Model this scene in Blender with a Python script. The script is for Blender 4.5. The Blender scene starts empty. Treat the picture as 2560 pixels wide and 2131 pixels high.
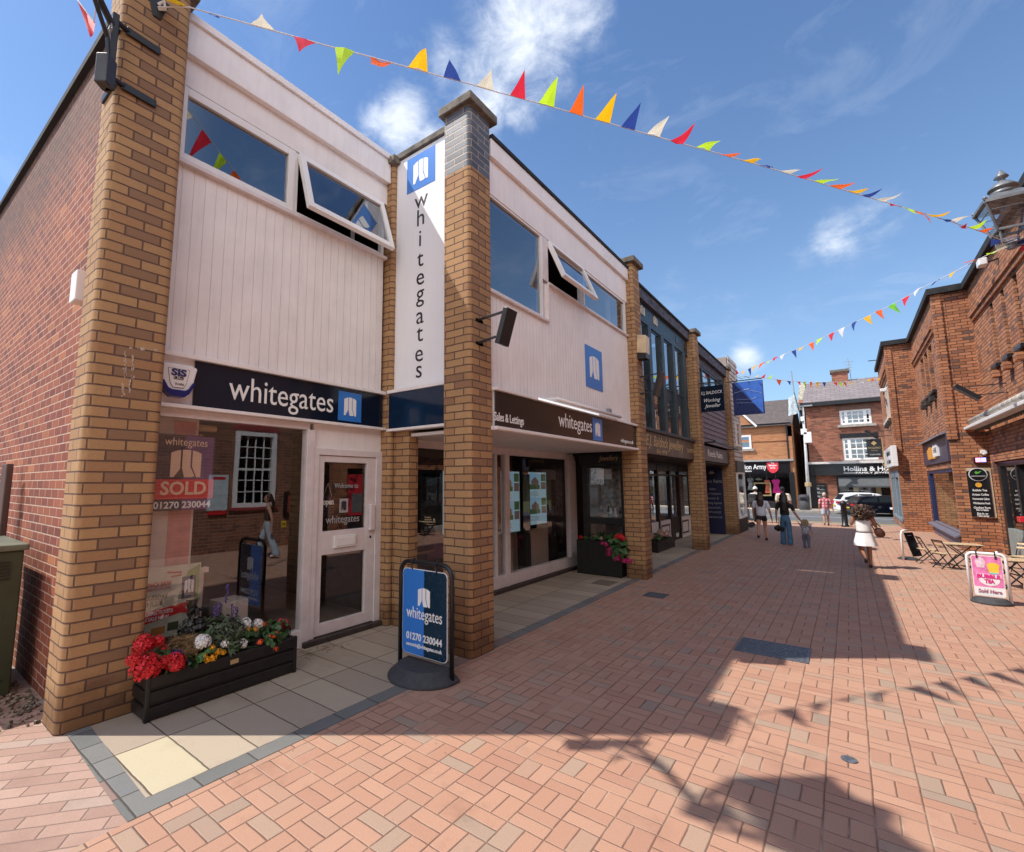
import bpy, bmesh, math, random
from mathutils import Vector, Matrix
random.seed(7)
SC = bpy.context.scene
COL = SC.collection
R = math.radians

# ---------------------------------------------------------------- camera
IMG_W, IMG_H = 2560.0, 2131.0
FPX, CX, CY, EYE = 1201.376, 1167.386, 1060.685, 1.8
ROT = Matrix(((0.78548854, 0.07723693, 0.61403762),
              (0.61886861, -0.09311703, -0.77995568),
              (-0.00306402, 0.99265486, -0.12094188)))
cam_data = bpy.data.cameras.new('camera')
cam = bpy.data.objects.new('camera', cam_data)
COL.objects.link(cam)
cam.matrix_world = Matrix.Translation((0, 0, EYE)) @ ROT.to_4x4()
cam_data.sensor_fit = 'HORIZONTAL'
cam_data.sensor_width = 36.0
cam_data.lens = FPX / IMG_W * 36.0
cam_data.shift_x = (IMG_W / 2 - CX) / IMG_W
cam_data.shift_y = -(IMG_H / 2 - CY) / IMG_W
cam_data.clip_start = 0.05
cam_data.clip_end = 3000
SC.camera = cam

# ---------------------------------------------------------------- light
SUN_TRAVEL = Vector((0.575, 0.45, -1.0)).normalized()
SUN_STRENGTH, SKY_STRENGTH, EXPOSURE = 3.1, 0.15, 0.85
sl = bpy.data.lights.new('sun', 'SUN')
sl.energy = SUN_STRENGTH
sl.angle = R(0.55)
sl.color = (1.0, 0.93, 0.84)
so = bpy.data.objects.new('sun', sl)
so.rotation_euler = SUN_TRAVEL.to_track_quat('-Z', 'Y').to_euler()
so.location = (-20, -15, 40)
COL.objects.link(so)
SC.view_settings.view_transform = 'Standard'
SC.view_settings.look = 'None'
SC.view_settings.gamma = 1.0
SC.view_settings.use_curve_mapping = False
SC.view_settings.exposure = EXPOSURE
SC.render.engine = 'CYCLES'
SC.cycles.max_bounces = 8
SC.cycles.transparent_max_bounces = 16
SC.cycles.caustics_reflective = False
SC.cycles.caustics_refractive = False


def pray(x, y):
    return ROT @ Vector((x - CX, -(y - CY), -FPX))


def at(x, y, ax, val):
    """the point of the plane (axis ax = val) that lies at photograph pixel x, y"""
    c = Vector((0, 0, EYE)); r = pray(x, y)
    return c + r * ((val - c[ax]) / r[ax])


def Z(ox, oy, s):
    return lambda x, y: (ox + x / s, oy + y / s)


# ---------------------------------------------------------------- node helper
class NT:
    def __init__(s, tree):
        s.t = tree; s.n = tree.nodes; s.l = tree.links

    def node(s, typ, **kw):
        nd = s.n.new(typ)
        for k, v in kw.items():
            setattr(nd, k, v)
        return nd

    def put(s, sock, v):
        if v is None:
            return
        if hasattr(v, 'is_output') or isinstance(v, bpy.types.NodeSocket):
            s.l.new(v, sock)
        else:
            if isinstance(v, (tuple, list)) and len(v) == 3 and sock.type == 'RGBA':
                v = tuple(v) + (1.0,)
            sock.default_value = v

    def m(s, op, a, b=None, c=None, clamp=False):
        nd = s.node('ShaderNodeMath', operation=op, use_clamp=clamp)
        s.put(nd.inputs[0], a); s.put(nd.inputs[1], b); s.put(nd.inputs[2], c)
        return nd.outputs[0]

    def vm(s, op, a, b=None):
        nd = s.node('ShaderNodeVectorMath', operation=op)
        s.put(nd.inputs[0], a); s.put(nd.inputs[1], b)
        return nd.outputs[1] if op in ('DOT_PRODUCT', 'LENGTH', 'DISTANCE') else nd.outputs[0]

    def mix(s, f, a, b, blend='MIX'):
        nd = s.node('ShaderNodeMix', data_type='RGBA', blend_type=blend)
        s.put(nd.inputs[0], f); s.put(nd.inputs[6], a); s.put(nd.inputs[7], b)
        return nd.outputs[2]

    def noise(s, vec, scale, detail=3, rough=0.55, dist=0.0):
        nd = s.node('ShaderNodeTexNoise')
        s.put(nd.inputs['Vector'], vec)
        nd.inputs['Scale'].default_value = scale
        nd.inputs['Detail'].default_value = detail
        nd.inputs['Roughness'].default_value = rough
        nd.inputs['Distortion'].default_value = dist
        return nd.outputs[0]

    def white(s, vec):
        nd = s.node('ShaderNodeTexWhiteNoise', noise_dimensions='3D')
        s.put(nd.inputs['Vector'], vec)
        return nd.outputs[0]

    def ramp(s, f, stops, interp='LINEAR'):
        nd = s.node('ShaderNodeValToRGB')
        cr = nd.color_ramp; cr.interpolation = interp
        while len(cr.elements) < len(stops):
            cr.elements.new(0.5)
        for e, (p, c) in zip(cr.elements, stops):
            e.position = p; e.color = tuple(c) + (1.0,) if len(c) == 3 else c
        s.put(nd.inputs[0], f)
        return nd.outputs[0]

    def maprange(s, v, a, b, c=0.0, d=1.0, smooth=False):
        nd = s.node('ShaderNodeMapRange')
        if smooth:
            nd.interpolation_type = 'SMOOTHSTEP'
        s.put(nd.inputs[0], v)
        for i, q in zip((1, 2, 3, 4), (a, b, c, d)):
            s.put(nd.inputs[i], q)
        return nd.outputs[0]

    def sep(s, v):
        nd = s.node('ShaderNodeSeparateXYZ'); s.put(nd.inputs[0], v)
        return nd.outputs

    def comb(s, x, y, z):
        nd = s.node('ShaderNodeCombineXYZ')
        s.put(nd.inputs[0], x); s.put(nd.inputs[1], y); s.put(nd.inputs[2], z)
        return nd.outputs[0]

    def bump(s, h, strength, dist=0.01):
        nd = s.node('ShaderNodeBump')
        nd.inputs['Strength'].default_value = strength
        nd.inputs['Distance'].default_value = dist
        s.put(nd.inputs['Height'], h)
        return nd.outputs[0]


def new_mat(name):
    m = bpy.data.materials.new(name); m.use_nodes = True
    nt = NT(m.node_tree); nt.n.clear()
    out = nt.node('ShaderNodeOutputMaterial')
    b = nt.node('ShaderNodeBsdfPrincipled')
    nt.l.new(b.outputs[0], out.inputs[0])
    m['b'] = 1
    return m, nt, b, out


def pos(nt, obj=False):
    if obj:
        return nt.node('ShaderNodeTexCoord').outputs['Object']
    return nt.node('ShaderNodeNewGeometry').outputs['Position']


def M(name, col, rough=0.6, metal=0.0, var=0.12, scale=6.0, bump=0.0, bscale=60.0, spec=None, dirt=0.0, streak=0.0):
    m, nt, b, out = new_mat(name)
    p = pos(nt, True)
    n = nt.noise(p, scale, 5)
    d = tuple(max(0, c * (1 - var * 1.6)) for c in col)
    l = tuple(min(1, c * (1 + var * 1.2)) for c in col)
    c = nt.ramp(n, [(0.3, d), (0.7, l)])
    if dirt > 0:
        n2 = nt.noise(p, 2.3, 8, 0.7)
        c = nt.mix(nt.maprange(n2, 0.5, 0.72, 0, dirt), c, tuple(x * 0.35 for x in col))
    if streak > 0:
        w_ = pos(nt); sx_, sy_, sz_ = nt.sep(w_)[:3]
        n3 = nt.noise(nt.comb(nt.m('MULTIPLY', sx_, 9.0), nt.m('MULTIPLY', sy_, 9.0), nt.m('MULTIPLY', sz_, 0.7)), 2.0, 6, 0.7)
        c = nt.mix(nt.maprange(n3, 0.48, 0.72, 0, streak), c, tuple(x * 0.45 for x in col))
    nt.put(b.inputs['Base Color'], c)
    nt.put(b.inputs['Roughness'], nt.maprange(nt.noise(p, scale * 3, 4), 0.2, 0.8, max(0.03, rough - 0.1), min(1, rough + 0.1)))
    b.inputs['Metallic'].default_value = metal
    if spec is not None:
        b.inputs['Specular IOR Level'].default_value = spec
    if bump > 0:
        nt.put(b.inputs['Normal'], nt.bump(nt.noise(p, bscale, 6), bump))
    if var == 0:
        nt.put(b.inputs['Roughness'], rough); b.inputs['Roughness'].links and nt.l.remove(b.inputs['Roughness'].links[0]); b.inputs['Roughness'].default_value = rough
    return m


def brick(name, cols, mortar, bw=0.225, bh=0.0835, ms=0.012, obj=False, rough=0.85, bumpd=0.008, dark_mid=None, stain=0.25, top_dirt=None, smooth=0.15, uo=0.0, base_dirt=0.0):
    """running-bond brickwork wrapped round corners along x + y"""
    m, nt, b, out = new_mat(name)
    p = pos(nt, obj)
    x, y, z = nt.sep(p)[:3]
    u = nt.m('ADD', x, y)
    wob = nt.m('MULTIPLY', nt.m('SUBTRACT', nt.noise(p, 9.0, 3), 0.5), 0.006)
    row = nt.m('FLOOR', nt.m('DIVIDE', z, bh))
    par = nt.m('FLOORED_MODULO', row, 2.0)
    us = nt.m('ADD', nt.m('DIVIDE', nt.m('ADD', u, uo), bw), nt.m('MULTIPLY', par, 0.5))
    colid = nt.m('FLOOR', us)
    fu = nt.m('FRACT', us); fv = nt.m('FRACT', nt.m('DIVIDE', z, bh))
    du = nt.m('MULTIPLY', nt.m('MINIMUM', fu, nt.m('SUBTRACT', 1.0, fu)), bw)
    dv = nt.m('MULTIPLY', nt.m('MINIMUM', fv, nt.m('SUBTRACT', 1.0, fv)), bh)
    d = nt.m('ADD', nt.m('MINIMUM', du, dv), wob)
    fac = nt.maprange(d, ms * 0.5 * (1 - smooth), ms * 0.5 * (1 + smooth) + 0.0015)
    rnd = nt.white(nt.comb(colid, row, 3.0))
    c = nt.ramp(rnd, cols)
    fine = nt.noise(nt.comb(nt.m('MULTIPLY', u, 1.0), nt.m('ADD', x, 0.0), nt.m('MULTIPLY', z, 2.2)), 55.0, 6, 0.7)
    c = nt.mix(nt.maprange(fine, 0.3, 0.75, 0.0, 0.5), c, nt.mix(1.0, c, (0.55, 0.5, 0.48), 'MULTIPLY'))
    if dark_mid:
        lo, hi, dc = dark_mid
        inm = nt.m('MULTIPLY', nt.m('MULTIPLY', nt.m('GREATER_THAN', u, lo), nt.m('LESS_THAN', u, hi)), par)
        c = nt.mix(nt.m('MULTIPLY', inm, 0.85), c, nt.mix(nt.noise(nt.comb(u, 0.0, nt.m('MULTIPLY', z, 6.0)), 22, 3), dc, tuple(q * 1.5 for q in dc)))
    mo = nt.mix(nt.noise(p, 30.0, 4), tuple(q * 0.75 for q in mortar), mortar)
    c = nt.mix(fac, mo, c)
    big = nt.noise(p, 1.1, 6, 0.65)
    c = nt.mix(nt.maprange(big, 0.45, 0.75, 0, stain), c, nt.mix(1.0, c, (0.45, 0.42, 0.4), 'MULTIPLY'))
    if top_dirt:
        z0, z1, amt = top_dirt
        g = nt.m('MULTIPLY', nt.maprange(nt.m('ADD', z, nt.m('MULTIPLY', big, 1.6)), z0, z1, 0, 1, True), amt)
        c = nt.mix(nt.m('MULTIPLY', g, nt.maprange(nt.noise(p, 14.0, 6, 0.8), 0.3, 0.6, 0.45, 1.0)), c, nt.mix(fac, (0.13, 0.095, 0.08), (0.055, 0.036, 0.03)))
    if base_dirt > 0:
        bd = nt.maprange(nt.m('ADD', z, nt.m('MULTIPLY', nt.m('SUBTRACT', nt.noise(p, 3.0, 6, 0.7), 0.5), 0.6)), 0.42, 0.10, 0, base_dirt, True)
        c = nt.mix(bd, c, nt.mix(1.0, c, (0.42, 0.36, 0.32), 'MULTIPLY'))
    nt.put(b.inputs['Base Color'], c)
    nt.put(b.inputs['Roughness'], rough)
    h = nt.m('ADD', nt.m('MULTIPLY', fac, 1.0), nt.m('MULTIPLY', fine, 0.45))
    nt.put(b.inputs['Normal'], nt.bump(h, 0.9, bumpd))
    return m


def glass_mat(name, tint=(0.86, 0.9, 0.92), refl=0.16, rough=0.0):
    m, nt, b, out = new_mat(name)
    nt.n.remove(b)
    tr = nt.node('ShaderNodeBsdfTransparent'); tr.inputs[0].default_value = tint + (1,)
    gl = nt.node('ShaderNodeBsdfGlossy'); gl.inputs['Roughness'].default_value = rough
    gl.inputs['Color'].default_value = (0.95, 0.97, 1.0, 1)
    g_ = nt.node('ShaderNodeNewGeometry')
    ci = nt.m('ABSOLUTE', nt.vm('DOT_PRODUCT', g_.outputs['Normal'], g_.outputs['Incoming']))
    fr = nt.m('ADD', 0.06, nt.m('MULTIPLY', nt.m('POWER', nt.m('SUBTRACT', 1.0, ci), 5.0), 0.92))
    f = nt.m('ADD', fr, refl, clamp=True)
    p = pos(nt)
    bp = nt.bump(nt.noise(p, 1.4, 2), 0.06, 0.01)
    nt.put(gl.inputs['Normal'], bp)
    mx = nt.node('ShaderNodeMixShader')
    nt.put(mx.inputs[0], f); nt.l.new(tr.outputs[0], mx.inputs[1]); nt.l.new(gl.outputs[0], mx.inputs[2])
    nt.l.new(mx.outputs[0], out.inputs[0])
    return m


def emis(name, col, strength):
    m, nt, b, out = new_mat(name)
    b.inputs['Base Color'].default_value = col + (1,)
    b.inputs['Emission Color'].default_value = col + (1,)
    b.inputs['Emission Strength'].default_value = strength
    return m


# ---------------------------------------------------------------- world
world = bpy.data.worlds.new('World'); SC.world = world
world.use_nodes = True
wt = NT(world.node_tree); wt.n.clear()
wo = wt.node('ShaderNodeOutputWorld')
bg = wt.node('ShaderNodeBackground')
sky = wt.node('ShaderNodeTexSky', sky_type='NISHITA')
sky.sun_disc = False
sky.sun_elevation = math.asin(-SUN_TRAVEL.z)
sky.sun_rotation = math.atan2(-SUN_TRAVEL.x, -SUN_TRAVEL.y)
sky.air_density = 1.0; sky.dust_density = 0.35; sky.ozone_density = 2.0
gen = wt.node('ShaderNodeTexCoord').outputs['Generated']
dirn = wt.vm('NORMALIZE', gen)
# clouds: soft patches at fixed sky directions broken up by fractal noise
CLOUDS = [(1085, 70, 190, 1.0), (1010, 165, 130, 1.0), (985, 235, 90, 1.1), (1180, 40, 120, 0.75), (1060, 240, 70, 0.8), (920, 130, 90, 0.7),
          (830, 245, 100, 1.0), (775, 240, 70, 0.75), (885, 285, 70, 1.0), (745, 290, 40, 0.6),
          (1715, 485, 85, 0.75), (1800, 450, 90, 0.6), (1660, 520, 60, 0.45), (1530, 738, 52, 0.8), (1495, 745, 40, 0.55),
          (1440, 190, 75, 0.38), (1410, 225, 60, 0.3), (1985, 140, 60, 0.3), (1930, 190, 60, 0.3), (1870, 230, 50, 0.22),
          (1260, 470, 120, 0.2), (1480, 560, 130, 0.3), (1380, 610, 120, 0.25), (1650, 610, 150, 0.2), (1900, 620, 150, 0.18)]
acc = None
for cx, cy, r, a in CLOUDS:
    v = pray(cx * 2560 / 2100, cy * 2560 / 2100); cosr = Vector((0, 0, -FPX)).normalized().dot(Vector((cx * 2560 / 2100 - CX, -(cy * 2560 / 2100 - CY), -FPX)).normalized())
    ang = r * 2560 / 2100 / FPX * cosr
    dn = wt.vm('DISTANCE', dirn, tuple(v.normalized()))
    k = wt.maprange(dn, 0.0, ang * 1.25, a, 0.0, True)
    acc = k if acc is None else wt.m('MAXIMUM', acc, k)
wv = wt.vm('MULTIPLY', dirn, (1.0, 1.0, 1.7))
n1 = wt.noise(wv, 11.0, 12, 0.66, 0.35)
n2 = wt.noise(wv, 3.0, 6, 0.55, 0.3)
nn_ = wt.m('ADD', wt.m('MULTIPLY', n1, 0.7), wt.m('MULTIPLY', n2, 0.3))
dens = wt.m('ADD', acc, wt.m('MULTIPLY', wt.m('SUBTRACT', nn_, 0.46), 2.4))
dens = wt.m('MULTIPLY', wt.maprange(dens, 0.28, 1.5, 0, 1, True), wt.m('MINIMUM', wt.m('MULTIPLY', acc, 1.5), 1.0))
hz = wt.maprange(wt.sep(dirn)[2], 0.05, 0.85, 1.0, 0.0)
wisp = wt.maprange(wt.noise(wt.vm('MULTIPLY', dirn, (1.2, 2.6, 3.2)), 3.2, 8, 0.62, 0.6), 0.54, 0.85, 0.0, 0.22)
dens = wt.m('MAXIMUM', dens, wisp)
shade = wt.maprange(n1, 0.35, 0.7, 0.72, 1.0)
cl = wt.mix(shade, (2.3, 2.7, 3.4), (4.3, 4.5, 4.8))
skyc = wt.mix(1.0, sky.outputs[0], (0.50, 0.60, 0.70), 'MULTIPLY')
skyc = wt.mix(wt.m('MULTIPLY', wt.m('POWER', hz, 2.0), 0.45), skyc, (1.75, 2.5, 3.15))
skyf = wt.mix(dens, skyc, cl)
# bright cloud added out of view behind the viewer to fill the shaded facades
fill_cloud = wt.maprange(wt.vm('DOT_PRODUCT', dirn, tuple(Vector((0.70, -0.60, 0.38)).normalized())), 0.55, 0.86, 0, 1, True)
fill_cloud = wt.m('MULTIPLY', fill_cloud, wt.maprange(n2, 0.36, 0.56, 0.25, 1, True))
skyf = wt.mix(fill_cloud, skyf, (10.5, 10.2, 10.0))
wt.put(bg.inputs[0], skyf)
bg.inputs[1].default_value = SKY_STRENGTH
wt.l.new(bg.outputs[0], wo.inputs[0])


# ---------------------------------------------------------------- mesh helper
def wloc(o):
    v = Vector((0, 0, 0))
    while o is not None:
        v += o.location; o = o.parent
    return v


class MB:
    def __init__(s):
        s.v = []; s.f = []; s.mi = []

    def poly(s, pts, mi=0):
        i = len(s.v); s.v += [Vector(p) for p in pts]
        s.f.append(list(range(i, i + len(pts)))); s.mi.append(mi)
        return s

    def faces(s, vs, fs, mi=0):
        i = len(s.v); s.v += [Vector(p) for p in vs]
        for f in fs:
            s.f.append([i + k for k in f]); s.mi.append(mi)
        return s

    def box(s, x0, x1, y0, y1, z0, z1, mi=0):
        if x0 > x1: x0, x1 = x1, x0
        if y0 > y1: y0, y1 = y1, y0
        if z0 > z1: z0, z1 = z1, z0
        return s.faces([(x0, y0, z0), (x1, y0, z0), (x1, y1, z0), (x0, y1, z0), (x0, y0, z1), (x1, y0, z1), (x1, y1, z1), (x0, y1, z1)],
                       [(0, 3, 2, 1), (4, 5, 6, 7), (0, 1, 5, 4), (1, 2, 6, 5), (2, 3, 7, 6), (3, 0, 4, 7)], mi)

    def obox(s, o, u, v, n, a, b, c, mi=0):
        o = Vector(o); P = lambda i, j, k: o + u * a[i] + v * b[j] + n * c[k]
        return s.faces([P(0, 0, 0), P(1, 0, 0), P(1, 1, 0), P(0, 1, 0), P(0, 0, 1), P(1, 0, 1), P(1, 1, 1), P(0, 1, 1)],
                       [(0, 3, 2, 1), (4, 5, 6, 7), (0, 1, 5, 4), (1, 2, 6, 5), (2, 3, 7, 6), (3, 0, 4, 7)], mi)

    def bar(s, p, q, w, h=None, mi=0):
        p = Vector(p); q = Vector(q); d = (q - p); L = d.length; d.normalize()
        h = h or w
        up = Vector((0, 0, 1)) if abs(d.z) < 0.95 else Vector((0, 1, 0))
        u = d.cross(up).normalized(); v = u.cross(d)
        return s.obox(p, d, u, v, (0, L), (-w / 2, w / 2), (-h / 2, h / 2), mi)

    def tube(s, pts, r, n=8, mi=0, cap=True):
        pts = [Vector(p) for p in pts]; base = len(s.v)
        rr = r if isinstance(r, (list, tuple)) else [r] * len(pts)
        prev = None
        for i, p in enumerate(pts):
            a = pts[max(i - 1, 0)]; b = pts[min(i + 1, len(pts) - 1)]
            d = (b - a).normalized()
            if prev is None:
                up = Vector((0, 0, 1)) if abs(d.z) < 0.9 else Vector((1, 0, 0))
                u = d.cross(up).normalized()
            else:
                u = (prev - d * prev.dot(d)).normalized()
            prev = u; w = d.cross(u)
            for k in range(n):
                t = 2 * math.pi * k / n
                s.v.append(p + (u * math.cos(t) + w * math.sin(t)) * rr[i])
        for i in range(len(pts) - 1):
            for k in range(n):
                s.f.append([base + i * n + k, base + i * n + (k + 1) % n, base + (i + 1) * n + (k + 1) % n, base + (i + 1) * n + k]); s.mi.append(mi)
        if cap:
            s.f.append([base + k for k in range(n)][::-1]); s.mi.append(mi)
            e = base + (len(pts) - 1) * n
            s.f.append([e + k for k in range(n)]); s.mi.append(mi)
        return s

    def lathe(s, prof, c=(0, 0, 0), n=16, mi=0, a0=0.0):
        c = Vector(c); base = len(s.v)
        for r, z in prof:
            for k in range(n):
                t = 2 * math.pi * k / n + a0
                s.v.append(c + Vector((r * math.cos(t), r * math.sin(t), z)))
        for i in range(len(prof) - 1):
            for k in range(n):
                s.f.append([base + i * n + k, base + i * n + (k + 1) % n, base + (i + 1) * n + (k + 1) % n, base + (i + 1) * n + k]); s.mi.append(mi)
        s.f.append([base + k for k in range(n)][::-1]); s.mi.append(mi)
        e = base + (len(prof) - 1) * n
        s.f.append([e + k for k in range(n)]); s.mi.append(mi)
        return s

    def prism(s, pts, o, u, v, n, t, mi=0):
        """polygon pts (a, b) in the plane o + a u + b v, thickness t along n"""
        o = Vector(o); k = len(pts)
        A = [o + u * a + v * b for a, b in pts]; B = [p + n * t for p in A]
        fs = [list(range(k))[::-1], list(range(k, 2 * k))] + [[i, (i + 1) % k, k + (i + 1) % k, k + i] for i in range(k)]
        return s.faces(A + B, fs, mi)

    def ball(s, c, r, n=8, mi=0, jit=0.0, sq=(1, 1, 1)):
        c = Vector(c); base = len(s.v)
        rings = max(4, n // 2 + 1)
        for i in range(rings + 1):
            ph = math.pi * i / rings
            for k in range(n):
                t = 2 * math.pi * k / n
                q = r * (1 + random.uniform(-jit, jit))
                s.v.append(c + Vector((q * math.sin(ph) * math.cos(t) * sq[0], q * math.sin(ph) * math.sin(t) * sq[1], q * math.cos(ph) * sq[2])))
        for i in range(rings):
            for k in range(n):
                s.f.append([base + i * n + k, base + (i + 1) * n + k, base + (i + 1) * n + (k + 1) % n, base + i * n + (k + 1) % n]); s.mi.append(mi)
        return s

    def build(s, name, mats, parent=None, smooth=False, bevel=0.0, seg=2, weld=0.0):
        off = wloc(parent) if parent is not None else Vector((0, 0, 0))
        me = bpy.data.meshes.new(name)
        me.from_pydata([tuple(p - off) for p in s.v], [], s.f)
        if not isinstance(mats, (list, tuple)): mats = [mats]
        for m in mats: me.materials.append(m)
        me.polygons.foreach_set('material_index', s.mi)
        bm = bmesh.new(); bm.from_mesh(me)
        if weld > 0: bmesh.ops.remove_doubles(bm, verts=bm.verts, dist=weld)
        bmesh.ops.recalc_face_normals(bm, faces=bm.faces)
        if bevel > 0:
            bmesh.ops.bevel(bm, geom=[e for e in bm.edges if len(e.link_faces) == 2 and e.calc_face_angle(0) > 0.5], offset=bevel, segments=seg, affect='EDGES', profile=0.5)
        bm.to_mesh(me); bm.free()
        if smooth:
            me.polygons.foreach_set('use_smooth', [True] * len(me.polygons))
        o = bpy.data.objects.new(name, me); COL.objects.link(o)
        if parent is not None: o.parent = parent
        return o


def tag(o, label=None, cat=None, group=None, kind=None):
    if label: o['label'] = label
    if cat: o['category'] = cat
    if group: o['group'] = group
    if kind: o['kind'] = kind
    return o


def thing(name, label, cat, loc=(0, 0, 0), group=None):
    o = bpy.data.objects.new(name, None); COL.objects.link(o)
    o.location = loc; o.empty_display_size = 0.2
    return tag(o, label, cat, group)


def copy_tree(o, parent=None):
    c = o.copy(); COL.objects.link(c)
    if parent is not None: c.parent = parent
    for ch in list(o.children): copy_tree(ch, c)
    return c


UX, UY, UZ = Vector((1, 0, 0)), Vector((0, 1, 0)), Vector((0, 0, 1))


def frame(o, u, v, w, h, t, d0, d1, n):
    """four rails of width t round a w x h opening, from depth d0 to d1 along n"""
    b = MB(); tt = t if isinstance(t, (tuple, list)) else (t, t, t, t)   # left right bottom top
    b.obox(o, u, v, n, (0, tt[0]), (0, h), (d0, d1)); b.obox(o, u, v, n, (w - tt[1], w), (0, h), (d0, d1))
    b.obox(o, u, v, n, (tt[0], w - tt[1]), (0, tt[2]), (d0, d1 - 0.001)); b.obox(o, u, v, n, (tt[0], w - tt[1]), (h - tt[3], h), (d0, d1 - 0.001))
    return b


def pane(o, u, v, w, h, t, d, n):
    tt = t if isinstance(t, (tuple, list)) else (t, t, t, t)
    o = Vector(o) + n * d
    return MB().poly([o + u * tt[0] + v * tt[2], o + u * (w - tt[1]) + v * tt[2], o + u * (w - tt[1]) + v * (h - tt[3]), o + u * tt[0] + v * (h - tt[3])])


def txt(parent, body, o, u, v, size, mat, align='CENTER', width=None, ext=0.002, shear=0.0, name='lettering', bold=0.0, space=1.0, valign='CENTER', line=1.0):
    """lettering standing on the plane through o spanned by u (along) and v (up)"""
    cu = bpy.data.curves.new('t', 'FONT'); cu.body = body; cu.size = size
    cu.align_x = align; cu.align_y = valign; cu.extrude = ext; cu.shear = shear; cu.offset = bold
    cu.space_character = space; cu.space_line = line; cu.resolution_u = 3
    ob = bpy.data.objects.new('t', cu)
    me = bpy.data.meshes.new_from_object(ob)
    bpy.data.objects.remove(ob); bpy.data.curves.remove(cu)
    xs = [p.co.x for p in me.vertices] or [0]
    k = 1.0
    if width: k = width / max(1e-6, max(xs) - min(xs))
    n = u.cross(v); off = wloc(parent) if parent is not None else Vector((0, 0, 0)); o = Vector(o)
    if align == 'LEFT': c0 = min(xs)
    elif align == 'RIGHT': c0 = max(xs)
    else: c0 = (max(xs) + min(xs)) / 2 if xs else 0
    for p in me.vertices:
        p.co = o + u * ((p.co.x - c0) * k) + v * p.co.y + n * (p.co.z + ext * 0.5) - off
    me.materials.clear(); me.materials.append(mat)
    obj = bpy.data.objects.new(name, me); COL.objects.link(obj)
    if parent is not None: obj.parent = parent
    return obj


GATE = [[(0, 0), (.12, 0), (.31, .30), (.31, .985), (.16, .95), (0, .88)],
        [(.37, .34), (.37, 1.0), (.64, 1.0), (.64, .38), (.80, .04), (.70, 0), (.46, 0), (.40, .22)],
        [(.70, .40), (.70, .985), (.86, .95), (1, .88), (1, 0), (.86, 0)]]


def gate_logo(parent, o, u, v, w, h, mat, name='emblem', n=None):
    b = MB(); n = n or u.cross(v)
    for pl in GATE:
        b.prism([(a * w - w / 2, c * h - h / 2) for a, c in pl], o, u, v, n, 0.003)
    return b.build(name, mat, parent)


def wall(name, mats, parent, ax, c, d, u0, u1, z0, z1, holes=(), mi=0, build=True, b=None):
    """wall sheet on plane axis ax = c, thickness from c to c + d, rectangular holes (u0, u1, z0, z1)"""
    b = b or MB()
    us = sorted({u0, u1} | {h[0] for h in holes} | {h[1] for h in holes}); zs = sorted({z0, z1} | {h[2] for h in holes} | {h[3] for h in holes})
    us = [q for q in us if u0 <= q <= u1]; zs = [q for q in zs if z0 <= q <= z1]
    P = (lambda u, z, q: (q, u, z)) if ax == 0 else (lambda u, z, q: (u, q, z))
    inh = lambda u, z: any(h[0] < u < h[1] and h[2] < z < h[3] for h in holes)
    for a0, a1 in zip(us, us[1:]):
        for b0, b1 in zip(zs, zs[1:]):
            if inh((a0 + a1) / 2, (b0 + b1) / 2): continue
            for q in (c, c + d): b.poly([P(a0, b0, q), P(a1, b0, q), P(a1, b1, q), P(a0, b1, q)], mi)
    for h in list(holes) + [(u0, u1, z0, z1)]:
        a0, a1, b0, b1 = max(h[0], u0), min(h[1], u1), max(h[2], z0), min(h[3], z1)
        for (ua, za), (ub, zb) in (((a0, b0), (a1, b0)), ((a1, b0), (a1, b1)), ((a1, b1), (a0, b1)), ((a0, b1), (a0, b0))):
            b.poly([P(ua, za, c), P(ub, zb, c), P(ub, zb, c + d), P(ua, za, c + d)], mi)
    return b.build(name, mats, parent, weld=0.0005) if build else b
# ================================================================ materials
MAT_PIER = brick('buff_brick', [(0.0, (.40, .23, .11)), (0.4, (.44, .265, .125)), (0.8, (.48, .295, .14)), (1.0, (.40, .22, .105))],
                 (.15, .085, .06), 0.264, 0.086, 0.010, obj=True, uo=-0.114, dark_mid=(0.51, 0.774, (.19, .11, .065)), stain=0.22, base_dirt=.8)
MAT_PIER2 = brick('buff_brick_plain', [(0.0, (.38, .215, .10)), (0.4, (.43, .25, .118)), (0.8, (.47, .28, .13)), (0.93, (.39, .21, .10)), (1.0, (.28, .15, .08))],
                  (.14, .08, .055), 0.264, 0.086, 0.011, obj=True, uo=-0.024, dark_mid=(0.42, 0.684, (.21, .12, .068)), stain=0.22, base_dirt=.8)
MAT_BLUEBRICK = brick('blue_brick', [(0.0, (.06, .07, .09)), (0.5, (.11, .125, .15)), (1.0, (.16, .17, .2))], (.4, .33, .27), 0.264, 0.086, 0.013, obj=True, uo=-0.024, rough=0.5)
MAT_REDWALL = brick('red_side_brick', [(0.0, (.17, .040, .022)), (0.4, (.28, .075, .036)), (0.75, (.34, .10, .045)), (0.93, (.20, .045, .03)), (1.0, (.46, .17, .06))],
                    (.58, .39, .29), 0.235, 0.0835, 0.0105, stain=0.15, top_dirt=(5.35, 6.7, 0.85))
MAT_RBRICK = brick('orange_red_brick', [(0.0, (.30, .115, .05)), (0.25, (.47, .19, .085)), (0.7, (.55, .235, .11)), (0.86, (.40, .15, .07)), (0.93, (.24, .115, .075)), (1.0, (.15, .085, .065))],
                   (.10, .055, .042), 0.25, 0.083, 0.014, stain=0.15)
MAT_OPPBRICK = brick('old_red_brick', [(0.0, (.16, .06, .035)), (0.5, (.26, .095, .05)), (1.0, (.33, .13, .07))], (.4, .32, .26), 0.24, 0.085, 0.012, stain=0.3)
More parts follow.
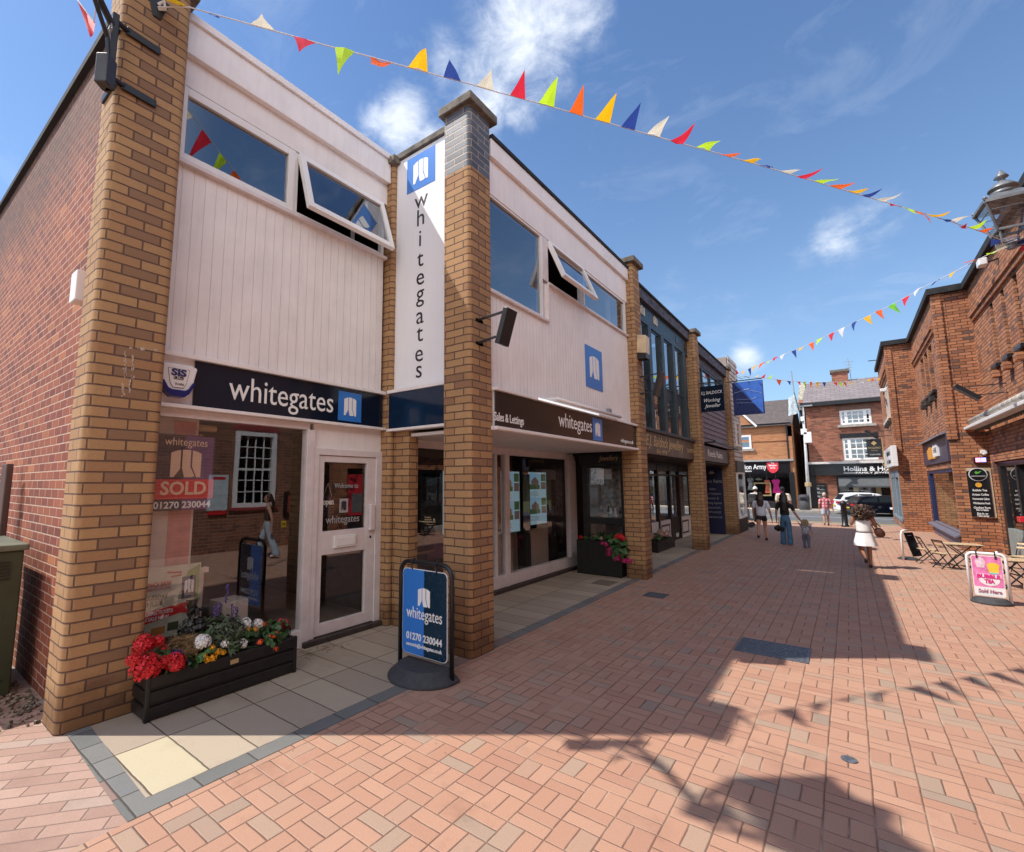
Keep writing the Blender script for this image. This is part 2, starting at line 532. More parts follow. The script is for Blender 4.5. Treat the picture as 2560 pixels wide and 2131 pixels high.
MAT_SABRICK = brick('far_orange_brick', [(0.0, (.42, .17, .07)), (0.5, (.58, .26, .11)), (1.0, (.50, .20, .09))], (.42, .27, .17), 0.3, 0.1, 0.014, stain=0.1)
MAT_HHBRICK = brick('far_dark_brick', [(0.0, (.20, .075, .045)), (0.5, (.36, .135, .08)), (0.85, (.42, .17, .10)), (1.0, (.14, .07, .055))], (.2, .12, .09), 0.3, 0.1, 0.014, stain=0.25)
MAT_WHITE = M('white_paint', (.84, .80, .785), 0.5, var=0.03, scale=3, dirt=0.10, streak=.16)
MAT_WHITE2 = M('white_plastic', (.82, .81, .80), 0.35, var=0.02)
MAT_PANELW = M('white_sign_panel', (.82, .83, .86), 0.4, var=0.015, scale=2, streak=.05)
MAT_FRAMEW = M('white_timber', (.72, .66, .66), 0.45, var=0.05, scale=8, dirt=0.15)
MAT_NAVY = M('navy_sign', (.006, .012, .028), 0.12, var=0)
MAT_CHAR = M('dark_sign', (.014, .013, .016), 0.15, var=0)
MAT_BLUE = M('logo_blue', (.035, .19, .60), 0.3, var=0)
MAT_BLACK = M('black_metal', (.012, .012, .014), 0.35, var=0.2)
MAT_BLACKP = M('black_planter', (.012, .011, .011), 0.4, var=0.3, scale=14, bump=0.15)
MAT_RUBBER = M('grey_rubber', (.045, .047, .052), 0.75, var=0.15, scale=20, bump=0.2)
MAT_COPING = M('weathered_coping', (.16, .14, .115), 0.9, var=0.35, scale=7, bump=0.5, dirt=0.6)
MAT_FELT = M('black_felt', (.018, .018, .02), 0.9, var=0.3)
MAT_STEEL = M('grey_steel', (.32, .33, .35), 0.4, 0.6, var=0.1)
MAT_TEAL = M('dark_teal_paint', (.022, .042, .055), 0.45, var=0.25, scale=5, dirt=0.4)
MAT_PEEL = M('peeling_paint', (.075, .075, .10), 0.8, var=0.5, scale=9, dirt=0.7)
MAT_DKTIMBER = M('dark_timber', (.02, .018, .018), 0.4, var=0.3)
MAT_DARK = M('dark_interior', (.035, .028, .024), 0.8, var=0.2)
MAT_INTWALL = M('shop_wall', (.32, .27, .22), 0.8, var=0.1)
MAT_INTFLOOR = M('shop_floor', (.16, .10, .065), 0.5, var=0.2, scale=3)
MAT_CREAM = M('cream_board', (.66, .56, .48), 0.6, var=0.05)
MAT_RED = M('poster_red', (.62, .025, .03), 0.4, var=0.05)
MAT_TXTW = M('white_lettering', (.84, .84, .83), 0.4, var=0.0)
MAT_TXTD = M('dark_lettering', (.012, .012, .025), 0.4, var=0.0)
MAT_GOLD = M('gold_lettering', (.55, .40, .20), 0.35, 0.2, var=0.1)
MAT_GREYT = M('grey_lettering', (.35, .35, .36), 0.5, var=0.0)
MAT_GLASS = glass_mat('shop_glass', (.95, .96, .96), 0.085)
MAT_GLASSU = glass_mat('upper_glass', (.42, .45, .5), 0.2)
MAT_GLASSP = glass_mat('clear_glass', (.93, .95, .95), 0.04)
MAT_SKIN = M('skin', (.50, .26, .17), 0.5, var=0.06)
MAT_SKIN2 = M('tanned_skin', (.34, .155, .085), 0.45, var=0.06)


def paver_mat():
    m, nt, b, out = new_mat('basketweave_pavers')
    p = pos(nt); x, y, z = nt.sep(p)[:3]
    CW, CH = 0.2205, 0.1925
    wob = nt.noise(p, 5.0, 3)
    xs = nt.m('DIVIDE', nt.m('ADD', x, nt.m('ADD', 0.021, nt.m('MULTIPLY', wob, 0.012))), CW)
    ys = nt.m('DIVIDE', nt.m('ADD', y, nt.m('ADD', -0.035, nt.m('MULTIPLY', wob, 0.012))), CH)
    i = nt.m('FLOOR', xs); j = nt.m('FLOOR', ys); fx = nt.m('FRACT', xs); fy = nt.m('FRACT', ys)
    par = nt.m('FLOORED_MODULO', nt.m('ADD', i, j), 2.0)
    dx = nt.m('MULTIPLY', nt.m('MINIMUM', fx, nt.m('SUBTRACT', 1.0, fx)), CW)
    dy = nt.m('MULTIPLY', nt.m('MINIMUM', fy, nt.m('SUBTRACT', 1.0, fy)), CH)
    mx = nt.m('MULTIPLY', nt.m('ABSOLUTE', nt.m('SUBTRACT', fx, 0.5)), CW)
    my = nt.m('MULTIPLY', nt.m('ABSOLUTE', nt.m('SUBTRACT', fy, 0.5)), CH)
    ip = nt.m('SUBTRACT', 1.0, par)
    md = nt.m('ADD', nt.m('MULTIPLY', mx, ip), nt.m('MULTIPLY', my, par))
    dcol = nt.m('MINIMUM', dx, nt.m('ADD', dy, 0.0008)); d = nt.m('MINIMUM', dcol, md)
    sub = nt.m('ADD', nt.m('MULTIPLY', nt.m('GREATER_THAN', fx, 0.5), ip), nt.m('MULTIPLY', nt.m('GREATER_THAN', fy, 0.5), par))
    rnd = nt.white(nt.comb(i, j, sub))
    c = nt.ramp(rnd, [(0.0, (.40, .215, .15)), (0.3, (.44, .25, .17)), (0.65, (.47, .28, .195)), (0.82, (.42, .235, .165)), (0.9, (.40, .285, .21)), (0.97, (.35, .265, .20)), (1.0, (.30, .235, .185))])
    big = nt.noise(p, 0.55, 5, 0.6)
    c = nt.mix(nt.maprange(big, 0.35, 0.7, 0, 0.45), c, (.42, .27, .195))
    gr = nt.noise(p, 130.0, 5, 0.75)
    c = nt.mix(nt.maprange(gr, 0.3, 0.7, 0.0, 0.55), nt.mix(1.0, c, (1.12, 1.1, 1.08), 'MULTIPLY'), nt.mix(1.0, c, (0.68, 0.64, 0.62), 'MULTIPLY'))
    stain = nt.noise(nt.vm('ADD', p, (7.3, 2.1, 0)), 1.7, 8, 0.72)
    c = nt.mix(nt.maprange(stain, 0.56, 0.74, 0, 0.45), c, nt.mix(1.0, c, (0.5, 0.46, 0.45), 'MULTIPLY'))
    spot = nt.noise(p, 17.0, 2, 0.5)
    c = nt.mix(nt.maprange(spot, 0.74, 0.78, 0, 0.6), c, (.10, .07, .06))
    sand = nt.noise(p, 2.2, 4)
    jc = nt.ramp(sand, [(0.40, (.15, .085, .065)), (0.52, (.2, .12, .09)), (0.66, (.50, .39, .30))])
    jw = nt.m('MULTIPLY', nt.maprange(nt.noise(p, 9, 2), 0.3, 0.7, 0.7, 1.2), 1.0)
    fac = nt.maprange(nt.m('DIVIDE', d, jw), 0.0014, 0.0045)
    fac = nt.m('MAXIMUM', fac, nt.maprange(nt.white(nt.comb(j, i, 4.0)), 0.0, 1.0, 0.0, 0.35))
    c = nt.mix(fac, jc, c)
    nt.put(b.inputs['Base Color'], c)
    nt.put(b.inputs['Roughness'], nt.maprange(gr, 0.3, 0.7, 0.62, 0.85))
    b.inputs['Specular IOR Level'].default_value = 0.35
    h = nt.m('ADD', nt.maprange(d, 0.0, 0.008), nt.m('ADD', nt.m('MULTIPLY', gr, 0.25), nt.m('MULTIPLY', rnd, 0.3)))
    nt.put(b.inputs['Normal'], nt.bump(h, 0.8, 0.008))
    return m


def grid_mat(name, x0, y0, cw, ch, cols, joint, jw=0.006, ang=0.0, offset=0.0, grain=110, rough=0.85, special=None):
    m, nt, b, out = new_mat(name)
    p = pos(nt)
    if ang:
        vr = nt.node('ShaderNodeVectorRotate', rotation_type='Z_AXIS'); nt.put(vr.inputs['Vector'], p); vr.inputs['Angle'].default_value = R(ang); q = vr.outputs[0]
    else:
        q = p
    x, y, z = nt.sep(q)[:3]
    wob = nt.m('MULTIPLY', nt.noise(p, 6.0, 3), 0.014)
    ys = nt.m('DIVIDE', nt.m('ADD', nt.m('SUBTRACT', y, y0), wob), ch); j = nt.m('FLOOR', ys)
    xs = nt.m('ADD', nt.m('DIVIDE', nt.m('ADD', nt.m('SUBTRACT', x, x0), wob), cw), nt.m('MULTIPLY', nt.m('FLOORED_MODULO', j, 2.0), offset)); i = nt.m('FLOOR', xs)
    fx = nt.m('FRACT', xs); fy = nt.m('FRACT', ys)
    d = nt.m('MINIMUM', nt.m('MULTIPLY', nt.m('MINIMUM', fx, nt.m('SUBTRACT', 1.0, fx)), cw), nt.m('MULTIPLY', nt.m('MINIMUM', fy, nt.m('SUBTRACT', 1.0, fy)), ch))
    c = nt.ramp(nt.white(nt.comb(i, j, 1.0)), cols)
    if special:
        si, sj, scol = special
        eq = lambda a_, v_: nt.m('COMPARE', a_, v_, 0.1)
        c = nt.mix(nt.m('MULTIPLY', eq(i, si), eq(j, sj)), c, scol)
    gr = nt.noise(p, grain, 5, 0.75)
    c = nt.mix(nt.maprange(gr, 0.3, 0.7, 0.0, 0.5), nt.mix(1.0, c, (1.1, 1.1, 1.1), 'MULTIPLY'), nt.mix(1.0, c, (0.7, 0.67, 0.64), 'MULTIPLY'))
    st = nt.noise(p, 2.0, 8, 0.7)
    c = nt.mix(nt.maprange(st, 0.5, 0.75, 0, 0.4), c, nt.mix(1.0, c, (0.55, 0.5, 0.47), 'MULTIPLY'))
    fac = nt.maprange(d, jw * 0.3, jw * 0.75)
    nt.put(b.inputs['Base Color'], nt.mix(fac, joint, c))
    b.inputs['Roughness'].default_value = rough
    nt.put(b.inputs['Normal'], nt.bump(nt.m('ADD', nt.maprange(d, 0, jw), nt.m('MULTIPLY', gr, 0.3)), 0.7, 0.006))
    return m


MAT_PAVER = paver_mat()
MAT_SLAB = grid_mat('flagstones', -3.31, 1.255, 0.665, 0.323, [(0.0, (.35, .285, .22)), (0.5, (.39, .32, .245)), (1.0, (.43, .36, .27))], (.10, .075, .055), 0.010, special=(-1.0, 0.0, (.49, .43, .295)))
MAT_SETT = grid_mat('dark_setts', -3.97, 1.13, 0.27, 0.345, [(0.0, (.13, .135, .13)), (0.6, (.19, .19, .18)), (0.85, (.16, .165, .165)), (1.0, (.26, .17, .14))], (.07, .06, .05), 0.010)
MAT_HERR = grid_mat('diagonal_pavers', 0, 0, 0.30, 0.105, [(0.0, (.33, .21, .165)), (0.4, (.40, .26, .205)), (0.8, (.44, .30, .24)), (1.0, (.33, .27, .23))], (.22, .15, .115), 0.008, ang=-52, offset=0.5)
MAT_ASPH = M('asphalt', (.13, .135, .14), 0.9, var=0.15, scale=3, bump=0.2)
MAT_FARPAVE = M('far_pavement', (.50, .42, .33), 0.9, var=0.1, scale=2)
MAT_YELLOWL = M('yellow_line', (.62, .42, .06), 0.7, var=0.15)
MAT_KERB = M('kerb_stone', (.36, .33, .30), 0.9, var=0.15)

# ================================================================ ground
def sheet(name, x0, x1, y0, y1, z, m, nx=1):
    return tag(MB().poly([(x0, y0, z), (x1, y0, z), (x1, y1, z), (x0, y1, z)]).build(name, m), kind='structure')


sheet('ground', -400, 400, -300, 600, -0.02, M('far_ground', (.2, .17, .14), 0.95))
# brick street: everything right of the sett strip, and in front of it
tag(MB().poly([(-3.17, 1.08, 0), (12, 1.08, 0), (12, 26.2, 0), (-3.17, 26.2, 0)])
    .poly([(-3.05, -9, 0), (12, -9, 0), (12, 1.08, 0), (-3.17, 1.08, 0)])
    .poly([(-9, 19.4, 0), (-3.17, 19.4, 0), (-3.17, 26.2, 0), (-9, 26.2, 0)]).build('brick_pavement', MAT_PAVER), kind='structure')
tag(MB().poly([(-12, -9, -.003), (-2.9, -9, -.003), (-2.9, 1.3, -.003), (-4.6, 1.3, -.003), (-12, 1.3, -.003)]).build('side_pavement', MAT_HERR), kind='structure')
tag(MB().poly([(-4.95, 1.25, 0), (-3.315, 1.21, 0), (-3.315, 19.4, 0), (-5.4, 19.4, 0), (-5.4, 1.25, 0)]).build('flagstone_path', MAT_SLAB), kind='structure')
tag(MB().poly([(-3.315, 1.08, 0.002), (-3.17, 1.08, 0.002), (-3.17, 19.4, 0.002), (-3.315, 19.4, 0.002)])
    .poly([(-4.7, 1.13, 0.002), (-3.315, 1.08, 0.002), (-3.315, 1.215, 0.002), (-4.7, 1.275, 0.002)]).build('sett_strip', MAT_SETT), kind='structure')
sheet('road', -120, 120, 26.5, 36.2, -0.015, MAT_ASPH)
for k, yy in enumerate((27.0, 27.35)):
    sheet('road_marking', -40, 60, yy, yy + 0.11, -0.011, MAT_YELLOWL)
sheet('road_marking', -40, 60, 35.3, 35.42, -0.011, MAT_YELLOWL)
sheet('road_marking', -40, 60, 31.0, 31.12, -0.011, M('worn_white_line', (.6, .6, .6), 0.8))
tag(MB().box(-60, 60, 26.2, 26.5, -0.2, 0.004).build('kerb', MAT_KERB), kind='structure')
tag(MB().box(-60, 60, 36.2, 36.5, -0.2, 0.06).build('kerb', MAT_KERB), kind='structure')
tag(MB().box(-60, 60, 36.5, 60, -0.2, 0.055).build('far_pavement', MAT_FARPAVE), kind='structure')
# drain and inspection covers set in the paving
MAT_COVER = M('cast_iron', (.15, .16, .18), 0.5, 0.4, var=0.3, scale=30)
def cover(name, label, x0, x1, y0, y1, slots, mat=MAT_COVER):
    b = MB(); b.box(x0, x1, y0, y1, -0.01, 0.004)
    w = (y1 - y0)
    for k in range(slots):
        f = (k + 0.5) / slots
        b.box(x0 + 0.03, x1 - 0.03, y0 + 0.03 + f * (w - 0.06) - w / slots * 0.22, y0 + 0.03 + f * (w - 0.06) + w / slots * 0.22, 0.004, 0.008)
    f2 = frame((x0, y0, 0), UX, UY, x1 - x0, y1 - y0, 0.022, 0.004, 0.0095, UZ)
    b.v += [];
    n0 = len(b.v); b.v += f2.v; b.f += [[i + n0 for i in f] for f in f2.f]; b.mi += f2.mi
    return tag(b.build(name, mat), label, 'manhole cover')
cover('inspection_cover', 'large ribbed grey metal cover set in the shaded brick paving', -1.11, -0.45, 6.04, 6.58, 9)
cover('drain_grating', 'small slotted iron grating near the second brick pier', -2.72, -2.40, 7.96, 8.3, 6)
cover('access_cover', 'small square stone-rimmed cover in the arcade by the black planter', -3.75, -3.42, 8.35, 8.75, 3, M('arcade_cover', (.2, .16, .12), 0.8))
tag(MB().lathe([(0.0, 0.0), (0.045, 0.0), (0.045, 0.006), (0.0, 0.007)], (-0.135, 4.185, 0.0), 20).build('stopcock_cover', MAT_COVER), 'small round dark metal cap flush with the sunlit pavers', 'cover')
# ================================================================ the buff brick terrace on the left
def rounded_pier(x0, x1, y0, y1, z0, z1, r=0.06):
    """pier with rounded street corners (front left, front right of the +x side)"""
    pts = []
    def arc(cx, cy, a0, a1):
        for k in range(7):
            a = R(a0 + (a1 - a0) * k / 6); pts.append((cx + r * math.cos(a), cy + r * math.sin(a)))
    pts += [(x0, y1), (x0, y0 + 0.0)]
    arc(x1 - r, y0 + r, -90, 0); arc(x1 - r, y1 - r, 0, 90)
    return pts
def pier(root, x0, x1, y0, y1, z1, mat, name='brick_pier', z0=0.0, cap=True, r=0.06, capw=0.07, caph=0.11, top_from=None):
    zt = top_from if top_from else z1
    o = MB().prism([(a - x0, b - y0) for a, b in rounded_pier(x0, x1, y0, y1, z0, z1, r)], (0, 0, 0), UX, UY, UZ, zt - z0).build(name, mat, None)
    o.location = (x0, y0, z0); o.parent = root; o.location = Vector((x0, y0, z0)) - wloc(root)
    for p in o.data.polygons: p.use_smooth = abs(p.normal.z) < 0.5
    o.data.set_sharp_from_angle(angle=R(40)) if hasattr(o.data, 'set_sharp_from_angle') else None
    if top_from:
        t = MB().prism([(a - x0, b - y0) for a, b in rounded_pier(x0, x1, y0, y1, 0, 0, r)], (0, 0, 0), UX, UY, UZ, z1 - zt).build('blue_brick_top', MAT_BLUEBRICK, None)
        t.parent = o; t.location = (0, 0, zt - z0)
    if cap:
        c = MB().box(x0 - capw, x1 + capw, y0 - capw, y1 + capw, z1, z1 + caph).build('coping_stone', MAT_COPING, o, bevel=0.012)
        # o has a location: bake the offset
    return o

shop = thing('estate_agent_shop', 'two storey buff brick shop with white upper boarding and dark fascia, nearest on the left', 'building', (-5, 1.2, 0))
# side wall facing the viewer, coping, body
zc = 6.20
MB().poly([(-4.93, 1.16, 0), (-4.93, 1.16, 6.12), (-14, 1.16, 6.62), (-14, 1.16, 0)]).poly([(-14, 1.16, 0), (-14, 1.16, 6.6), (-14, 9.4, 6.6), (-14, 9.4, 0)]).build('side_wall', MAT_REDWALL, shop)
MB().prism([(-4.93, 6.12), (-14, 6.62), (-14, 6.70), (-4.93, 6.20)], (0, 1.10, 0), UX, UZ, UY, 0.3).build('wall_coping', MAT_FELT, shop)
MB().box(-14, -4.9, 1.3, 4.42, 6.18, 6.24).box(-14, -3.3, 4.46, 9.4, 6.02, 6.08).build('roof', MAT_FELT, shop)
# first floor slab, party wall, back wall: real rooms behind the glass
MB().box(-14, -4.95, 1.3, 9.5, 2.62, 2.9).box(-4.95, -3.3, 4.6, 9.4, 2.62, 2.86).build('upper_floor', MAT_INTWALL, shop)
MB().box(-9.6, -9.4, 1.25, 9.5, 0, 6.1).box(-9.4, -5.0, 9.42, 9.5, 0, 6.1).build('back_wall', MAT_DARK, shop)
MB().box(-9.4, -5.02, 1.2, 9.42, -0.02, 0.06).build('shop_floor', MAT_INTFLOOR, shop)
MB().box(-9.4, -5.0, 4.5, 4.6, 0.06, 2.62).build('inner_wall', MAT_DARK, shop)
pier(shop, -4.95, -4.6, 1.06, 1.60, 6.42, MAT_PIER, capw=0.05)
pier(shop, -4.93, -4.72, 4.34, 4.46, 6.3, MAT_PIER2, r=0.05, z0=0.0, capw=0.06, caph=0.1)
pier(shop, -4.72, -4.44, 4.425, 4.6, 2.5, MAT_PIER2, cap=False, r=0.01, name='brick_pilaster')
pier(shop, -3.545, -3.16, 4.08, 4.52, 6.24, MAT_PIER2, top_from=5.46, capw=0.058, caph=0.11)
pier(shop, -3.43, -3.07, 9.25, 9.68, 6.18, MAT_PIER2, capw=0.07)

X1 = -4.9
k2 = Z(380, 200, 2.731)
# --- bay one, first floor
MB().box(X1 - 0.1, -4.78, 1.6, 4.34, 6.02, 6.36).box(X1 - 0.1, -4.75, 1.6, 4.36, 6.36, 6.44).build('parapet_fascia', MAT_WHITE, shop, bevel=0.006)
MB().box(X1 - 0.1, -4.85, 1.6, 4.34, 5.72, 6.02).build('fascia_board', MAT_WHITE, shop)
def boarding(name, x, y0, y1, z0, z1, pitch, parent, top=None):
    b = MB(); n = int(round((y1 - y0) / pitch)); w = (y1 - y0) / n
    for k in range(n):
        a, c = y0 + k * w, y0 + (k + 1) * w
        zt = top((a + c) / 2) if top else z1
        b.box(x - 0.05, x, a + 0.0035, c - 0.0035, z0, zt)
        b.box(x - 0.05, x - 0.008, a - 0.0035, a + 0.0035, z0, zt)
    return b.build(name, MAT_WHITE, parent)
boarding('white_boarding', -4.86, 1.6, 4.30, 3.02, 4.90, 0.108, shop)
MB().box(X1 - 0.05, -4.80, 1.6, 4.32, 4.88, 4.925).build('window_sill', MAT_FRAMEW, shop, bevel=0.006)
w1 = frame((-4.86, 1.62, 4.925), UY, UZ, 1.27, 0.785, 0.085, -0.06, 0.015, UX).build('window_frame', MAT_WHITE2, shop, bevel=0.004)
pane((-4.86, 1.62, 4.925), UY, UZ, 1.27, 0.785, 0.085, -0.02, UX).build('pane', MAT_GLASSU, w1)
w2 = frame((-4.86, 2.89, 4.925), UY, UZ, 1.41, 0.785, 0.05, -0.06, 0.0, UX).build('casement_opening', MAT_WHITE2, shop)
def tilt_sash(y0, y1, x, ztop, h, dx, parent, fw=0.075):
    v = Vector((-dx, 0, h)); L = v.length; v.normalize(); n = UY.cross(v).normalized()
    o = Vector((x + dx, y0, ztop - h))
    f = frame(o, UY, v, y1 - y0, L, fw, -0.03, 0.03, n).build('open_sash', MAT_WHITE2, parent, bevel=0.004)
    pane(o, UY, v, y1 - y0, L, fw, 0.0, n).build('pane', MAT_GLASSU, f)
    return f
tilt_sash(2.92, 4.24, -4.83, 5.68, 0.75, 0.24, shop)
MB().box(X1 - 0.4, X1 - 0.38, 4.06, 4.12, 4.95, 5.65).build('mullion', MAT_FRAMEW, shop)
# --- bay one, ground floor
MB().box(X1 - 0.06, -4.80, 1.6, 4.38, 2.975, 3.02).box(X1 - 0.06, -4.80, 1.6, 4.38, 2.495, 2.53).build('sign_trim', MAT_WHITE, shop, bevel=0.005)
MB().box(X1 - 0.06, -4.865, 1.6, 4.36, 2.53, 2.975).build('sign_backing', MAT_WHITE, shop)
MB().box(X1 - 0.06, X1 + 0.03, 1.6, 3.24, 2.415, 2.495).box(X1 - 0.06, X1 + 0.03, 1.6, 1.665, 0.0, 2.415).box(X1 - 0.06, X1 + 0.03, 1.665, 3.20, 0.0, 0.19).box(X1 - 0.06, X1 + 0.05, 3.195, 3.30, 0.0, 2.415).build('shopfront_frame', MAT_FRAMEW, shop, bevel=0.005)
MB().poly([(X1, 1.665, .19), (X1, 3.195, .19), (X1, 3.195, 2.415), (X1, 1.665, 2.415)]).build('shop_window', MAT_GLASS, shop)
MB().box(X1 - 0.06, X1 + 0.01, 3.30, 4.36, 2.2, 2.495).build('head_panel', MAT_WHITE, shop)
MB().box(X1 - 0.06, X1 + 0.045, 3.30, 3.37, 0.06, 2.2).box(X1 - 0.06, X1 + 0.045, 4.24, 4.34, 0.06, 2.2).box(X1 - 0.06, X1 + 0.046, 3.30, 4.34, 2.13, 2.21).build('door_frame', MAT_FRAMEW, shop, bevel=0.005)
door = MB().box(X1 - 0.02, X1 + 0.03, 3.375, 3.45, 0.07, 2.125).box(X1 - 0.02, X1 + 0.03, 4.10, 4.235, 0.07, 2.125).box(X1 - 0.02, X1 + 0.0295, 3.45, 4.10, 0.07, .2).box(X1 - 0.02, X1 + 0.0295, 3.45, 4.10, .965, 1.235).box(X1 - 0.02, X1 + 0.0295, 3.45, 4.10, 2.05, 2.125).build('door', MAT_FRAMEW, shop, bevel=0.004)
MB().poly([(X1, 3.45, .2), (X1, 4.10, .2), (X1, 4.10, .965), (X1, 3.45, .965)]).build('lower_pane', MAT_GLASS, door)
MB().poly([(X1, 3.45, 1.235), (X1, 4.10, 1.235), (X1, 4.10, 2.05), (X1, 3.45, 2.05)]).build('upper_pane', MAT_GLASS, door)
MB().box(X1 + 0.03, X1 + 0.05, 3.61, 3.93, 1.03, 1.17).box(X1 + 0.05, X1 + 0.056, 3.63, 3.91, 1.05, 1.15).build('letter_plate', MAT_WHITE2, door, bevel=0.004)
MB().box(X1 + 0.03, X1 + 0.075, 4.135, 4.215, 1.2, 1.53).build('pull_handle', MAT_FRAMEW, door, bevel=0.012)
MB().box(X1 + 0.03, X1 + 0.036, 4.16, 4.185, 1.1, 1.13).build('keyhole', MAT_BLACK, door)
MB().box(X1 - 0.1, X1 + 0.10, 3.22, 4.42, 0.0, 0.06).build('door_step', M('dark_tile_step', (.05, .04, .038), 0.5, var=0.3), shop, bevel=0.008)

# limescale runs below the old fixing on the first pier
b = MB(); zq = Z(0, 800, 2.731)
for (x0_, y0_, x1_, y1_, n_, sp_) in ((858, 215, 848, 420, 26, 5), (905, 245, 903, 425, 24, 6), (838, 430, 842, 525, 10, 4), (885, 440, 884, 530, 9, 4), (875, 190, 1080, 208, 20, 5)):
    for k in range(n_):
        t_ = random.random(); q = at(*zq(x0_ + (x1_ - x0_) * t_ + random.gauss(0, sp_), y0_ + (y1_ - y0_) * t_), 0, -4.5985); w_ = random.uniform(.002, .006); h_ = random.uniform(.004, .022)
        b.poly([q + UY * w_, q + UZ * h_, q - UY * w_, q - UZ * h_])
b.build('limescale_streak', M('limescale', (.55, .47, .40), .9), shop)
# --- the return wall with the tall white panel
YP = 4.42
MB().box(-4.74, -3.545, YP + 0.03, YP + 0.12, 2.5, 6.36).build('return_wall', MAT_WHITE, shop)
MB().box(-4.80, -3.5, YP - 0.05, YP + 0.16, 6.36, 6.45).build('return_coping', MAT_COPING, shop, bevel=0.01)
MB().box(-4.78, -3.545, YP - 0.09, YP + 0.03, 2.985, 3.03).box(-4.78, -3.545, YP - 0.09, YP + 0.03, 2.475, 2.51).build('return_trim', MAT_WHITE, shop, bevel=0.005)

# --- bay two, first floor (stands forward over the arcade)
X2 = -3.25
MB().box(X2 - 0.1, X2 + 0.09, 4.52, 9.27, 5.82, 6.06).build('parapet_fascia', MAT_WHITE, shop, bevel=0.006)
MB().box(X2 - 0.1, X2 + 0.11, 4.52, 9.27, 6.06, 6.11).build('roof_edge', MAT_FELT, shop)
MB().box(X2 - 0.1, X2 + 0.04, 4.52, 9.27, 5.36, 5.82).build('fascia_board', MAT_WHITE, shop)
boarding('white_boarding', X2 + 0.02, 4.52, 9.26, 2.9, 4.62, 0.088, shop, top=lambda y: 4.08 if y < 5.95 else 4.66)
MB().box(X2 - 0.06, X2 + 0.06, 4.52, 6.0, 4.08, 4.115).box(X2 - 0.06, X2 + 0.06, 6.0, 9.26, 4.66, 4.695).box(X2 - 0.06, X2 + 0.06, 5.965, 6.0, 4.115, 4.66).build('window_sill', MAT_FRAMEW, shop, bevel=0.005)
w3 = frame((X2, 4.53, 4.115), UY, UZ, 1.33, 1.245, (0.02, 0.05, 0.03, 0.03), -0.06, 0.03, UX).build('window_frame', MAT_WHITE2, shop)
pane((X2, 4.53, 4.115), UY, UZ, 1.33, 1.245, (0.02, 0.05, 0.03, 0.03), 0.0, UX).build('pane', MAT_GLASSU, w3)
MB().box(X2 - 0.06, X2 + 0.035, 5.86, 6.02, 4.7, 5.36).build('mullion', MAT_FRAMEW, shop)
frame((X2, 6.02, 4.695), UY, UZ, 1.2, 0.665, 0.03, -0.06, 0.0, UX).build('casement_opening', MAT_WHITE2, shop)
tilt_sash(6.03, 7.22, X2 + 0.03, 5.34, 0.60, 0.24, shop, 0.06)
w4 = frame((X2, 7.25, 4.695), UY, UZ, 1.95, 0.665, (0.03, 0.08, 0.03, 0.04), -0.06, 0.03, UX).build('window_frame', MAT_WHITE2, shop)
pane((X2, 7.25, 4.695), UY, UZ, 1.95, 0.665, (0.03, 0.08, 0.03, 0.04), 0.0, UX).build('pane', MAT_GLASSU, w4)
MB().box(X2 - 0.12, X2 - 0.06, 8.55, 8.62, 4.7, 5.36).build('mullion', MAT_FRAMEW, shop)
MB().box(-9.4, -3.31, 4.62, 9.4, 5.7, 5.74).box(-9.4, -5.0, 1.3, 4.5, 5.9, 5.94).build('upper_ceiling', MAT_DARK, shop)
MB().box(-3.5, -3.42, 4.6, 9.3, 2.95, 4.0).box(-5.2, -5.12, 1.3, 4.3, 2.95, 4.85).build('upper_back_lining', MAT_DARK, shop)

# --- bay two, ground floor under the arcade
XS = -4.70
MB().box(XS, X2 + 0.12, 4.46, 9.26, 2.4, 2.44).build('arcade_soffit', MAT_WHITE, shop)
MB().box(X2 - 0.02, X2 + 0.09, 4.52, 9.26, 2.44, 2.89).build('sign_backing', MAT_WHITE, shop)
MB().box(X2 - 0.02, X2 + 0.15, 4.5, 9.3, 2.865, 2.905).box(X2 - 0.02, X2 + 0.15, 4.5, 9.3, 2.405, 2.445).build('sign_trim', MAT_WHITE, shop, bevel=0.005)
fr = MB()
fr.box(XS - 0.06, XS + 0.03, 4.6, 9.75, 2.28, 2.4); fr.box(XS - 0.06, XS + 0.05, 4.6, 9.6, 0.06, 0.255)
for a, c in ((6.70, 6.74), (7.0, 7.12), (9.42, 9.75)):
    fr.box(XS - 0.06, XS + 0.045, a, c, 0.05, 2.28)
fr.build('shopfront_frame', MAT_FRAMEW, shop, bevel=0.005)
MB().box(XS - 0.05, XS + 0.04, 4.6, 5.9, 2.16, 2.28).build('blind_box', MAT_DARK, shop)
MB().poly([(XS, 4.6, .255), (XS, 9.42, .255), (XS, 9.42, 2.28), (XS, 4.6, 2.28)]).build('shop_window', MAT_GLASS, shop)
MB().box(XS - 0.05, XS + 0.12, 4.6, 9.75, 0, 0.055).build('plinth', M('dark_plinth', (.05, .035, .032), 0.6, var=0.3), shop)
MB().box(-9.4, XS - 0.06, 4.6, 9.42, 0.062, 0.07).build('carpet', M('brown_carpet', (.10, .065, .045), 0.95), shop)
MB().box(XS - 0.02, XS + 0.025, 6.3, 6.42, 0.5, 2.28).build('mullion', MAT_STEEL, shop)
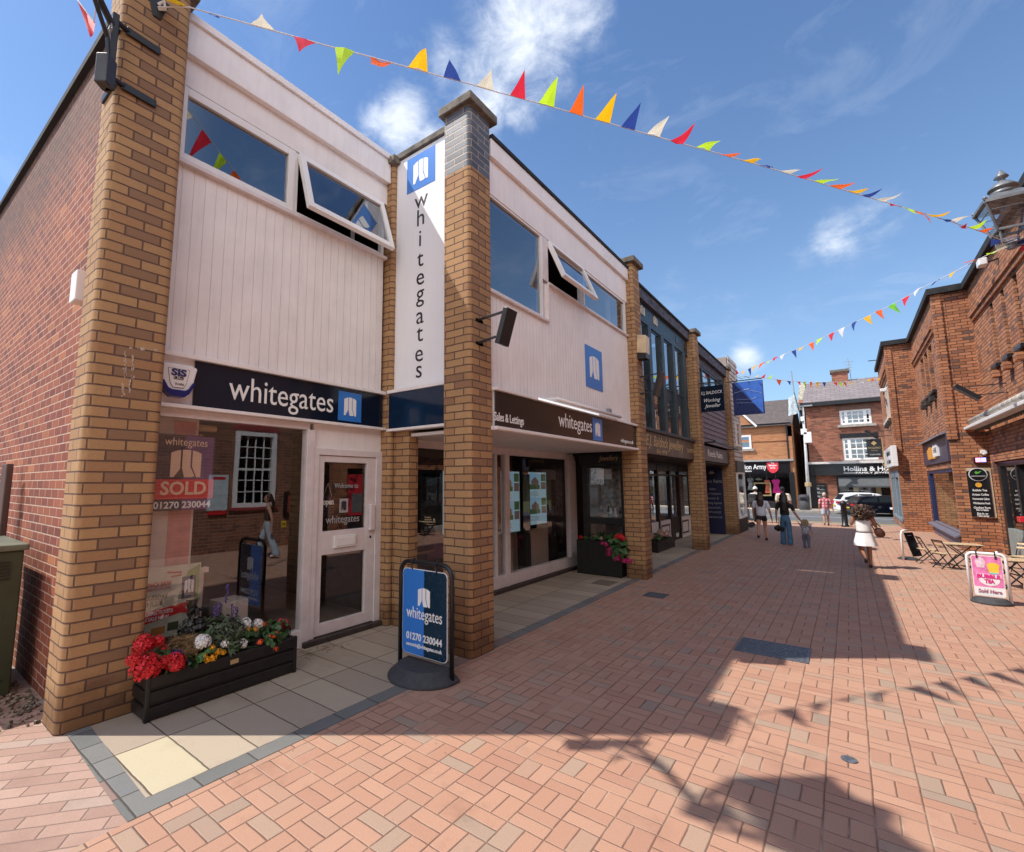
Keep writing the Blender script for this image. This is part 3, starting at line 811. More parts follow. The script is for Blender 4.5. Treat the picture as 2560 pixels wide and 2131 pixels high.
# ================================================================ signs and window displays of the estate agent
XB = -4.855
s = thing('fascia_sign', 'long navy fascia sign reading whitegates above the white shop door and window', 'sign', (XB, 1.93, 2.53))
MB().box(XB - 0.01, XB + 0.012, 1.935, 4.32, 2.532, 2.973).build('sign_board', MAT_NAVY, s, bevel=0.003)
XF = XB + 0.012
txt(s, 'whitegates', (XF, 2.895, 2.755), UY, UZ, 0.36, MAT_TXTW, width=1.26)
MB().box(XF, XF + 0.004, 3.6, 3.955, 2.565, 2.93).build('logo_square', MAT_BLUE, s)
gate_logo(s, (XF + 0.004, 3.778, 2.75), UY, UZ, 0.185, 0.23, MAT_TXTW)

s = thing('return_fascia', 'plain dark blue fascia panel under the tall white whitegates sign', 'sign', (-4.75, YP - 0.08, 2.51))
MB().box(-4.765, -3.55, YP - 0.075, YP + 0.02, 2.512, 2.983).build('sign_board', M('blue_black_sign', (.006, .022, .055), 0.1, var=0.1), s, bevel=0.003)
s = thing('vertical_sign', 'tall white panel with whitegates spelled downwards and a blue square logo', 'sign', (-4.72, YP, 3.03))
MB().box(-4.735, -3.56, YP - 0.012, YP + 0.02, 3.032, 6.35).build('sign_board', MAT_PANELW, s, bevel=0.003)
YF = YP - 0.012
c3 = Z(940, 200, 2.3)
q0, q1 = at(*c3(180, 560), 1, YF), at(*c3(341, 475), 1, YF)
lz1, lz0 = at(*c3(260, 420), 1, YF).z, at(*c3(260, 620), 1, YF).z
MB().box(q0.x, q1.x, YF - 0.004, YF, lz0, lz1).build('logo_square', MAT_BLUE, s)
gate_logo(s, ((q0.x + q1.x) / 2, YF - 0.004, (lz0 + lz1) / 2), UX, UZ, (q1.x - q0.x) * .52, (lz1 - lz0) * .62, MAT_TXTW)
ZL = [5.385, 5.09, 4.80, 4.55, 4.285, 4.03, 3.785, 3.565, 3.34, 3.13]
c3 = Z(940, 200, 2.3)
LP = [(260, 690), (257, 795), (254, 915), (255, 1030), (255, 1135), (254, 1230), (253, 1358), (252, 1460), (248, 1575), (247, 1668)]
for ch, (lx, ly) in zip('whitegates', LP):
    q = at(*c3(lx, ly), 1, YF)
    txt(s, ch, (q.x, YF, q.z), UX, UZ, 0.34, MAT_TXTD, valign='CENTER', name='letter')

XB2 = X2 + 0.09
s = thing('fascia_sign', 'long dark fascia sign over the arcade reading Sales and Lettings then whitegates', 'sign', (XB2, 4.52, 2.45))
MB().box(XB2, XB2 + 0.02, 4.53, 9.25, 2.447, 2.863).build('sign_board', MAT_CHAR, s, bevel=0.003)
XF2 = XB2 + 0.02
g3 = Z(1200, 960, 3.361)
def onf(x, y): return at(*g3(x, y), 0, XF2)
a = onf(120, 285); c_ = onf(367, 330)
txt(s, 'Sales & Lettings', (XF2, (a.y + c_.y) / 2, 2.555), UY, UZ, 0.14, MAT_TXTW, width=c_.y - a.y, bold=0.002)
a = onf(660, 300); c_ = onf(940, 385)
txt(s, 'whitegates', (XF2, (a.y + c_.y) / 2, 2.675), UY, UZ, 0.30, MAT_TXTW, width=c_.y - a.y)
a = onf(948, 380); c_ = onf(1026, 390)
MB().box(XF2, XF2 + 0.004, a.y, c_.y, 2.47, 2.83).build('logo_square', MAT_BLUE, s)
gate_logo(s, (XF2 + 0.004, (a.y + c_.y) / 2, 2.65), UY, UZ, (c_.y - a.y) * 0.5, 0.22, MAT_TXTW)
a = onf(1183, 480); c_ = onf(1288, 505)
txt(s, 'whitegates.co.uk', (XF2, (a.y + c_.y) / 2, 2.54), UY, UZ, 0.1, MAT_TXTW, width=c_.y - a.y)

e3 = Z(1200, 340, 2.648)
s = thing('logo_panel', 'blue rectangular logo panel fixed on the white upper boarding', 'sign', (X2, 7.6, 3.5))
q0 = at(*e3(695, 1362), 0, X2 + 0.03); q1 = at(*e3(815, 1680), 0, X2 + 0.03)
MB().box(X2 + 0.02, X2 + 0.03, q0.y, q1.y, 3.35, 4.06).build('panel', MAT_BLUE, s, bevel=0.003)
gate_logo(s, (X2 + 0.03, (q0.y + q1.y) / 2, 3.72), UY, UZ, (q1.y - q0.y) * 0.55, 0.38, MAT_TXTW)

# lights over the signs
s = thing('sign_light', 'white strip light on arms above the dark arcade fascia sign', 'light', (XF2, 6.6, 2.9))
MB().tube([(XF2 + 0.10, 5.85, 2.93), (XF2 + 0.10, 8.2, 2.93)], 0.028, 10).build('tube', MAT_WHITE2, s, smooth=True)
MB().bar((X2, 5.9, 2.96), (XF2 + 0.1, 5.9, 2.945), 0.03).bar((X2, 8.1, 2.96), (XF2 + 0.1, 8.1, 2.945), 0.03).build('bracket', MAT_WHITE2, s)
MB().box(XF2 + 0.0, XF2 + 0.045, 5.45, 7.4, 2.878, 2.90).build('lamp_cover', emis('lit_tube', (.9, .97, 1.0), 0.45), s)
tag(MB().box(X2 + 0.02, X2 + 0.07, 8.05, 8.17, 2.98, 3.08).build('junction_box', MAT_STEEL, bevel=0.005), 'small grey box low on the white boarding above the sign light', 'box')

# alarm box
s = thing('alarm_box', 'white shield shaped alarm box with blue base lettered SIS', 'alarm', (-4.86, 1.77, 2.7))
sh = [(-.165, .14), (-.11, .155), (.11, .155), (.165, .14), (.135, -.02), (.085, -.115), (.05, -.14), (-.05, -.14), (-.085, -.115), (-.135, -.02)]
MB().prism([(a * 1.0, b) for a, b in sh], (-4.865, 1.775, 2.745), UY, UZ, UX, 0.075).build('case', MAT_WHITE2, s, bevel=0.015, seg=3)
sb = [(-.146, -.01), (-.122, -.01), (-.085, -.075), (-.055, -.09), (.055, -.09), (.085, -.075), (.122, -.01), (.146, -.01), (.098, -.115), (.055, -.152), (-.055, -.152), (-.098, -.115)]
MB().prism(sb, (-4.86, 1.775, 2.745), UY, UZ, UX, 0.088).build('strobe_lens', M('blue_lens', (.012, .02, .16), 0.15, var=0), s)
sp = [(-.095, .11), (.095, .11), (.07, -.03), (.045, -.07), (-.045, -.07), (-.07, -.03)]
MB().prism(sp, (-4.79, 1.775, 2.745), UY, UZ, UX, 0.003).build('label_outline', M('thin_line', (.1, .1, .13), 0.5), s)
MB().prism([(a * .95, b * .95 + .002) for a, b in sp], (-4.788, 1.775, 2.745), UY, UZ, UX, 0.003).build('label', MAT_WHITE2, s)
txt(s, 'SIS', (-4.784, 1.775, 2.815), UY, UZ, 0.085, M('alarm_ink', (.03, .03, .14), 0.5), width=0.13, bold=0.004)
txt(s, 'UK LTD', (-4.784, 1.775, 2.765), UY, UZ, 0.036, MAT_TXTD, width=0.085, bold=0.002)
txt(s, '01606', (-4.784, 1.785, 2.71), UY, UZ, 0.03, MAT_TXTD)

# window displays
XD = -4.96
s = thing('sold_board', 'black and purple board with SOLD on a red band behind the shop window', 'poster', (XD, 1.7, 1.54))
MB().box(XD - 0.01, XD, 1.675, 2.22, 1.55, 2.26).build('board', M('board_black', (.02, .016, .025), 0.4), s)
MB().box(XD, XD + 0.003, 1.94, 2.2, 1.55, 2.255).build('purple_stripe', M('board_purple', (.13, .06, .16), 0.4), s)
MB().box(XD + 0.003, XD + 0.006, 1.675, 2.22, 1.655, 1.84).build('red_band', MAT_RED, s)
PEACH = M('peach_lettering', (.78, .52, .36), 0.5, var=0.02)
txt(s, 'whitegates', (XD + 0.005, 1.95, 2.19), UY, UZ, 0.105, PEACH, width=0.38)
gate_logo(s, (XD + 0.005, 1.955, 1.99), UY, UZ, 0.27, 0.26, PEACH)
txt(s, 'SOLD', (XD + 0.006, 1.95, 1.75), UY, UZ, 0.17, PEACH, width=0.4, bold=0.004)
txt(s, '01270 230044', (XD + 0.005, 1.95, 1.598), UY, UZ, 0.085, MAT_TXTW, width=0.5, bold=0.002)
s = thing('window_partition', 'pale cream partition panel standing inside the left of the window', 'partition', (-5.03, 1.7, 0.1))
MB().box(-5.06, -5.03, 1.66, 2.08, 0.1, 2.45).build('panel', MAT_CREAM, s)
MB().box(-5.03, -5.026, 1.86, 2.06, 1.0, 2.4).build('pink_strip', M('pink_strip', (.62, .28, .24), 0.5), s)
MB().box(-5.06, -4.99, 1.66, 2.24, 0.94, 0.985).box(-5.04, -5.0, 2.02, 2.2, 0.2, 0.94).build('shelf', MAT_CREAM, s)
s = thing('event_poster', 'pale show poster with red band leaning inside the lower left window', 'poster', (XD + 0.03, 1.7, 0.42))
x = XD + 0.03
MB().box(x - 0.008, x, 1.675, 2.14, 0.43, 1.05).build('sheet', M('poster_paper', (.55, .56, .44), 0.6), s)
MB().prism([(1.675, .57), (1.98, .62), (2.06, .60), (2.02, .66), (2.05, .71), (1.675, .67)], (x, 0, 0), UY, UZ, UX, 0.002).build('red_ribbon', MAT_RED, s)
MB().prism([(1.95, .75), (2.13, .72), (2.13, 1.04), (2.03, .99)], (x, 0, 0), UY, UZ, UX, 0.0025).build('green_panel', M('poster_green', (.22, .32, .10), 0.6), s)
MB().box(x, x + 0.004, 1.98, 2.1, 0.74, 0.94).build('advert', M('advert_navy', (.03, .05, .10), 0.5), s)
gate_logo(s, (x + 0.005, 2.04, 0.85), UY, UZ, 0.08, 0.12, MAT_TXTW)
RI = M('red_ink', (.45, .05, .04), 0.5); DI = M('dark_green_ink', (.07, .09, .05), 0.5)
txt(s, 'TWICH SHOW', (x + 0.002, 1.79, 0.90), UY, UZ, 0.055, RI, width=0.2, bold=0.002)
txt(s, 'REATH COLLEGE', (x + 0.002, 1.79, 0.862), UY, UZ, 0.032, RI, width=0.19)
txt(s, 'DNESDAY', (x + 0.002, 1.775, 0.79), UY, UZ, 0.06, DI, width=0.18, bold=0.001)
txt(s, '9 JULY', (x + 0.002, 1.76, 0.735), UY, UZ, 0.06, DI, width=0.14, bold=0.001)
txt(s, 'Y BIRD TICKETS', (x + 0.003, 1.80, 0.655), UY, UZ, 0.042, MAT_TXTW, width=0.23, bold=0.001)
txt(s, 'N SALE NOW', (x + 0.003, 1.785, 0.608), UY, UZ, 0.042, MAT_TXTW, width=0.2, bold=0.001)
MB().tube([(x + .0, 1.97, .985), (x, 1.9, .99), (x, 1.85, 1.0)], .008, 6).tube([(x, 1.97, .96), (x, 1.88, .955)], .007, 6).build('sheaf_mark', RI, s)
MB().box(x, x + .003, 1.75, 1.86, .47, .53).build('sponsor_mark', M('orange_mark', (.5, .22, .06), .5), s)
MB().box(x, x + .003, 1.88, 1.97, .48, .55).build('sponsor_mark', DI, s)
s = thing('strip_light', 'pale yellow strip light fitting inside the top left of the shop window', 'light', (-5.3, 1.9, 2.3))
MB().box(-5.25, -5.17, 1.66, 2.33, 2.335, 2.40).box(-5.25, -5.17, 1.66, 2.20, 2.25, 2.30).build('fitting', M('cream_fitting', (.72, .52, .24), .5), s, bevel=.02)
s = thing('window_stand', 'tall pale plinth inside the middle of the shop window', 'plinth', (-5.5, 2.7, .06))
MB().box(-5.55, -5.25, 2.52, 2.80, .06, .55).box(-5.58, -5.22, 2.49, 2.83, .06, .12).build('plinth_block', MAT_CREAM, s, bevel=.008)
tag(MB().lathe([(.05, 0), (.085, .30), (.08, .30), (.05, .02)], (-4.99, 2.08, .42), 14).build('wicker_vase', M('brown_wicker', (.09, .055, .035), .7, var=.5, scale=40)), 'brown speckled vase standing inside the window beside the show poster', 'vase')
# door stickers
s = thing('open_sign', 'small dark hanging sign lettered open inside the door glass', 'sign', (X1 - 0.015, 3.55, 1.5))
MB().box(X1 - 0.016, X1 - 0.008, 3.46, 3.63, 1.40, 1.64).build('board', MAT_NAVY, s)
MB().bar((X1 - .025, 3.48, 1.63), (X1 - .025, 3.55, 1.80), .004).bar((X1 - .025, 3.61, 1.63), (X1 - .025, 3.55, 1.80), .004).build('cord', MAT_GREYT, s)
txt(s, 'open', (X1 - 0.006, 3.545, 1.575), UY, UZ, 0.10, MAT_TXTW, width=0.15, bold=0.003)
s = thing('door_lettering', 'pale vinyl welcome lettering and gate logo on the door glass', 'lettering', (X1 + 0.003, 3.8, 1.3))
txt(s, 'Welcome to', (X1 + 0.004, 3.80, 1.765), UY, UZ, 0.085, MAT_GREYT, width=0.36)
txt(s, 'whitegates', (X1 + 0.004, 3.76, 1.36), UY, UZ, 0.13, MAT_GREYT, width=0.5)
MB().box(X1 + .002, X1 + .004, 3.70, 3.83, 1.44, 1.61).build('logo_square', MAT_GREYT, s)
gate_logo(s, (X1 + 0.004, 3.765, 1.525), UY, UZ, 0.07, 0.11, MAT_TXTD)

# property displays in the arcade window
SKYB = emis('screen_sky', (.22, .42, .58), 0.2); SCR = emis('screen_white', (.30, .48, .58), 0.22); GRN = emis('screen_green', (.05, .10, .04), 0.2); BRN = emis('screen_house', (.14, .10, .09), 0.2)
def display(y0, y1, z0, z1, label):
    s = thing('property_display', label, 'display', (XS - 0.2, y0, z0), 'lit property displays in the window')
    x = XS - 0.2; w = y1 - y0; h = z1 - z0
    MB().box(x - 0.03, x, y0 - .02, y1 + .02, z0 - .02, z1 + .02).build('case', MAT_BLACK, s)
    MB().box(x, x + .002, y0, y1, z0, z1).build('sheet', SCR, s)
    for zz in (z0 + h * .67, z0 + h * .2):
        MB().box(x + .002, x + .004, y0 + w * .03, y0 + w * .66, zz, zz + h * .31).build('photo', SKYB, s)
        MB().prism([(y0 + w * .05, zz), (y0 + w * .62, zz), (y0 + w * .62, zz + h * .08), (y0 + w * .05, zz + h * .1)], (x + .004, 0, 0), UY, UZ, UX, .001).build('lawn', GRN, s)
        MB().prism([(y0 + w * .15, zz + h * .08), (y0 + w * .55, zz + h * .08), (y0 + w * .55, zz + h * .17), (y0 + w * .36, zz + h * .24), (y0 + w * .15, zz + h * .17)], (x + .005, 0, 0), UY, UZ, UX, .001).build('house_picture', BRN, s)
        for q in (0, 1):
            MB().box(x + .002, x + .004, y0 + w * .7, y1 - w * .03, zz + h * .16 * q, zz + h * .16 * q + h * .14).build('small_photo', GRN if q else BRN, s)
        for q in range(4):
            MB().box(x + .002, x + .003, y0 + w * .06, y0 + w * (.5 + .08 * (q % 2)), zz - h * .05 - q * h * .025, zz - h * .043 - q * h * .025).build('text_line', MAT_GREYT, s)
display(5.62, 6.28, 1.02, 1.98, 'lit blue property display seen between the two brick piers')
display(7.2, 7.82, .90, 2.0, 'lit blue property display left of the black column in the arcade window')
display(8.15, 8.85, .98, 2.0, 'lit blue property display right of the black column in the arcade window')
tag(MB().box(XS - .32, XS - .12, 7.9, 8.08, .07, 1.96).build('display_column', MAT_BLACK, bevel=.01), 'black upright column between two lit displays in the arcade window', 'column')
tag(MB().box(XS - .5, XS - .45, 7.1, 9.35, .07, .86).build('low_partition', MAT_CREAM, bevel=.01), 'low pale office partition behind the arcade window', 'partition')
tag(MB().box(XS - .55, XS - .5, 5.6, 6.3, .62, 1.0).build('toilet_board', M('plum_board', (.16, .06, .10), .5)), 'plum coloured board low in the window between the brick piers', 'board')
d = thing('office_desk', 'round topped office desk with a mug behind the first arcade window', 'desk', (XS - .9, 5.4, .07))
MB().lathe([(0, .70), (.5, .70), (.5, .735), (0, .735)], (XS - .75, 5.3, .07), 24).build('desk_top', M('desk_wood', (.25, .13, .06), .4), d)
MB().tube([(XS - .75, 5.3, .07), (XS - .75, 5.3, .77)], .04, 10).build('leg', MAT_BLACK, d)
tag(MB().lathe([(0, 0), (.05, 0), (.05, .11), (0, .11)], (XS - .6, 5.15, .806), 14).build('mug', MAT_GREYT), 'grey mug on the round desk in the arcade window', 'mug')
# ================================================================ jeweller's unit
jw = thing('jeweller_shop', 'terrace shop with dark teal tall windows and peeling fascia behind the white shop', 'building', (-5, 9.7, 0))
X3 = -3.30
pier(jw, -3.44, -3.07, 14.18, 14.62, 5.95, MAT_PIER2, capw=0.07)
MB().box(X3 - .1, X3 + .10, 9.68, 14.18, 5.74, 5.98).build('peeling_fascia', MAT_PEEL, jw)
MB().box(X3 - .1, X3 + .13, 9.68, 14.18, 5.98, 6.03).box(-12, X3 - .1, 9.6, 14.6, 5.94, 5.99).build('roof_edge', MAT_FELT, jw)
MB().box(X3 - .1, X3 + .02, 9.68, 14.18, 5.30, 5.74).build('dark_fascia', MAT_TEAL, jw)
LITF = M('pale_fitting', (.62, .58, .5), .5)
for yy, lit in ((10.42, 1), (11.32, 1), (13.12, 0), (14.0, 0)):
    b = MB()
    if lit:
        frame((X3 + .02, yy - .12, 5.47), UY, UZ, .26, .17, .03, 0, .03, UX)
        for q in (yy - .12, yy - .01, yy + .10): b.box(X3 + .02, X3 + .04, q, q + .03, 5.46, 5.64)
        b.box(X3 + .02, X3 + .039, yy - .12, yy + .0, 5.625, 5.645).box(X3 + .02, X3 + .039, yy - .0, yy + .13, 5.455, 5.475)
    else:
        b.box(X3 + .02, X3 + .03, yy - .09, yy + .09, 5.44, 5.6)
    b.build('fascia_light', LITF if lit else MAT_BLACK, jw)  # fascia lights: pale colour stands in for the two lit ones
mul = [9.70, 10.78, 11.74, 12.68, 13.70]
for k, yy in enumerate(mul):
    MB().box(X3 - .1, X3 + .055, yy - .10, yy + .10, 2.93, 5.30).build('mullion', MAT_TEAL, jw, bevel=.01)
for a, c in zip(mul, mul[1:] + [14.20]):
    w = c - a - .2
    MB().box(X3 - .08, X3 - .02, a + .1, c - .1, 3.82, 4.04).build('spandrel', MAT_TEAL, jw)
    f = frame((X3 - .02, a + .1, 4.04), UY, UZ, w, 1.26, (.02, .03, .03, .05), -.05, .015, UX).build('window_frame', MAT_TEAL, jw)
    pane((X3 - .02, a + .1, 4.04), UY, UZ, w, 1.26, .02, 0, UX).build('pane', MAT_GLASSU, f)
    f = frame((X3 - .02, a + .1, 2.95), UY, UZ, w, .87, (.02, .03, .03, .03), -.05, .015, UX).build('window_frame', MAT_TEAL, jw)
    pane((X3 - .02, a + .1, 2.95), UY, UZ, w, .87, .02, 0, UX).build('pane', MAT_GLASSU, f)
MB().box(X3 - .1, X3 + .10, 9.68, 14.18, 2.88, 2.95).build('window_ledge', MAT_TEAL, jw, bevel=.01)
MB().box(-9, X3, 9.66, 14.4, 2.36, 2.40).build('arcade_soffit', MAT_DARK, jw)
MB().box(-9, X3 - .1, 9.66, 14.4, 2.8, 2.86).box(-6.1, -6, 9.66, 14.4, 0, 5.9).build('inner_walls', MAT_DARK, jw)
# projecting display window beside the arcade, facing the viewer
XR0, XR1, YR = -4.52, -3.56, 9.76
b = MB()
b.box(XR0, XR0 + .12, YR, YR + .1, 0, 2.4).box(XR1 - .12, XR1, YR, YR + .1, 0, 2.4).box(XR0 + .12, XR1 - .12, YR + .001, YR + .1, 2.1, 2.4).box(XR0 + .12, XR1 - .12, YR + .001, YR + .1, .93, 1.06).box(XR0 + .12, XR1 - .12, YR + .001, YR + .1, 0, .45)
b.box(XR1 - .1, XR1, YR + .1, 10.9, 0, .45).box(XR1 - .1, XR1, YR + .1, 10.9, 2.1, 2.4).box(XR1 - .1, XR1, 10.8, 10.9, .45, 2.1)
b.build('display_window_frame', MAT_DKTIMBER, jw, bevel=.006)
MB().poly([(XR0 + .12, YR + .05, .45), (XR1 - .12, YR + .05, .45), (XR1 - .12, YR + .05, .93), (XR0 + .12, YR + .05, .93)]).poly([(XR0 + .12, YR + .05, 1.06), (XR1 - .12, YR + .05, 1.06), (XR1 - .12, YR + .05, 2.1), (XR0 + .12, YR + .05, 2.1)]).poly([(XR1 - .05, YR + .1, .45), (XR1 - .05, 10.8, .45), (XR1 - .05, 10.8, 2.1), (XR1 - .05, YR + .1, 2.1)]).build('display_glass', MAT_GLASS, jw)
MB().box(XR0, XR1 - .12, YR + .12, 10.9, .40, .45).box(XR0, XR1 - .12, YR + .12, 10.9, 1.03, 1.06).box(XR0, XR1 - .1, 10.85, 10.9, .4, 2.4).box(XR0 - .02, XR0, YR + .1, 10.9, 0, 2.4).build('display_shelf', M('display_grey', (.22, .22, .21), .6), jw)
MB().box(XR0 + .02, XR1 - .16, 10.72, 10.73, 1.1, 2.05).build('display_curtain', M('silver_curtain', (.42, .43, .42), .5, var=.4, scale=12), jw)
for k in range(22):
    px_, py_ = random.uniform(XR0 + .2, XR1 - .2), random.uniform(YR + .2, 10.4); hh = random.uniform(.04, .10)
    zz = 1.061 if k < 16 else .451
    j = thing('jewellery_stand', 'small pale jewellery stand crowded on the shelf of the dark display window', 'display stand', (px_, py_, zz), 'jewellery stands in the dark display window')
    MB().box(px_ - .05, px_ + .05, py_ - .03, py_ + .03, zz, zz + hh).build('block', random.choice([MAT_WHITE2, MAT_CREAM, MAT_GREYT]), j, bevel=.006)
    MB().lathe([(.035, 0), (.03, .05), (.012, .09), (.02, .12), (0.002, .14)], (px_, py_, zz + hh), 10).build('bust', random.choice([MAT_WHITE2, MAT_GREYT, MAT_BLACK]), j, smooth=True)
tag(MB().box(XR0 + .3, XR1 - .32, YR + .055, YR + .06, 1.86, 2.07).build('window_notice', MAT_WHITE2), 'white notice at the top of the dark jewellery display window', 'notice')
s = thing('shop_sign', 'small black box sign with gold Jewellery lettering over the display window', 'sign', (-4, 9.7, 2.2))
MB().box(-4.5, -3.56, 9.60, 9.75, 2.16, 2.40).build('sign_box', MAT_BLACK, s, bevel=.008)
txt(s, 'Jewellery', (-3.85, 9.60, 2.29), UX, UZ, .15, MAT_GOLD, width=.42, shear=.25)
# main shopfront set back under the arcade
XJ = -4.40
b = MB()
for yy in (10.95, 12.4, 13.7, 14.52, 15.72, 16.75, 18.2):
    b.box(XJ - .05, XJ + .05, yy - .055, yy + .055, 0, 2.36)
b.box(XJ - .05, XJ + .04, 10.9, 18.25, 2.14, 2.36).box(XJ - .05, XJ + .04, 10.9, 18.25, 1.98, 2.04)
b.build('shopfront_frame', MAT_DKTIMBER, jw)
MB().poly([(XJ, 10.9, .6), (XJ, 18.2, .6), (XJ, 18.2, 2.36), (XJ, 10.9, 2.36)]).build('shop_window', MAT_GLASS, jw)
MB().box(XJ - .05, XJ + .02, 10.9, 15.7, 0, .66).box(XJ - .05, XJ + .02, 16.8, 18.2, 0, .66).build('stall_riser', MAT_WHITE, jw)
MB().box(XJ - .04, XJ + .021, 15.75, 16.75, 0, .7).box(XJ - .04, XJ + .02, 15.75, 15.85, .7, 2.0).box(XJ - .04, XJ + .02, 16.65, 16.75, .7, 2.0).build('door', MAT_DKTIMBER, jw)
MB().box(XJ + .021, XJ + .03, 16.2, 16.45, .08, .2).build('kick_plate', MAT_WHITE2, jw)
for a, c in ((14.72, 15.55), (16.95, 17.75)):
    frame((XJ + .02, a, .12), UY, UZ, c - a, .42, .05, 0, .006, UX).build('panel_moulding', M('plum_line', (.05, .02, .05), .5), jw)
tag(MB().box(XJ - .2, XJ - .18, 16.85, 18.15, .68, 2.0).build('display_board', M('grey_lilac_board', (.34, .32, .38), .5, var=.5, scale=7)), 'grey lilac display board behind the jeweller window right of the door', 'board')
tag(MB().box(XJ - .3, XJ - .28, 13.1, 13.65, .68, 1.95).build('display_board', M('pale_display_card', (.5, .53, .5), .5, var=.4, scale=7)), 'pale display card behind the jeweller window left of the door', 'board')
pier(jw, -4.4, -3.95, 18.22, 18.6, 2.36, MAT_PIER2, cap=False, name='brick_pilaster')
s = thing('fascia_sign', 'brown fascia with gold script reading E.J. Baldock Jewellery', 'sign', (X3, 9.7, 2.4))
MB().box(X3 - .02, X3 + .04, 9.69, 14.17, 2.40, 2.875).build('sign_board', M('brown_sign', (.085, .06, .05), .4, var=.15, scale=2), s)
def scr(body, x0, y0, x1, y1, z, size, mat, shear=.35, **k):
    f = Z(1560, 1000, 3.8); a = at(*f(x0, y0), 0, X3 + .04); c = at(*f(x1, y1), 0, X3 + .04)
    return txt(s, body, (X3 + .042, (a.y + c.y) / 2, z), UY, UZ, size, mat, width=c.y - a.y, shear=shear, **k)
scr('E.J. Baldock Jewellery', 210, 430, 565, 500, 2.68, .34, MAT_GOLD)
scr('Est 1976', 310, 490, 410, 505, 2.475, .12, MAT_GOLD)
scr('Tel: 625378', 595, 490, 668, 505, 2.62, .15, MAT_GOLD, 0)

# ================================================================ letting agent's unit
rr = thing('letting_agent_shop', 'terrace shop with lilac grey clapboards and a navy banner, second from the far end', 'building', (-5, 14.6, 0))
X4 = -3.25
pier(rr, -3.50, -3.10, 18.95, 19.35, 5.80, MAT_PIER2, capw=0.07)
MB().box(X4 - .1, X4 + .12, 14.62, 18.95, 5.52, 5.80).build('peeling_fascia', MAT_PEEL, rr)
MB().box(X4 - .1, X4 + .15, 14.62, 18.95, 5.80, 5.84).box(-12, X4 - .1, 14.4, 19.3, 5.76, 5.8).build('roof_edge', MAT_FELT, rr)
MB().box(X4 - .1, X4 + .03, 14.62, 18.95, 5.25, 5.52).build('pale_fascia', MAT_PEEL, rr)
f = frame((X4, 14.62, 4.45), UY, UZ, 4.33, .8, .05, -.08, .02, UX).build('window_frame', MAT_TEAL, rr)
for a in (15.6, 16.7, 17.8): MB().box(X4 - .08, X4 + .02, a, a + .09, 4.5, 5.2).build('mullion', MAT_TEAL, f)
pane((X4, 14.62, 4.45), UY, UZ, 4.33, .8, .05, -.02, UX).build('pane', MAT_GLASSU, f)
MAT_LILAC = M('lilac_grey_paint', (.19, .155, .19), .7, var=.15, scale=4, dirt=.3)
b = MB(); z = 2.95
while z < 4.44:
    b.prism([(0, 0), (.035, 0), (.012, .16), (0, .16)], (X4 - .01, 14.62, z), UX, UZ, UY, 4.33); z += .155
b.build('clapboards', MAT_LILAC, rr)
MB().tube([(X4 + .32, 15.2, 2.96), (X4 + .32, 18.9, 2.9)], .035, 8).bar((X4, 15.4, 2.95), (X4 + .32, 15.4, 2.95), .04).bar((X4, 18.7, 2.9), (X4 + .32, 18.7, 2.9), .04).build('awning_roller', MAT_BLACK, rr)
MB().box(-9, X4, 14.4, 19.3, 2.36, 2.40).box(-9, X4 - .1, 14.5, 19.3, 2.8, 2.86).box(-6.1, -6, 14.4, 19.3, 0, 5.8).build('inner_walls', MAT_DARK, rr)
s = thing('fascia_sign', 'dull purple fascia with pale Reeds Rains lettering', 'sign', (X4, 14.7, 2.42))
MB().box(X4 - .03, X4 + .03, 14.63, 18.94, 2.42, 2.86).build('sign_board', M('purple_grey_sign', (.06, .045, .06), .4), s)
txt(s, 'Reeds Rains', (X4 + .032, 16.75, 2.65), UY, UZ, .30, MAT_TXTW, width=2.1)
s = thing('banner_board', 'tall navy Reeds Rains banner standing between two brick piers', 'sign', (-4, 18.5, 0))
BYY = 18.66; BXC = at(*Z(1560, 1000, 3.8)(845, 900), 1, BYY).x
MB().box(at(*Z(1560, 1000, 3.8)(770, 900), 1, BYY).x - .3, at(*Z(1560, 1000, 3.8)(945, 900), 1, BYY).x, BYY, BYY + .04, .02, 2.3).build('board', M('banner_navy', (.008, .012, .055), .4), s)
txt(s, 'Reeds Rains', (BXC, BYY, 1.82), UX, UZ, .17, MAT_GREYT, width=.62)
for k, (t_, w_) in enumerate((('Sales', .2), ('Free Valuations', .5), ('Estate &', .36), ('Letting Agents', .52), ('Nantwich', .42), ('01270 626222', .45), ('reedsrains.co.uk', .5))):
    txt(s, t_, (BXC, BYY, 1.55 - k * .16), UX, UZ, .1, MAT_GREYT, width=w_)
gate = MB().prism([(-.1, 0), (-.02, .1), (0, .02), (.02, .1), (.1, 0), (.02, -.03), (-.02, -.03)], (BXC, BYY, 2.1), UX, UZ, -UY, .003).build('emblem', MAT_GREYT, s)

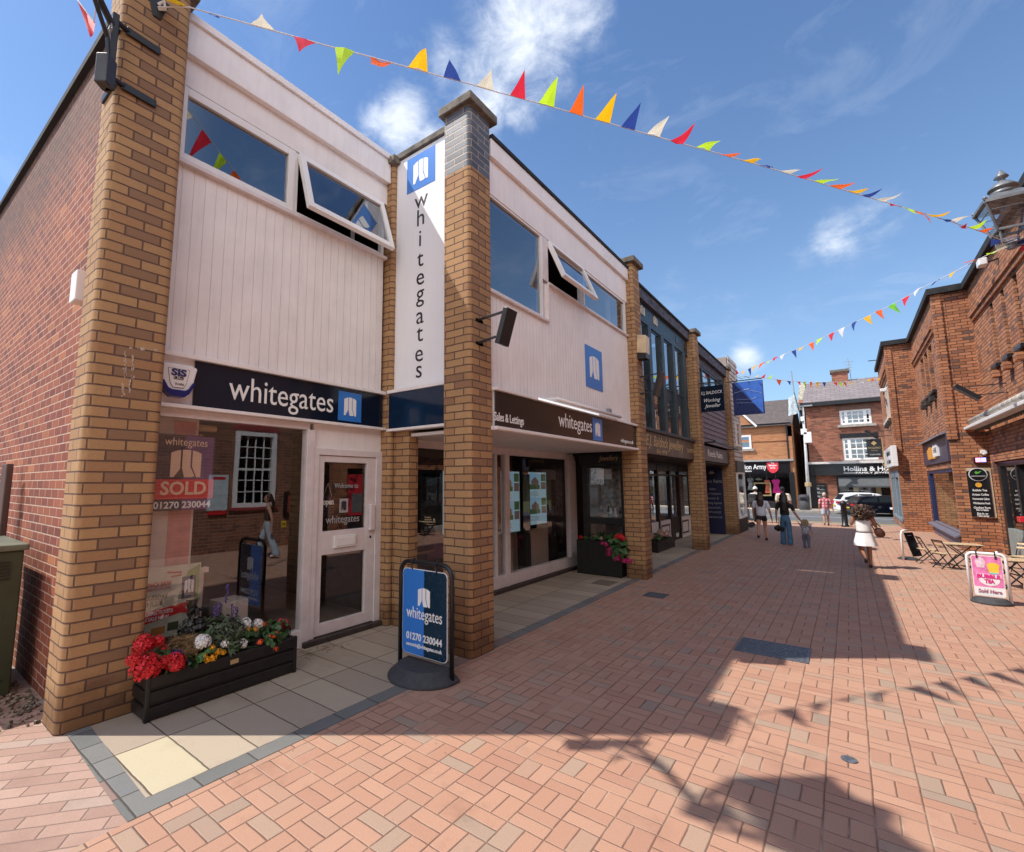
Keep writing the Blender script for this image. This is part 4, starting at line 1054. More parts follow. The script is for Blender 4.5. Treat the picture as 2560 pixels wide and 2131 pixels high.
# hanging signs
a5 = Z(1560, 640, 4.37)
s = thing('hanging_sign', 'dark navy hanging board lettered E.J. Baldock Working Jeweller', 'sign', (-2.75, 14.3, 3.7))
q0 = at(*a5(828, 1432), 1, 14.3); q1 = at(*a5(1085, 1405), 1, 14.3)
MB().box(q0.x, q1.x, 14.285, 14.315, 3.70, 4.41).build('board', MAT_NAVY, s, bevel=.004)
xm = (q0.x + q1.x) / 2
txt(s, 'E.J. BALDOCK', (xm, 14.285, 4.22), UX, UZ, .12, MAT_TXTW, width=.52)
txt(s, 'Working', (xm, 14.285, 4.01), UX, UZ, .14, MAT_TXTW, width=.40, shear=.4)
txt(s, 'Jeweller', (xm, 14.285, 3.86), UX, UZ, .14, MAT_TXTW, width=.40, shear=.4)
MB().bar((-3.1, 14.3, 4.5), (q1.x, 14.3, 4.5), .03).bar((q0.x + .1, 14.3, 4.5), (q0.x + .1, 14.3, 4.4), .015).bar((q1.x - .1, 14.3, 4.5), (q1.x - .1, 14.3, 4.4), .015).tube([(-3.07, 14.3, 4.85), (-2.85, 14.3, 4.62), (q1.x, 14.3, 4.51)], .012, 6).build('bracket', MAT_BLACK, s)
s = thing('hanging_sign', 'large royal blue hanging panel with a pale diagonal at the far end of the terrace', 'sign', (-2.45, 18.5, 4.06))
q0 = at(*a5(1180, 1392), 1, 18.5); q1 = at(*a5(1505, 1350), 1, 18.5)
MB().box(q0.x, q1.x + .02, 18.49, 18.53, 4.05, 5.19).build('board', M('royal_navy', (.006, .016, .11), .3), s, bevel=.004)
MB().prism([(q0.x + .05, 5.18), (q1.x - .02, 4.06), (q1.x + .01, 5.18)], (0, 18.49, 0), UX, UZ, -UY, .004).build('diagonal_stripe', M('royal_blue', (.04, .13, .50), .3), s)
MB().tube([(q0.x + .03, 18.48, 4.82), (q0.x + .5, 18.48, 4.93)], .008, 6).tube([(q0.x + .35, 18.48, 4.93), (q1.x - .05, 18.48, 4.75)], .006, 6).tube([(q0.x + .1, 18.48, 4.60), (q0.x + .6, 18.48, 4.56), (q1.x - .2, 18.48, 4.62)], .006, 6).tube([(q0.x + .1, 18.48, 4.48), (q0.x + .6, 18.48, 4.44)], .006, 6).build('line_drawing', M('pale_blue_line', (.35, .45, .7), .5), s)
MB().bar((-3.1, 18.51, 5.24), (q1.x, 18.51, 5.24), .03).tube([(q0.x + .1, 18.51, 5.3), (q0.x + .2, 18.51, 5.36), (q0.x + .3, 18.51, 5.3), (q0.x + .42, 18.51, 5.36), (q0.x + .54, 18.51, 5.3)], .01, 6).build('bracket', MAT_BLACK, s)

# end shop with white boards
ew = thing('end_shop', 'narrow end shop with pale weatherboards and a white framed window', 'building', (-5, 19.4, 0))
MAT_WB = M('pale_weatherboard', (.50, .45, .42), .7, var=.15, scale=5)
b = MB(); z = 2.55
while z < 6.3:
    b.prism([(0, 0), (.04, 0), (.014, .17), (0, .17)], (-3.14, 19.38, z), UX, UZ, UY, 1.75)
    b.box(-9, -3.14, 21.1, 21.14, z, z + .168); z += .168
b.build('weatherboards', MAT_WB, ew)
MB().box(-9, -3.16, 19.36, 21.1, 2.2, 6.34).build('upper_wall', M('end_wall', (.3, .25, .22), .9), ew)
MB().box(-9, -3.10, 19.36, 21.16, 0, .5).build('dark_plinth', MAT_DARK, ew)
MB().box(-3.15, -3.05, 19.37, 20.95, 2.15, 2.55).build('shop_fascia', M('fascia_dark', (.05, .05, .05), .5), ew)
f = frame((-3.1, 19.45, .5), UY, UZ, 1.5, 1.66, .07, -.06, .03, UX).build('window_frame', MAT_WHITE2, ew)
pane((-3.1, 19.45, .5), UY, UZ, 1.5, 1.66, .07, 0, UX).build('pane', MAT_GLASS, f)
MB().box(-4.2, -4.15, 19.4, 21, .5, 2.2).build('blind', MAT_WHITE, ew)
f = frame((-3.09, 19.8, 3.1), UY, UZ, .8, .9, .06, -.03, .03, UX).build('window_frame', MAT_WHITE2, ew)
pane((-3.09, 19.8, 3.1), UY, UZ, .8, .9, .06, 0, UX).build('pane', MAT_GLASSU, f)

# wall fittings on the piers
def slab_light(x, y, z0, z1, dx, label, tilt=.12, length=.42):
    s = thing('wall_light', label, 'light', (x, y, z0))
    MB().bar((x - dx, y, z1), (x, y, z1 + .02), .022).bar((x - dx, y, z0), (x - tilt, y, z0 + .03), .022).box(x - dx - .02 * (1 if dx > 0 else -1), x - dx, y - .04, y + .10, z1 - .02, z1 + .02).box(x - dx - .02 * (1 if dx > 0 else -1), x - dx, y - .04, y + .10, z0 - .02, z0 + .02).build('bracket', MAT_BLACK, s)
    d = Vector((-tilt, 0, -(z1 - z0) - .10)).normalized(); n = UY.cross(d)
    MB().obox(Vector((x + tilt * .25, y - .02, z1 + .06)), UY, d, n, (0, length), (0, (z1 - z0) + .13), (-.03, .03)).build('lamp_body', MAT_BLACK, s, bevel=.006)
slab_light(-2.80, 4.22, 3.36, 3.63, .36, 'black slab light on two arms fixed to the tall corner pier', length=.2)
slab_light(-2.72, 9.42, 3.52, 3.86, .35, 'black slab light on two arms on the pier beside the teal windows', length=.25)
q = at(1598, 864, 1, 9.42)
s = thing('alarm_box', 'cream box alarm with dark base on the pier right of the white boarding', 'alarm', (q.x, 9.4, q.z))
MB().prism([(-.10, -.16), (.10, -.20), (.11, .16), (-.06, .2)], (-3.0, 9.32, q.z), UX, UZ, UY, .24).build('case', M('cream_plastic', (.66, .52, .33), .4), s, bevel=.015)
MB().box(-3.09, -2.90, 9.33, 9.55, q.z - .3, q.z - .185).build('base', MAT_BLACK, s, bevel=.01)
# ================================================================ stepped orange brick building on the right
rb = thing('stepped_brick_building', 'orange red brick building on the right stepping out towards the far end', 'building', (3, 18, 0))
XA, XBB, XC, YA, YC, ZT = 1.50, 2.23, 2.92, 24.0, 18.15, 7.0
u6 = Z(2160, 400, 2.9125); v6 = Z(2160, 960, 2.9125)
winsC = [(15.85, 16.13), (14.85, 15.12), (13.85, 14.15), (12.85, 13.15), (11.3, 12.2)]
holes = [(a, c, 4.46, 5.9) for a, c in winsC] + [(9.9, 17.82, 0.0, 2.28)]
wall('wall_near', MAT_RBRICK, rb, 0, XC, .25, 9.8, YC, 0, ZT, holes)
winsB = [(21.55, 22.0), (20.75, 21.2), (19.9, 20.35)]
winsB = [(21.35, 22.05), (20.35, 21.05), (19.35, 20.05)]
wall('wall_middle', MAT_RBRICK, rb, 0, XBB, .25, YC + .2, YA, 0, ZT, [(a, c, 4.45, 5.85) for a, c in winsB] + [(18.35, 23.75, .42, 2.15)])
wall('wall_far', MAT_RBRICK, rb, 0, XA, .25, YA + .2, 29.4, 0, ZT, [(24.3, 27.5, 4.3, 5.85), (24.15, 28.4, .3, 2.2)])
b = MB()
wall('', None, None, 1, YA, .2, XA, XBB, 0, ZT, b=b, build=False); wall('', None, None, 1, YC, .2, XBB, XC, 0, ZT, b=b, build=False)
wall('', None, None, 1, 29.6, -.2, XA, 12, 0, ZT, b=b, build=False); wall('', None, None, 1, 9.6, .2, XC, 12, 0, ZT, b=b, build=False)
b.build('step_walls', MAT_RBRICK, rb)
# quoin-like corner strips that the brickwork shows at every step
for (x, y) in ((XA, YA), (XBB, YC)):
    MB().box(x - .035, x + .16, y - .035, y + .16, 2.9, ZT - .02).build('corner_strip', MAT_RBRICK, rb, bevel=.004)
for nm, x, y0, y1 in (('a', XC, 9.6, 17.9), ('b', XBB, 18.5, 23.75), ('c', XA, 24.2, 28.2)):
    MB().box(x - .05, x, y0, y1, 5.96, 6.08).box(x - .09, x, y0, y1, 6.08, 6.2).build('brick_band', MAT_RBRICK, rb)
b = MB()
b.box(XC - .12, XC + .3, 9.6, YC - .1, ZT - .06, ZT + .12).box(XBB - .12, XC + .3, YC - .12, YC + .2, ZT - .06, ZT + .121).box(XBB - .12, XBB + .3, YC + .2, YA - .12, ZT - .06, ZT + .12).box(XA - .12, XBB + .3, YA - .12, YA + .2, ZT - .06, ZT + .121).box(XA - .12, XA + .3, YA + .2, 29.6, ZT - .06, ZT + .12).box(XC + .3, 12, 9.7, 29.6, ZT - .05, ZT).box(XBB + .3, XC + .3, YC + .3, 29.6, ZT - .05, ZT).box(XA + .3, XBB + .3, YA + .3, 29.6, ZT - .05, ZT)
b.build('black_gutter', MAT_FELT, rb, bevel=.01)
b = MB().box(3.6, 3.7, 9.7, 29, 0, 6.9).box(XC + .1, 12, 9.7, 29.5, 2.7, 2.8)
b.build('inner_walls', MAT_DARK, rb)
MAT_GREYW = M('grey_window_paint', (.16, .17, .20), .5, var=.1)
for a, c in winsC:
    f = frame((XC + .16, c, 4.46), -UY, UZ, c - a, 1.44, .04, -.04, .04, -UX).build('window_frame', MAT_BLACK, rb)
    pane((XC + .16, c, 4.46), -UY, UZ, c - a, 1.44, .04, 0, -UX).build('pane', MAT_GLASSU, f)
    MB().box(XC - .10, XC + .15, a - .1, c + .1, 4.37, 4.46).build('window_sill', MAT_BLACK, rb, bevel=.01)
    MB().box(XC - .14, XC, a + .0, a + .12, 4.16, 4.3).box(XC - .14, XC, c - .12, c - .0, 4.16, 4.3).build('sill_corbel', MAT_RBRICK, rb)
for a, c in winsB:
    f = frame((XBB + .12, c, 4.45), -UY, UZ, c - a, 1.4, .06, -.04, .04, -UX).build('window_frame', MAT_GREYW, rb)
    MB().box(XBB + .08, XBB + .12, a + .06, c - .06, 5.15, 5.2).build('transom', MAT_GREYW, f)
    pane((XBB + .12, c, 4.45), -UY, UZ, c - a, 1.4, .06, 0, -UX).build('pane', MAT_GLASSU, f)
MB().box(XBB - .10, XBB + .1, 19.25, 22.15, 4.37, 4.45).build('window_sill', MAT_BLACK, rb, bevel=.01)
for yy in (19.5, 20.55, 21.6): MB().box(XBB - .14, XBB, yy, yy + .35, 4.17, 4.3).build('sill_corbel', MAT_DARK, rb)
f = frame((XA + .12, 27.5, 4.3), -UY, UZ, 3.2, 1.55, .1, -.04, .08, -UX).build('window_frame', MAT_CREAM, rb)
for yy in (25.3, 26.4): MB().box(XA + .04, XA + .16, yy, yy + .1, 4.4, 5.75).build('mullion', MAT_CREAM, f)
pane((XA + .12, 27.5, 4.3), -UY, UZ, 3.2, 1.55, .1, 0, -UX).build('pane', MAT_GLASSU, f)
MB().box(XA - .1, XA + .1, 24.2, 27.6, 4.2, 4.3).build('window_sill', MAT_CREAM, rb)
for yy in (24.5, 25.4, 26.3): MB().box(XA - .14, XA, yy, yy + .3, 4.0, 4.12).build('sill_corbel', MAT_DARK, rb)
# grey shopfront in the far step
MAT_SLATEB = M('slate_blue_paint', (.20, .25, .29), .45, var=.08)
b = MB().box(XA - .02, XA + .1, 24.15, 24.45, .3, 2.2).box(XA - .02, XA + .1, 25.8, 26.1, 0, 2.2).box(XA - .02, XA + .1, 28.1, 28.4, .3, 2.2).box(XA - .02, XA + .1, 24.45, 28.1, 1.95, 2.2).box(XA - .05, XA + .1, 24.15, 28.4, .3, .42).box(XA - .02, XA + .1, 26.95, 27.05, .42, 1.95)
b.build('grey_shopfront', MAT_SLATEB, rb, bevel=.01)
MB().poly([(XA + .05, 24.45, .42), (XA + .05, 28.1, .42), (XA + .05, 28.1, 1.95), (XA + .05, 24.45, 1.95)]).build('shop_window', MAT_GLASS, rb)
# middle shop: navy frame, olive wall seen through the glass
MAT_NAVYF = M('navy_frame', (.02, .03, .10), .4)
b = MB().box(XBB + .02, XBB + .12, 23.45, 23.72, .42, 2.15).box(XBB + .02, XBB + .12, 18.36, 18.46, .42, 2.15).box(XBB + .02, XBB + .121, 18.46, 23.45, 2.06, 2.15)
b.build('window_surround', MAT_NAVYF, rb)
MB().prism([(0, .40), (.22, .30), (.22, .34), (0, .46)], (XBB + .1, 18.2, 0), -UX, UZ, UY, 5.6).build('sloping_sill', M('lead_sill', (.13, .13, .17), .5), rb)
MB().box(XBB - .01, XBB, 18.3, 23.6, 0.05, .3).build('lower_panel', M('dusk_panel', (.12, .11, .16), .6), rb)
MB().poly([(XBB + .08, 18.46, .42), (XBB + .08, 23.45, .42), (XBB + .08, 23.45, 2.06), (XBB + .08, 18.46, 2.06)]).build('shop_window', MAT_GLASSP, rb)
MB().box(XBB + .14, 3.55, 23.5, 23.6, .3, 2.3).build('window_return', brick('tan_brick', [(0, (.30, .2, .09)), (1, (.42, .3, .13))], (.5, .42, .28), .36, .118, .02), rb)
MB().box(XBB + .7, XBB + .75, 18.4, 23.5, .3, 2.3).build('olive_back', M('olive_wall', (.36, .38, .15), .7), rb)
MB().box(XBB + .02, XBB + .06, 18.38, 23.7, 2.15, 2.33).build('brick_sill_course', MAT_RBRICK, rb)
b = MB().box(XC + .06, XC + .16, 17.55, 17.82, 0, 2.26).box(XC + .06, XC + .16, 9.9, 17.55, 2.16, 2.26).box(XC + .06, XC + .16, 16.1, 16.25, 0, 2.16).box(XC + .06, XC + .16, 14.9, 15.0, 0, 2.16).box(XC + .06, XC + .16, 12.9, 13.0, 0, 2.16)
b.build('shopfront_frame', MAT_BLACK, rb)
MB().box(XC + .05, XC + .17, 16.25, 17.55, 0, .66).build('glass_riser', M('grey_green_panel', (.25, .31, .31), .4), rb)
MB().poly([(XC + .11, 16.25, .66), (XC + .11, 17.55, .66), (XC + .11, 17.55, 2.16), (XC + .11, 16.25, 2.16)]).poly([(XC + .11, 10.0, .3), (XC + .11, 14.9, .3), (XC + .11, 14.9, 2.16), (XC + .11, 10.0, 2.16)]).build('shop_window', MAT_GLASS, rb)
MB().obox((XC + .1, 16.1, 0), Vector((.75, -.66, 0)).normalized(), UZ, Vector((.66, .75, 0)).normalized(), (0, 1.0), (0, 2.15), (0, .05)).build('open_door', MAT_BLACK, rb)
MB().box(XC + .02, XC + .1, 9.9, 17.8, 2.28, 2.44).build('brick_lintel', MAT_RBRICK, rb)

# signs and fittings of the right hand building
s = thing('box_sign', 'white projecting box sign with two lines of dark lettering on the far brick step', 'sign', (XA - .1, 26, 2.35))
MB().box(XA - .16, XA, 23.75, 28.9, 2.36, 3.12).build('box', MAT_WHITE2, s, bevel=.01)
txt(s, 'Nantwich', (XA - .16, 25.6, 2.9), -UY, UZ, .3, MAT_TXTD, width=2.1, bold=.01)
txt(s, 'Dry Cleaners', (XA - .16, 25.6, 2.58), -UY, UZ, .26, MAT_TXTD, width=2.1, bold=.01)
s = thing('fascia_sign', 'dark purple fascia with an orange and white logo above the olive window', 'sign', (XBB, 21, 2.5))
MB().box(XBB - .05, XBB, 18.35, 23.6, 2.34, 3.12).build('sign_board', M('aubergine_sign', (.05, .045, .085), .4), s, bevel=.01)
MB().prism([(0, 3.12), (.20, 3.04), (.20, 3.08), (0, 3.2)], (XBB, 18.35, 0), -UX, UZ, UY, 5.3).build('canopy_edge', M('lead_canopy', (.2, .2, .24), .5), s)
MB().prism([(20.75, 2.50), (21.95, 2.50), (22.05, 2.78), (21.7, 2.84), (21.3, 2.92), (20.9, 2.84)], (XBB - .05, 0, 0), UY, UZ, -UX, .05).build('orange_logo', M('orange_logo', (.75, .33, .04), .4), s)
MB().box(XBB - .10, XBB - .05, 19.75, 20.7, 2.54, 2.90).build('white_logo', MAT_TXTW, s)
txt(s, 'Hill', (XBB - .101, 20.2, 2.72), -UY, UZ, .24, MAT_TXTD, width=.6)
s = thing('menu_board', 'tall black menu board with round logo on the brick step right of the olive window', 'sign', (2.7, YC, .87))
MB().box(2.46, 2.905, YC - .04, YC, .87, 2.14).build('frame', M('pale_wood', (.5, .42, .3), .6), s)
MB().box(2.455, 2.86, YC - .055, YC - .04, .885, 2.06).build('board', MAT_CHAR, s)
MB().lathe([(0, 0), (.17, 0), (.17, .012), (0, .013)], (0, 0, 0), 28).build('tmp', MAT_TXTW)
o = bpy.data.objects['tmp']; o.name = 'logo_ring'; o.parent = s; o.rotation_euler = (R(90), 0, 0); o.location = Vector((2.66, YC - .055, 1.97)) - wloc(s)
o2 = MB().lathe([(0, 0), (.155, 0), (.155, .012), (0, .013)], (0, 0, 0), 28).build('logo_disc', MAT_CHAR, None); o2.parent = s; o2.rotation_euler = (R(90), 0, 0); o2.location = Vector((2.66, YC - .06, 1.97)) - wloc(s)
MB().prism([(-.06, .02), (-.03, .06), (0, .03), (.05, .06), (.07, .05), (.02, .0), (-.03, -.02)], (2.66, YC - .075, 2.0), UX, UZ, -UY, .004).build('leaf_emblem', M('leaf_green', (.12, .45, .06), .5), s)
MB().box(2.53, 2.79, YC - .078, YC - .074, 1.915, 1.94).build('logo_line', MAT_GREYT, s)
o3 = MB().lathe([(0, 0), (.06, 0), (.06, .01), (0, .011)], (0, 0, 0), 20).build('orange_badge', M('badge_orange', (.8, .42, .05), .4), None); o3.parent = s; o3.rotation_euler = (R(90), 0, 0); o3.location = Vector((2.65, YC - .055, 1.70)) - wloc(s)
for k, (t_, w_, zz) in enumerate((('Bubble Tea', .26, 1.57), ('Artisan Coffee', .30, 1.46), ('Homemade Cakes', .30, 1.35), ('Wholesome Food', .30, 1.24), ('Cheshire Farm', .30, 1.125), ('Ice Cream', .22, 1.07), ('Eat-in or', .2, .975), ('Take-away', .22, .92))):
    txt(s, t_, (2.66, YC - .056, zz - .01), UX, UZ, .072, MAT_TXTW, width=w_, bold=.002)
s = thing('lit_sign', 'small pink and blue lit sign above the menu board', 'sign', (2.75, YC, 2.28))
MB().box(2.62, 2.86, YC - .08, YC, 2.27, 2.42).build('case', MAT_BLACK, s)
MB().box(2.65, 2.74, YC - .084, YC - .08, 2.29, 2.40).build('pink_light', emis('pink_led', (1.0, .3, .5), 1.2), s)
MB().box(2.745, 2.84, YC - .084, YC - .08, 2.29, 2.40).build('blue_light', emis('blue_led', (.35, .3, 1.0), 1.2), s)
s = thing('security_camera', 'white dome camera above the small pink and blue lit sign', 'camera', (2.8, YC, 2.5))
MB().box(2.76, 2.88, YC - .1, YC, 2.5, 2.6).ball((2.82, YC - .06, 2.5), .05, 10).build('body', MAT_WHITE2, s, bevel=.01)
# awning cassette, nearest right
s = thing('awning', 'rolled white awning with dirty fabric over the bubble tea shop door', 'awning', (XC, 15, 3.2))
MB().tube([(XC - .25, 9.9, 3.36), (XC - .25, 18.3, 3.36)], .075, 10).build('roller', M('dirty_canvas', (.50, .46, .40), .8, var=.3, scale=9), s, smooth=True)
MB().box(XC - .40, XC - .16, 9.9, 18.55, 3.14, 3.22).build('front_rail', MAT_WHITE2, s, bevel=.015)
b = MB()
for k in range(40):
    y = 9.95 + k * .21
    b.prism([(0, 0), (.21, 0), (.21, -.05), (.105, -.09), (0, -.05)], (XC - .2, y, 3.14), UY, UZ, UX, .006)
b.build('valance', M('dark_valance', (.10, .09, .08), .9), s)
MB().box(XC - .16, XC, 10.5, 10.6, 3.1, 3.4).box(XC - .16, XC, 17.6, 17.7, 3.1, 3.4).build('bracket', MAT_BLACK, s)
def slab_light_r(x, y, z, label):
    s = thing('wall_light', label, 'light', (x, y, z))
    MB().bar((x, y, z + .2), (x - .75, y + .1, z + .2), .02).bar((x, y, z), (x - .45, y + .1, z), .02).build('bracket', MAT_BLACK, s)
    d = Vector((.35, 0, -.32)).normalized(); n = UY.cross(d)
    MB().obox(Vector((x - .80, y, z + .26)), UY, d, n, (0, .3), (0, .52), (-.04, .04)).build('lamp_body', MAT_BLACK, s, bevel=.006)
slab_light_r(XC, 15.6, 3.75, 'black slab light on arms above the awning on the right')
slab_light_r(XA, 25.5, 3.62, 'black slab light on arms on the far brick step above the box sign')
s = thing('wall_lamp', 'small white floodlight on the brick wall just below the street lantern', 'light', (2.6, 15, 6.3))
q = at(2455, 660, 0, XC - .25)
MB().box(XC - .32, XC - .18, q.y - .12, q.y + .12, q.z - .06, q.z + .1).build('head', MAT_WHITE2, s, bevel=.02)
MB().bar((XC - .2, q.y, q.z), (XC, q.y, q.z + .05), .03).build('arm', MAT_BLACK, s)
q = at(2204, 975, 0, XA - .2)
s = thing('security_camera', 'small pale camera on the far brick corner under the bunting', 'camera', (XA, q.y, q.z))
MB().box(XA - .25, XA - .05, q.y - .1, q.y + .1, q.z - .08, q.z + .04).bar((XA - .1, q.y, q.z + .03), (XA, q.y, q.z + .1), .03).build('body', MAT_WHITE2, s, bevel=.015)
tag(MB().bar(at(2170, 903, 1, 29), (XA, 29, at(2215, 898, 1, 29).z), .035).build('wall_pole', MAT_BLACK), 'thin dark pole sticking out from the far brick parapet', 'pole')
s = thing('hanging_sign', 'black hanging board with gold diamond emblem lettered MOZIMO on a gilt bracket', 'sign', (1.0, 27, 2.8))
MB().box(.745, 1.235, 26.98, 27.03, 2.82, 3.61).build('board', MAT_CHAR, s, bevel=.005)
txt(s, 'MOZIMO', (.99, 26.98, 3.22), UX, UZ, .12, MAT_GOLD, width=.40)
txt(s, 'HOME', (.99, 26.98, 3.11), UX, UZ, .05, MAT_GOLD, width=.2)
txt(s, '01270 619555', (.99, 26.98, 2.94), UX, UZ, .07, MAT_TXTW, width=.34)
MB().prism([(0, .1), (.1, 0), (0, -.1), (-.1, 0)], (.99, 26.98, 3.43), UX, UZ, -UY, .004).build('diamond_emblem', MAT_GOLD, s)
MB().tube([(1.27, 27, 2.2), (1.27, 27, 3.66), (.74, 27, 3.66)], .018, 8).tube([(1.27, 27, 2.4), (1.38, 27, 2.55), (1.27, 27, 2.7), (1.2, 27, 2.55), (1.27, 27, 2.4)], .012, 6).bar((1.27, 27, 3.0), (1.5, 27, 3.0), .03).build('gilt_bracket', MAT_GOLD, s)

# ================================================================ older brick building opposite, met in the shop window's reflection
op = thing('bank_building', 'older red brick building opposite with a white sash window and red fan arch', 'building', (3.3, 3, 0))
XO = 3.3
wall('wall', MAT_OPPBRICK, op, 0, XO, .25, -9, 9.58, 0, 7.4, [(6.38, 7.6, 1.14, 3.24)])
MB().box(XO + .3, 11, -9, 9.58, 7.3, 7.5).box(4.4, 4.5, -9, 9.58, 0, 7).box(XO, 11, -9, -8.9, 0, 7.4).build('roof', MAT_FELT, op)
f = frame((XO, 7.6, 1.14), -UY, UZ, 1.22, 2.1, .12, -.1, .04, -UX).build('sash_window', MAT_WHITE2, op)
b = MB()
for k in range(1, 4): b.box(XO + .02, XO + .06, 6.5 + k * .245 - .012, 6.5 + k * .245 + .012, 1.26, 3.12)
for k in range(1, 6): b.box(XO + .021, XO + .061, 6.5, 7.48, 1.26 + k * .31 - (.03 if k == 3 else .012), 1.26 + k * .31 + (.03 if k == 3 else .012))
b.build('glazing_bar', MAT_WHITE2, f)
MB().poly([(XO + .05, 7.48, 1.26), (XO + .05, 6.5, 1.26), (XO + .05, 6.5, 3.12), (XO + .05, 7.48, 3.12)]).build('pane', MAT_GLASSU, f)
RA = M('red_arch', (.35, .06, .06), .6)
b = MB(); pts = [(math.cos(R(20 + 140 * k / 12)) * .75, math.sin(R(20 + 140 * k / 12)) * .42 - .1) for k in range(13)]
b.prism([(-.68, .0)] + pts[::-1] + [(.68, .0)], (XO, 6.99, 3.26), -UY, UZ, -UX, .03)
for k in range(7): b.bar((XO - .03, 6.99, 3.26), (XO - .03, 6.99 + math.cos(R(25 + 130 * k / 6)) * .62, 3.26 + math.sin(R(25 + 130 * k / 6)) * .3), .03)
b.build('fan_arch', RA, op)
MB().box(XO - .06, XO, 6.3, 7.7, 1.06, 1.14).build('window_sill', RA, op)
s = thing('notice_board', 'dark framed red notice board on the old brick wall opposite', 'sign', (XO, 8.2, .85))
MB().box(XO - .06, XO, 7.9, 8.55, .84, 1.55).build('frame', MAT_DKTIMBER, s); MB().box(XO - .065, XO - .06, 8.0, 8.45, .95, 1.45).build('sheet', M('rust_sheet', (.35, .06, .04), .5), s)
s = thing('tariff_board', 'pale blue list board with red foot on the old brick wall opposite', 'sign', (XO, 6, 1))
MB().box(XO - .05, XO, 5.73, 6.24, 1.08, 2.02).build('board', M('pale_blue_board', (.55, .66, .7), .4), s, bevel=.01); MB().box(XO - .05, XO, 5.76, 6.22, .98, 1.075).build('red_foot', MAT_RED, s)
MB().box(XO - .055, XO - .05, 5.83, 6.15, 1.9, 1.97).build('red_badge', MAT_RED, s)
s = thing('hydrant_sign', 'small yellow hydrant plate lettered H on the old brick wall opposite', 'sign', (XO, 8.0, .6))
MB().box(XO - .012, XO, 7.85, 8.0, .52, .70).build('plate', M('hydrant_yellow', (.8, .55, .03), .5), s); txt(s, 'H', (XO - .013, 7.925, .61), -UY, UZ, .15, MAT_TXTD, width=.09, bold=.004)
s = thing('cash_machine', 'red cash machine panel set in the brick wall opposite the door', 'cash machine', (XC, 10.2, .7))
MB().box(XC - .06, XC, 9.92, 10.58, .75, 2.08).build('surround', M('cash_red', (.65, .03, .05), .4), s, bevel=.01); MB().box(XC - .07, XC - .06, 10.05, 10.45, .85, 1.45).build('screen', MAT_STEEL, s)
# ================================================================ across the far road
c7 = Z(1820, 880, 4.162)
YS, YH = 38.0, 39.0
def fs(x, y): return at(*c7(x, y), 1, YS)
def fh(x, y): return at(*c7(x, y), 1, YH)
MAT_ROOFT = M('dark_brown_tile', (.10, .08, .075), .8, var=.2, scale=5)
m_, nt_, b_, o_ = new_mat('grey_slate')
p_ = pos(nt_); x_, y_, z_ = nt_.sep(p_)[:3]
bt = nt_.node('ShaderNodeTexBrick'); nt_.put(bt.inputs['Vector'], nt_.comb(x_, nt_.m('MULTIPLY', z_, 1.0), 0.0))
bt.inputs['Color1'].default_value = (.21, .17, .17, 1); bt.inputs['Color2'].default_value = (.30, .25, .25, 1); bt.inputs['Mortar'].default_value = (.09, .075, .075, 1)
bt.inputs['Scale'].default_value = 1; bt.inputs['Brick Width'].default_value = .5; bt.inputs['Row Height'].default_value = .19; bt.inputs['Mortar Size'].default_value = .02
nt_.put(b_.inputs['Base Color'], nt_.mix(nt_.noise(p_, 2.0, 6), bt.outputs[0], (.16, .14, .14))); b_.inputs['Roughness'].default_value = .75
MAT_SLATE = m_
sa = thing('charity_shop', 'orange brick charity shop with black fascia beyond the road', 'building', (-4, YS, 0))
xe = fs(700, 1300).x; ze = fs(400, 755).z; zf0, zf1 = fs(400, 1258).z, fs(400, 1142).z; zr = at(*c7(500, 505), 1, YS + 4).z
wx0, wx1, wz0, wz1 = -5.9, fs(240, 900).x, fs(200, 1010).z, fs(200, 868).z
wall('front_wall', MAT_SABRICK, sa, 1, YS, .3, -14, xe, zf1, ze, [(wx0, wx1, wz0, wz1)])
wall('side_wall', MAT_SABRICK, sa, 0, xe, -.3, YS, YS + 8, 0, ze)
MB().box(xe - .28, xe + .0, YS - .12, YS, 0, ze - .9).box(-14, xe, YS - .05, YS, ze - 1.15, ze - 1.0).box(-14, xe, YS - .09, YS, ze - .2, ze).build('brick_trim', MAT_SABRICK, sa)
MB().prism([(YS - .25, ze - .02), (YS + 4.0, zr), (YS + 8, ze), (YS + 8, ze - .1), (YS + 4, zr - .15), (YS - .25, ze - .14)], (-14, 0, 0), UY, UZ, UX, 14 + xe + .1).build('roof', MAT_ROOFT, sa)
gx0, gx1 = fs(60, 760).x, fs(292, 750).x
MB().prism([(gx0 - 1.5, ze - .1), (gx1, ze - .1), (fs(225, 655).x - .7, fs(225, 600).z)], (0, YS - .1, 0), UX, UZ, UY, .6).build('gable', MAT_SABRICK, sa)
MB().bar((gx1 + .05, YS - .18, ze - .12), (fs(225, 655).x - .7, YS - .18, fs(225, 600).z + .05), .16, .12).box(gx0 - 1.5, gx1, YS - .2, YS - .1, ze - .16, ze - .05).build('bargeboard', MAT_WHITE2, sa)
f = frame((wx0, YS, wz0), UX, UZ, wx1 - wx0, wz1 - wz0, .12, -.06, .06, -UY).build('window_frame', MAT_WHITE2, sa)
MB().box(wx1 - .85, wx1 - .73, YS - .05, YS + .05, wz0 + .1, wz1 - .1).box(wx1 - .72, wx1 - .1, YS - .04, YS + .04, (wz0 + wz1) / 2 - .03, (wz0 + wz1) / 2 + .03).build('mullion', MAT_WHITE2, f)
pane((wx0, YS, wz0), UX, UZ, wx1 - wx0, wz1 - wz0, .1, 0, -UY).build('pane', MAT_GLASSU, f)
MB().box(wx0 - .1, wx1 + .15, YS - .12, YS, wz0 - .16, wz0).build('window_sill', MAT_KERB, sa)
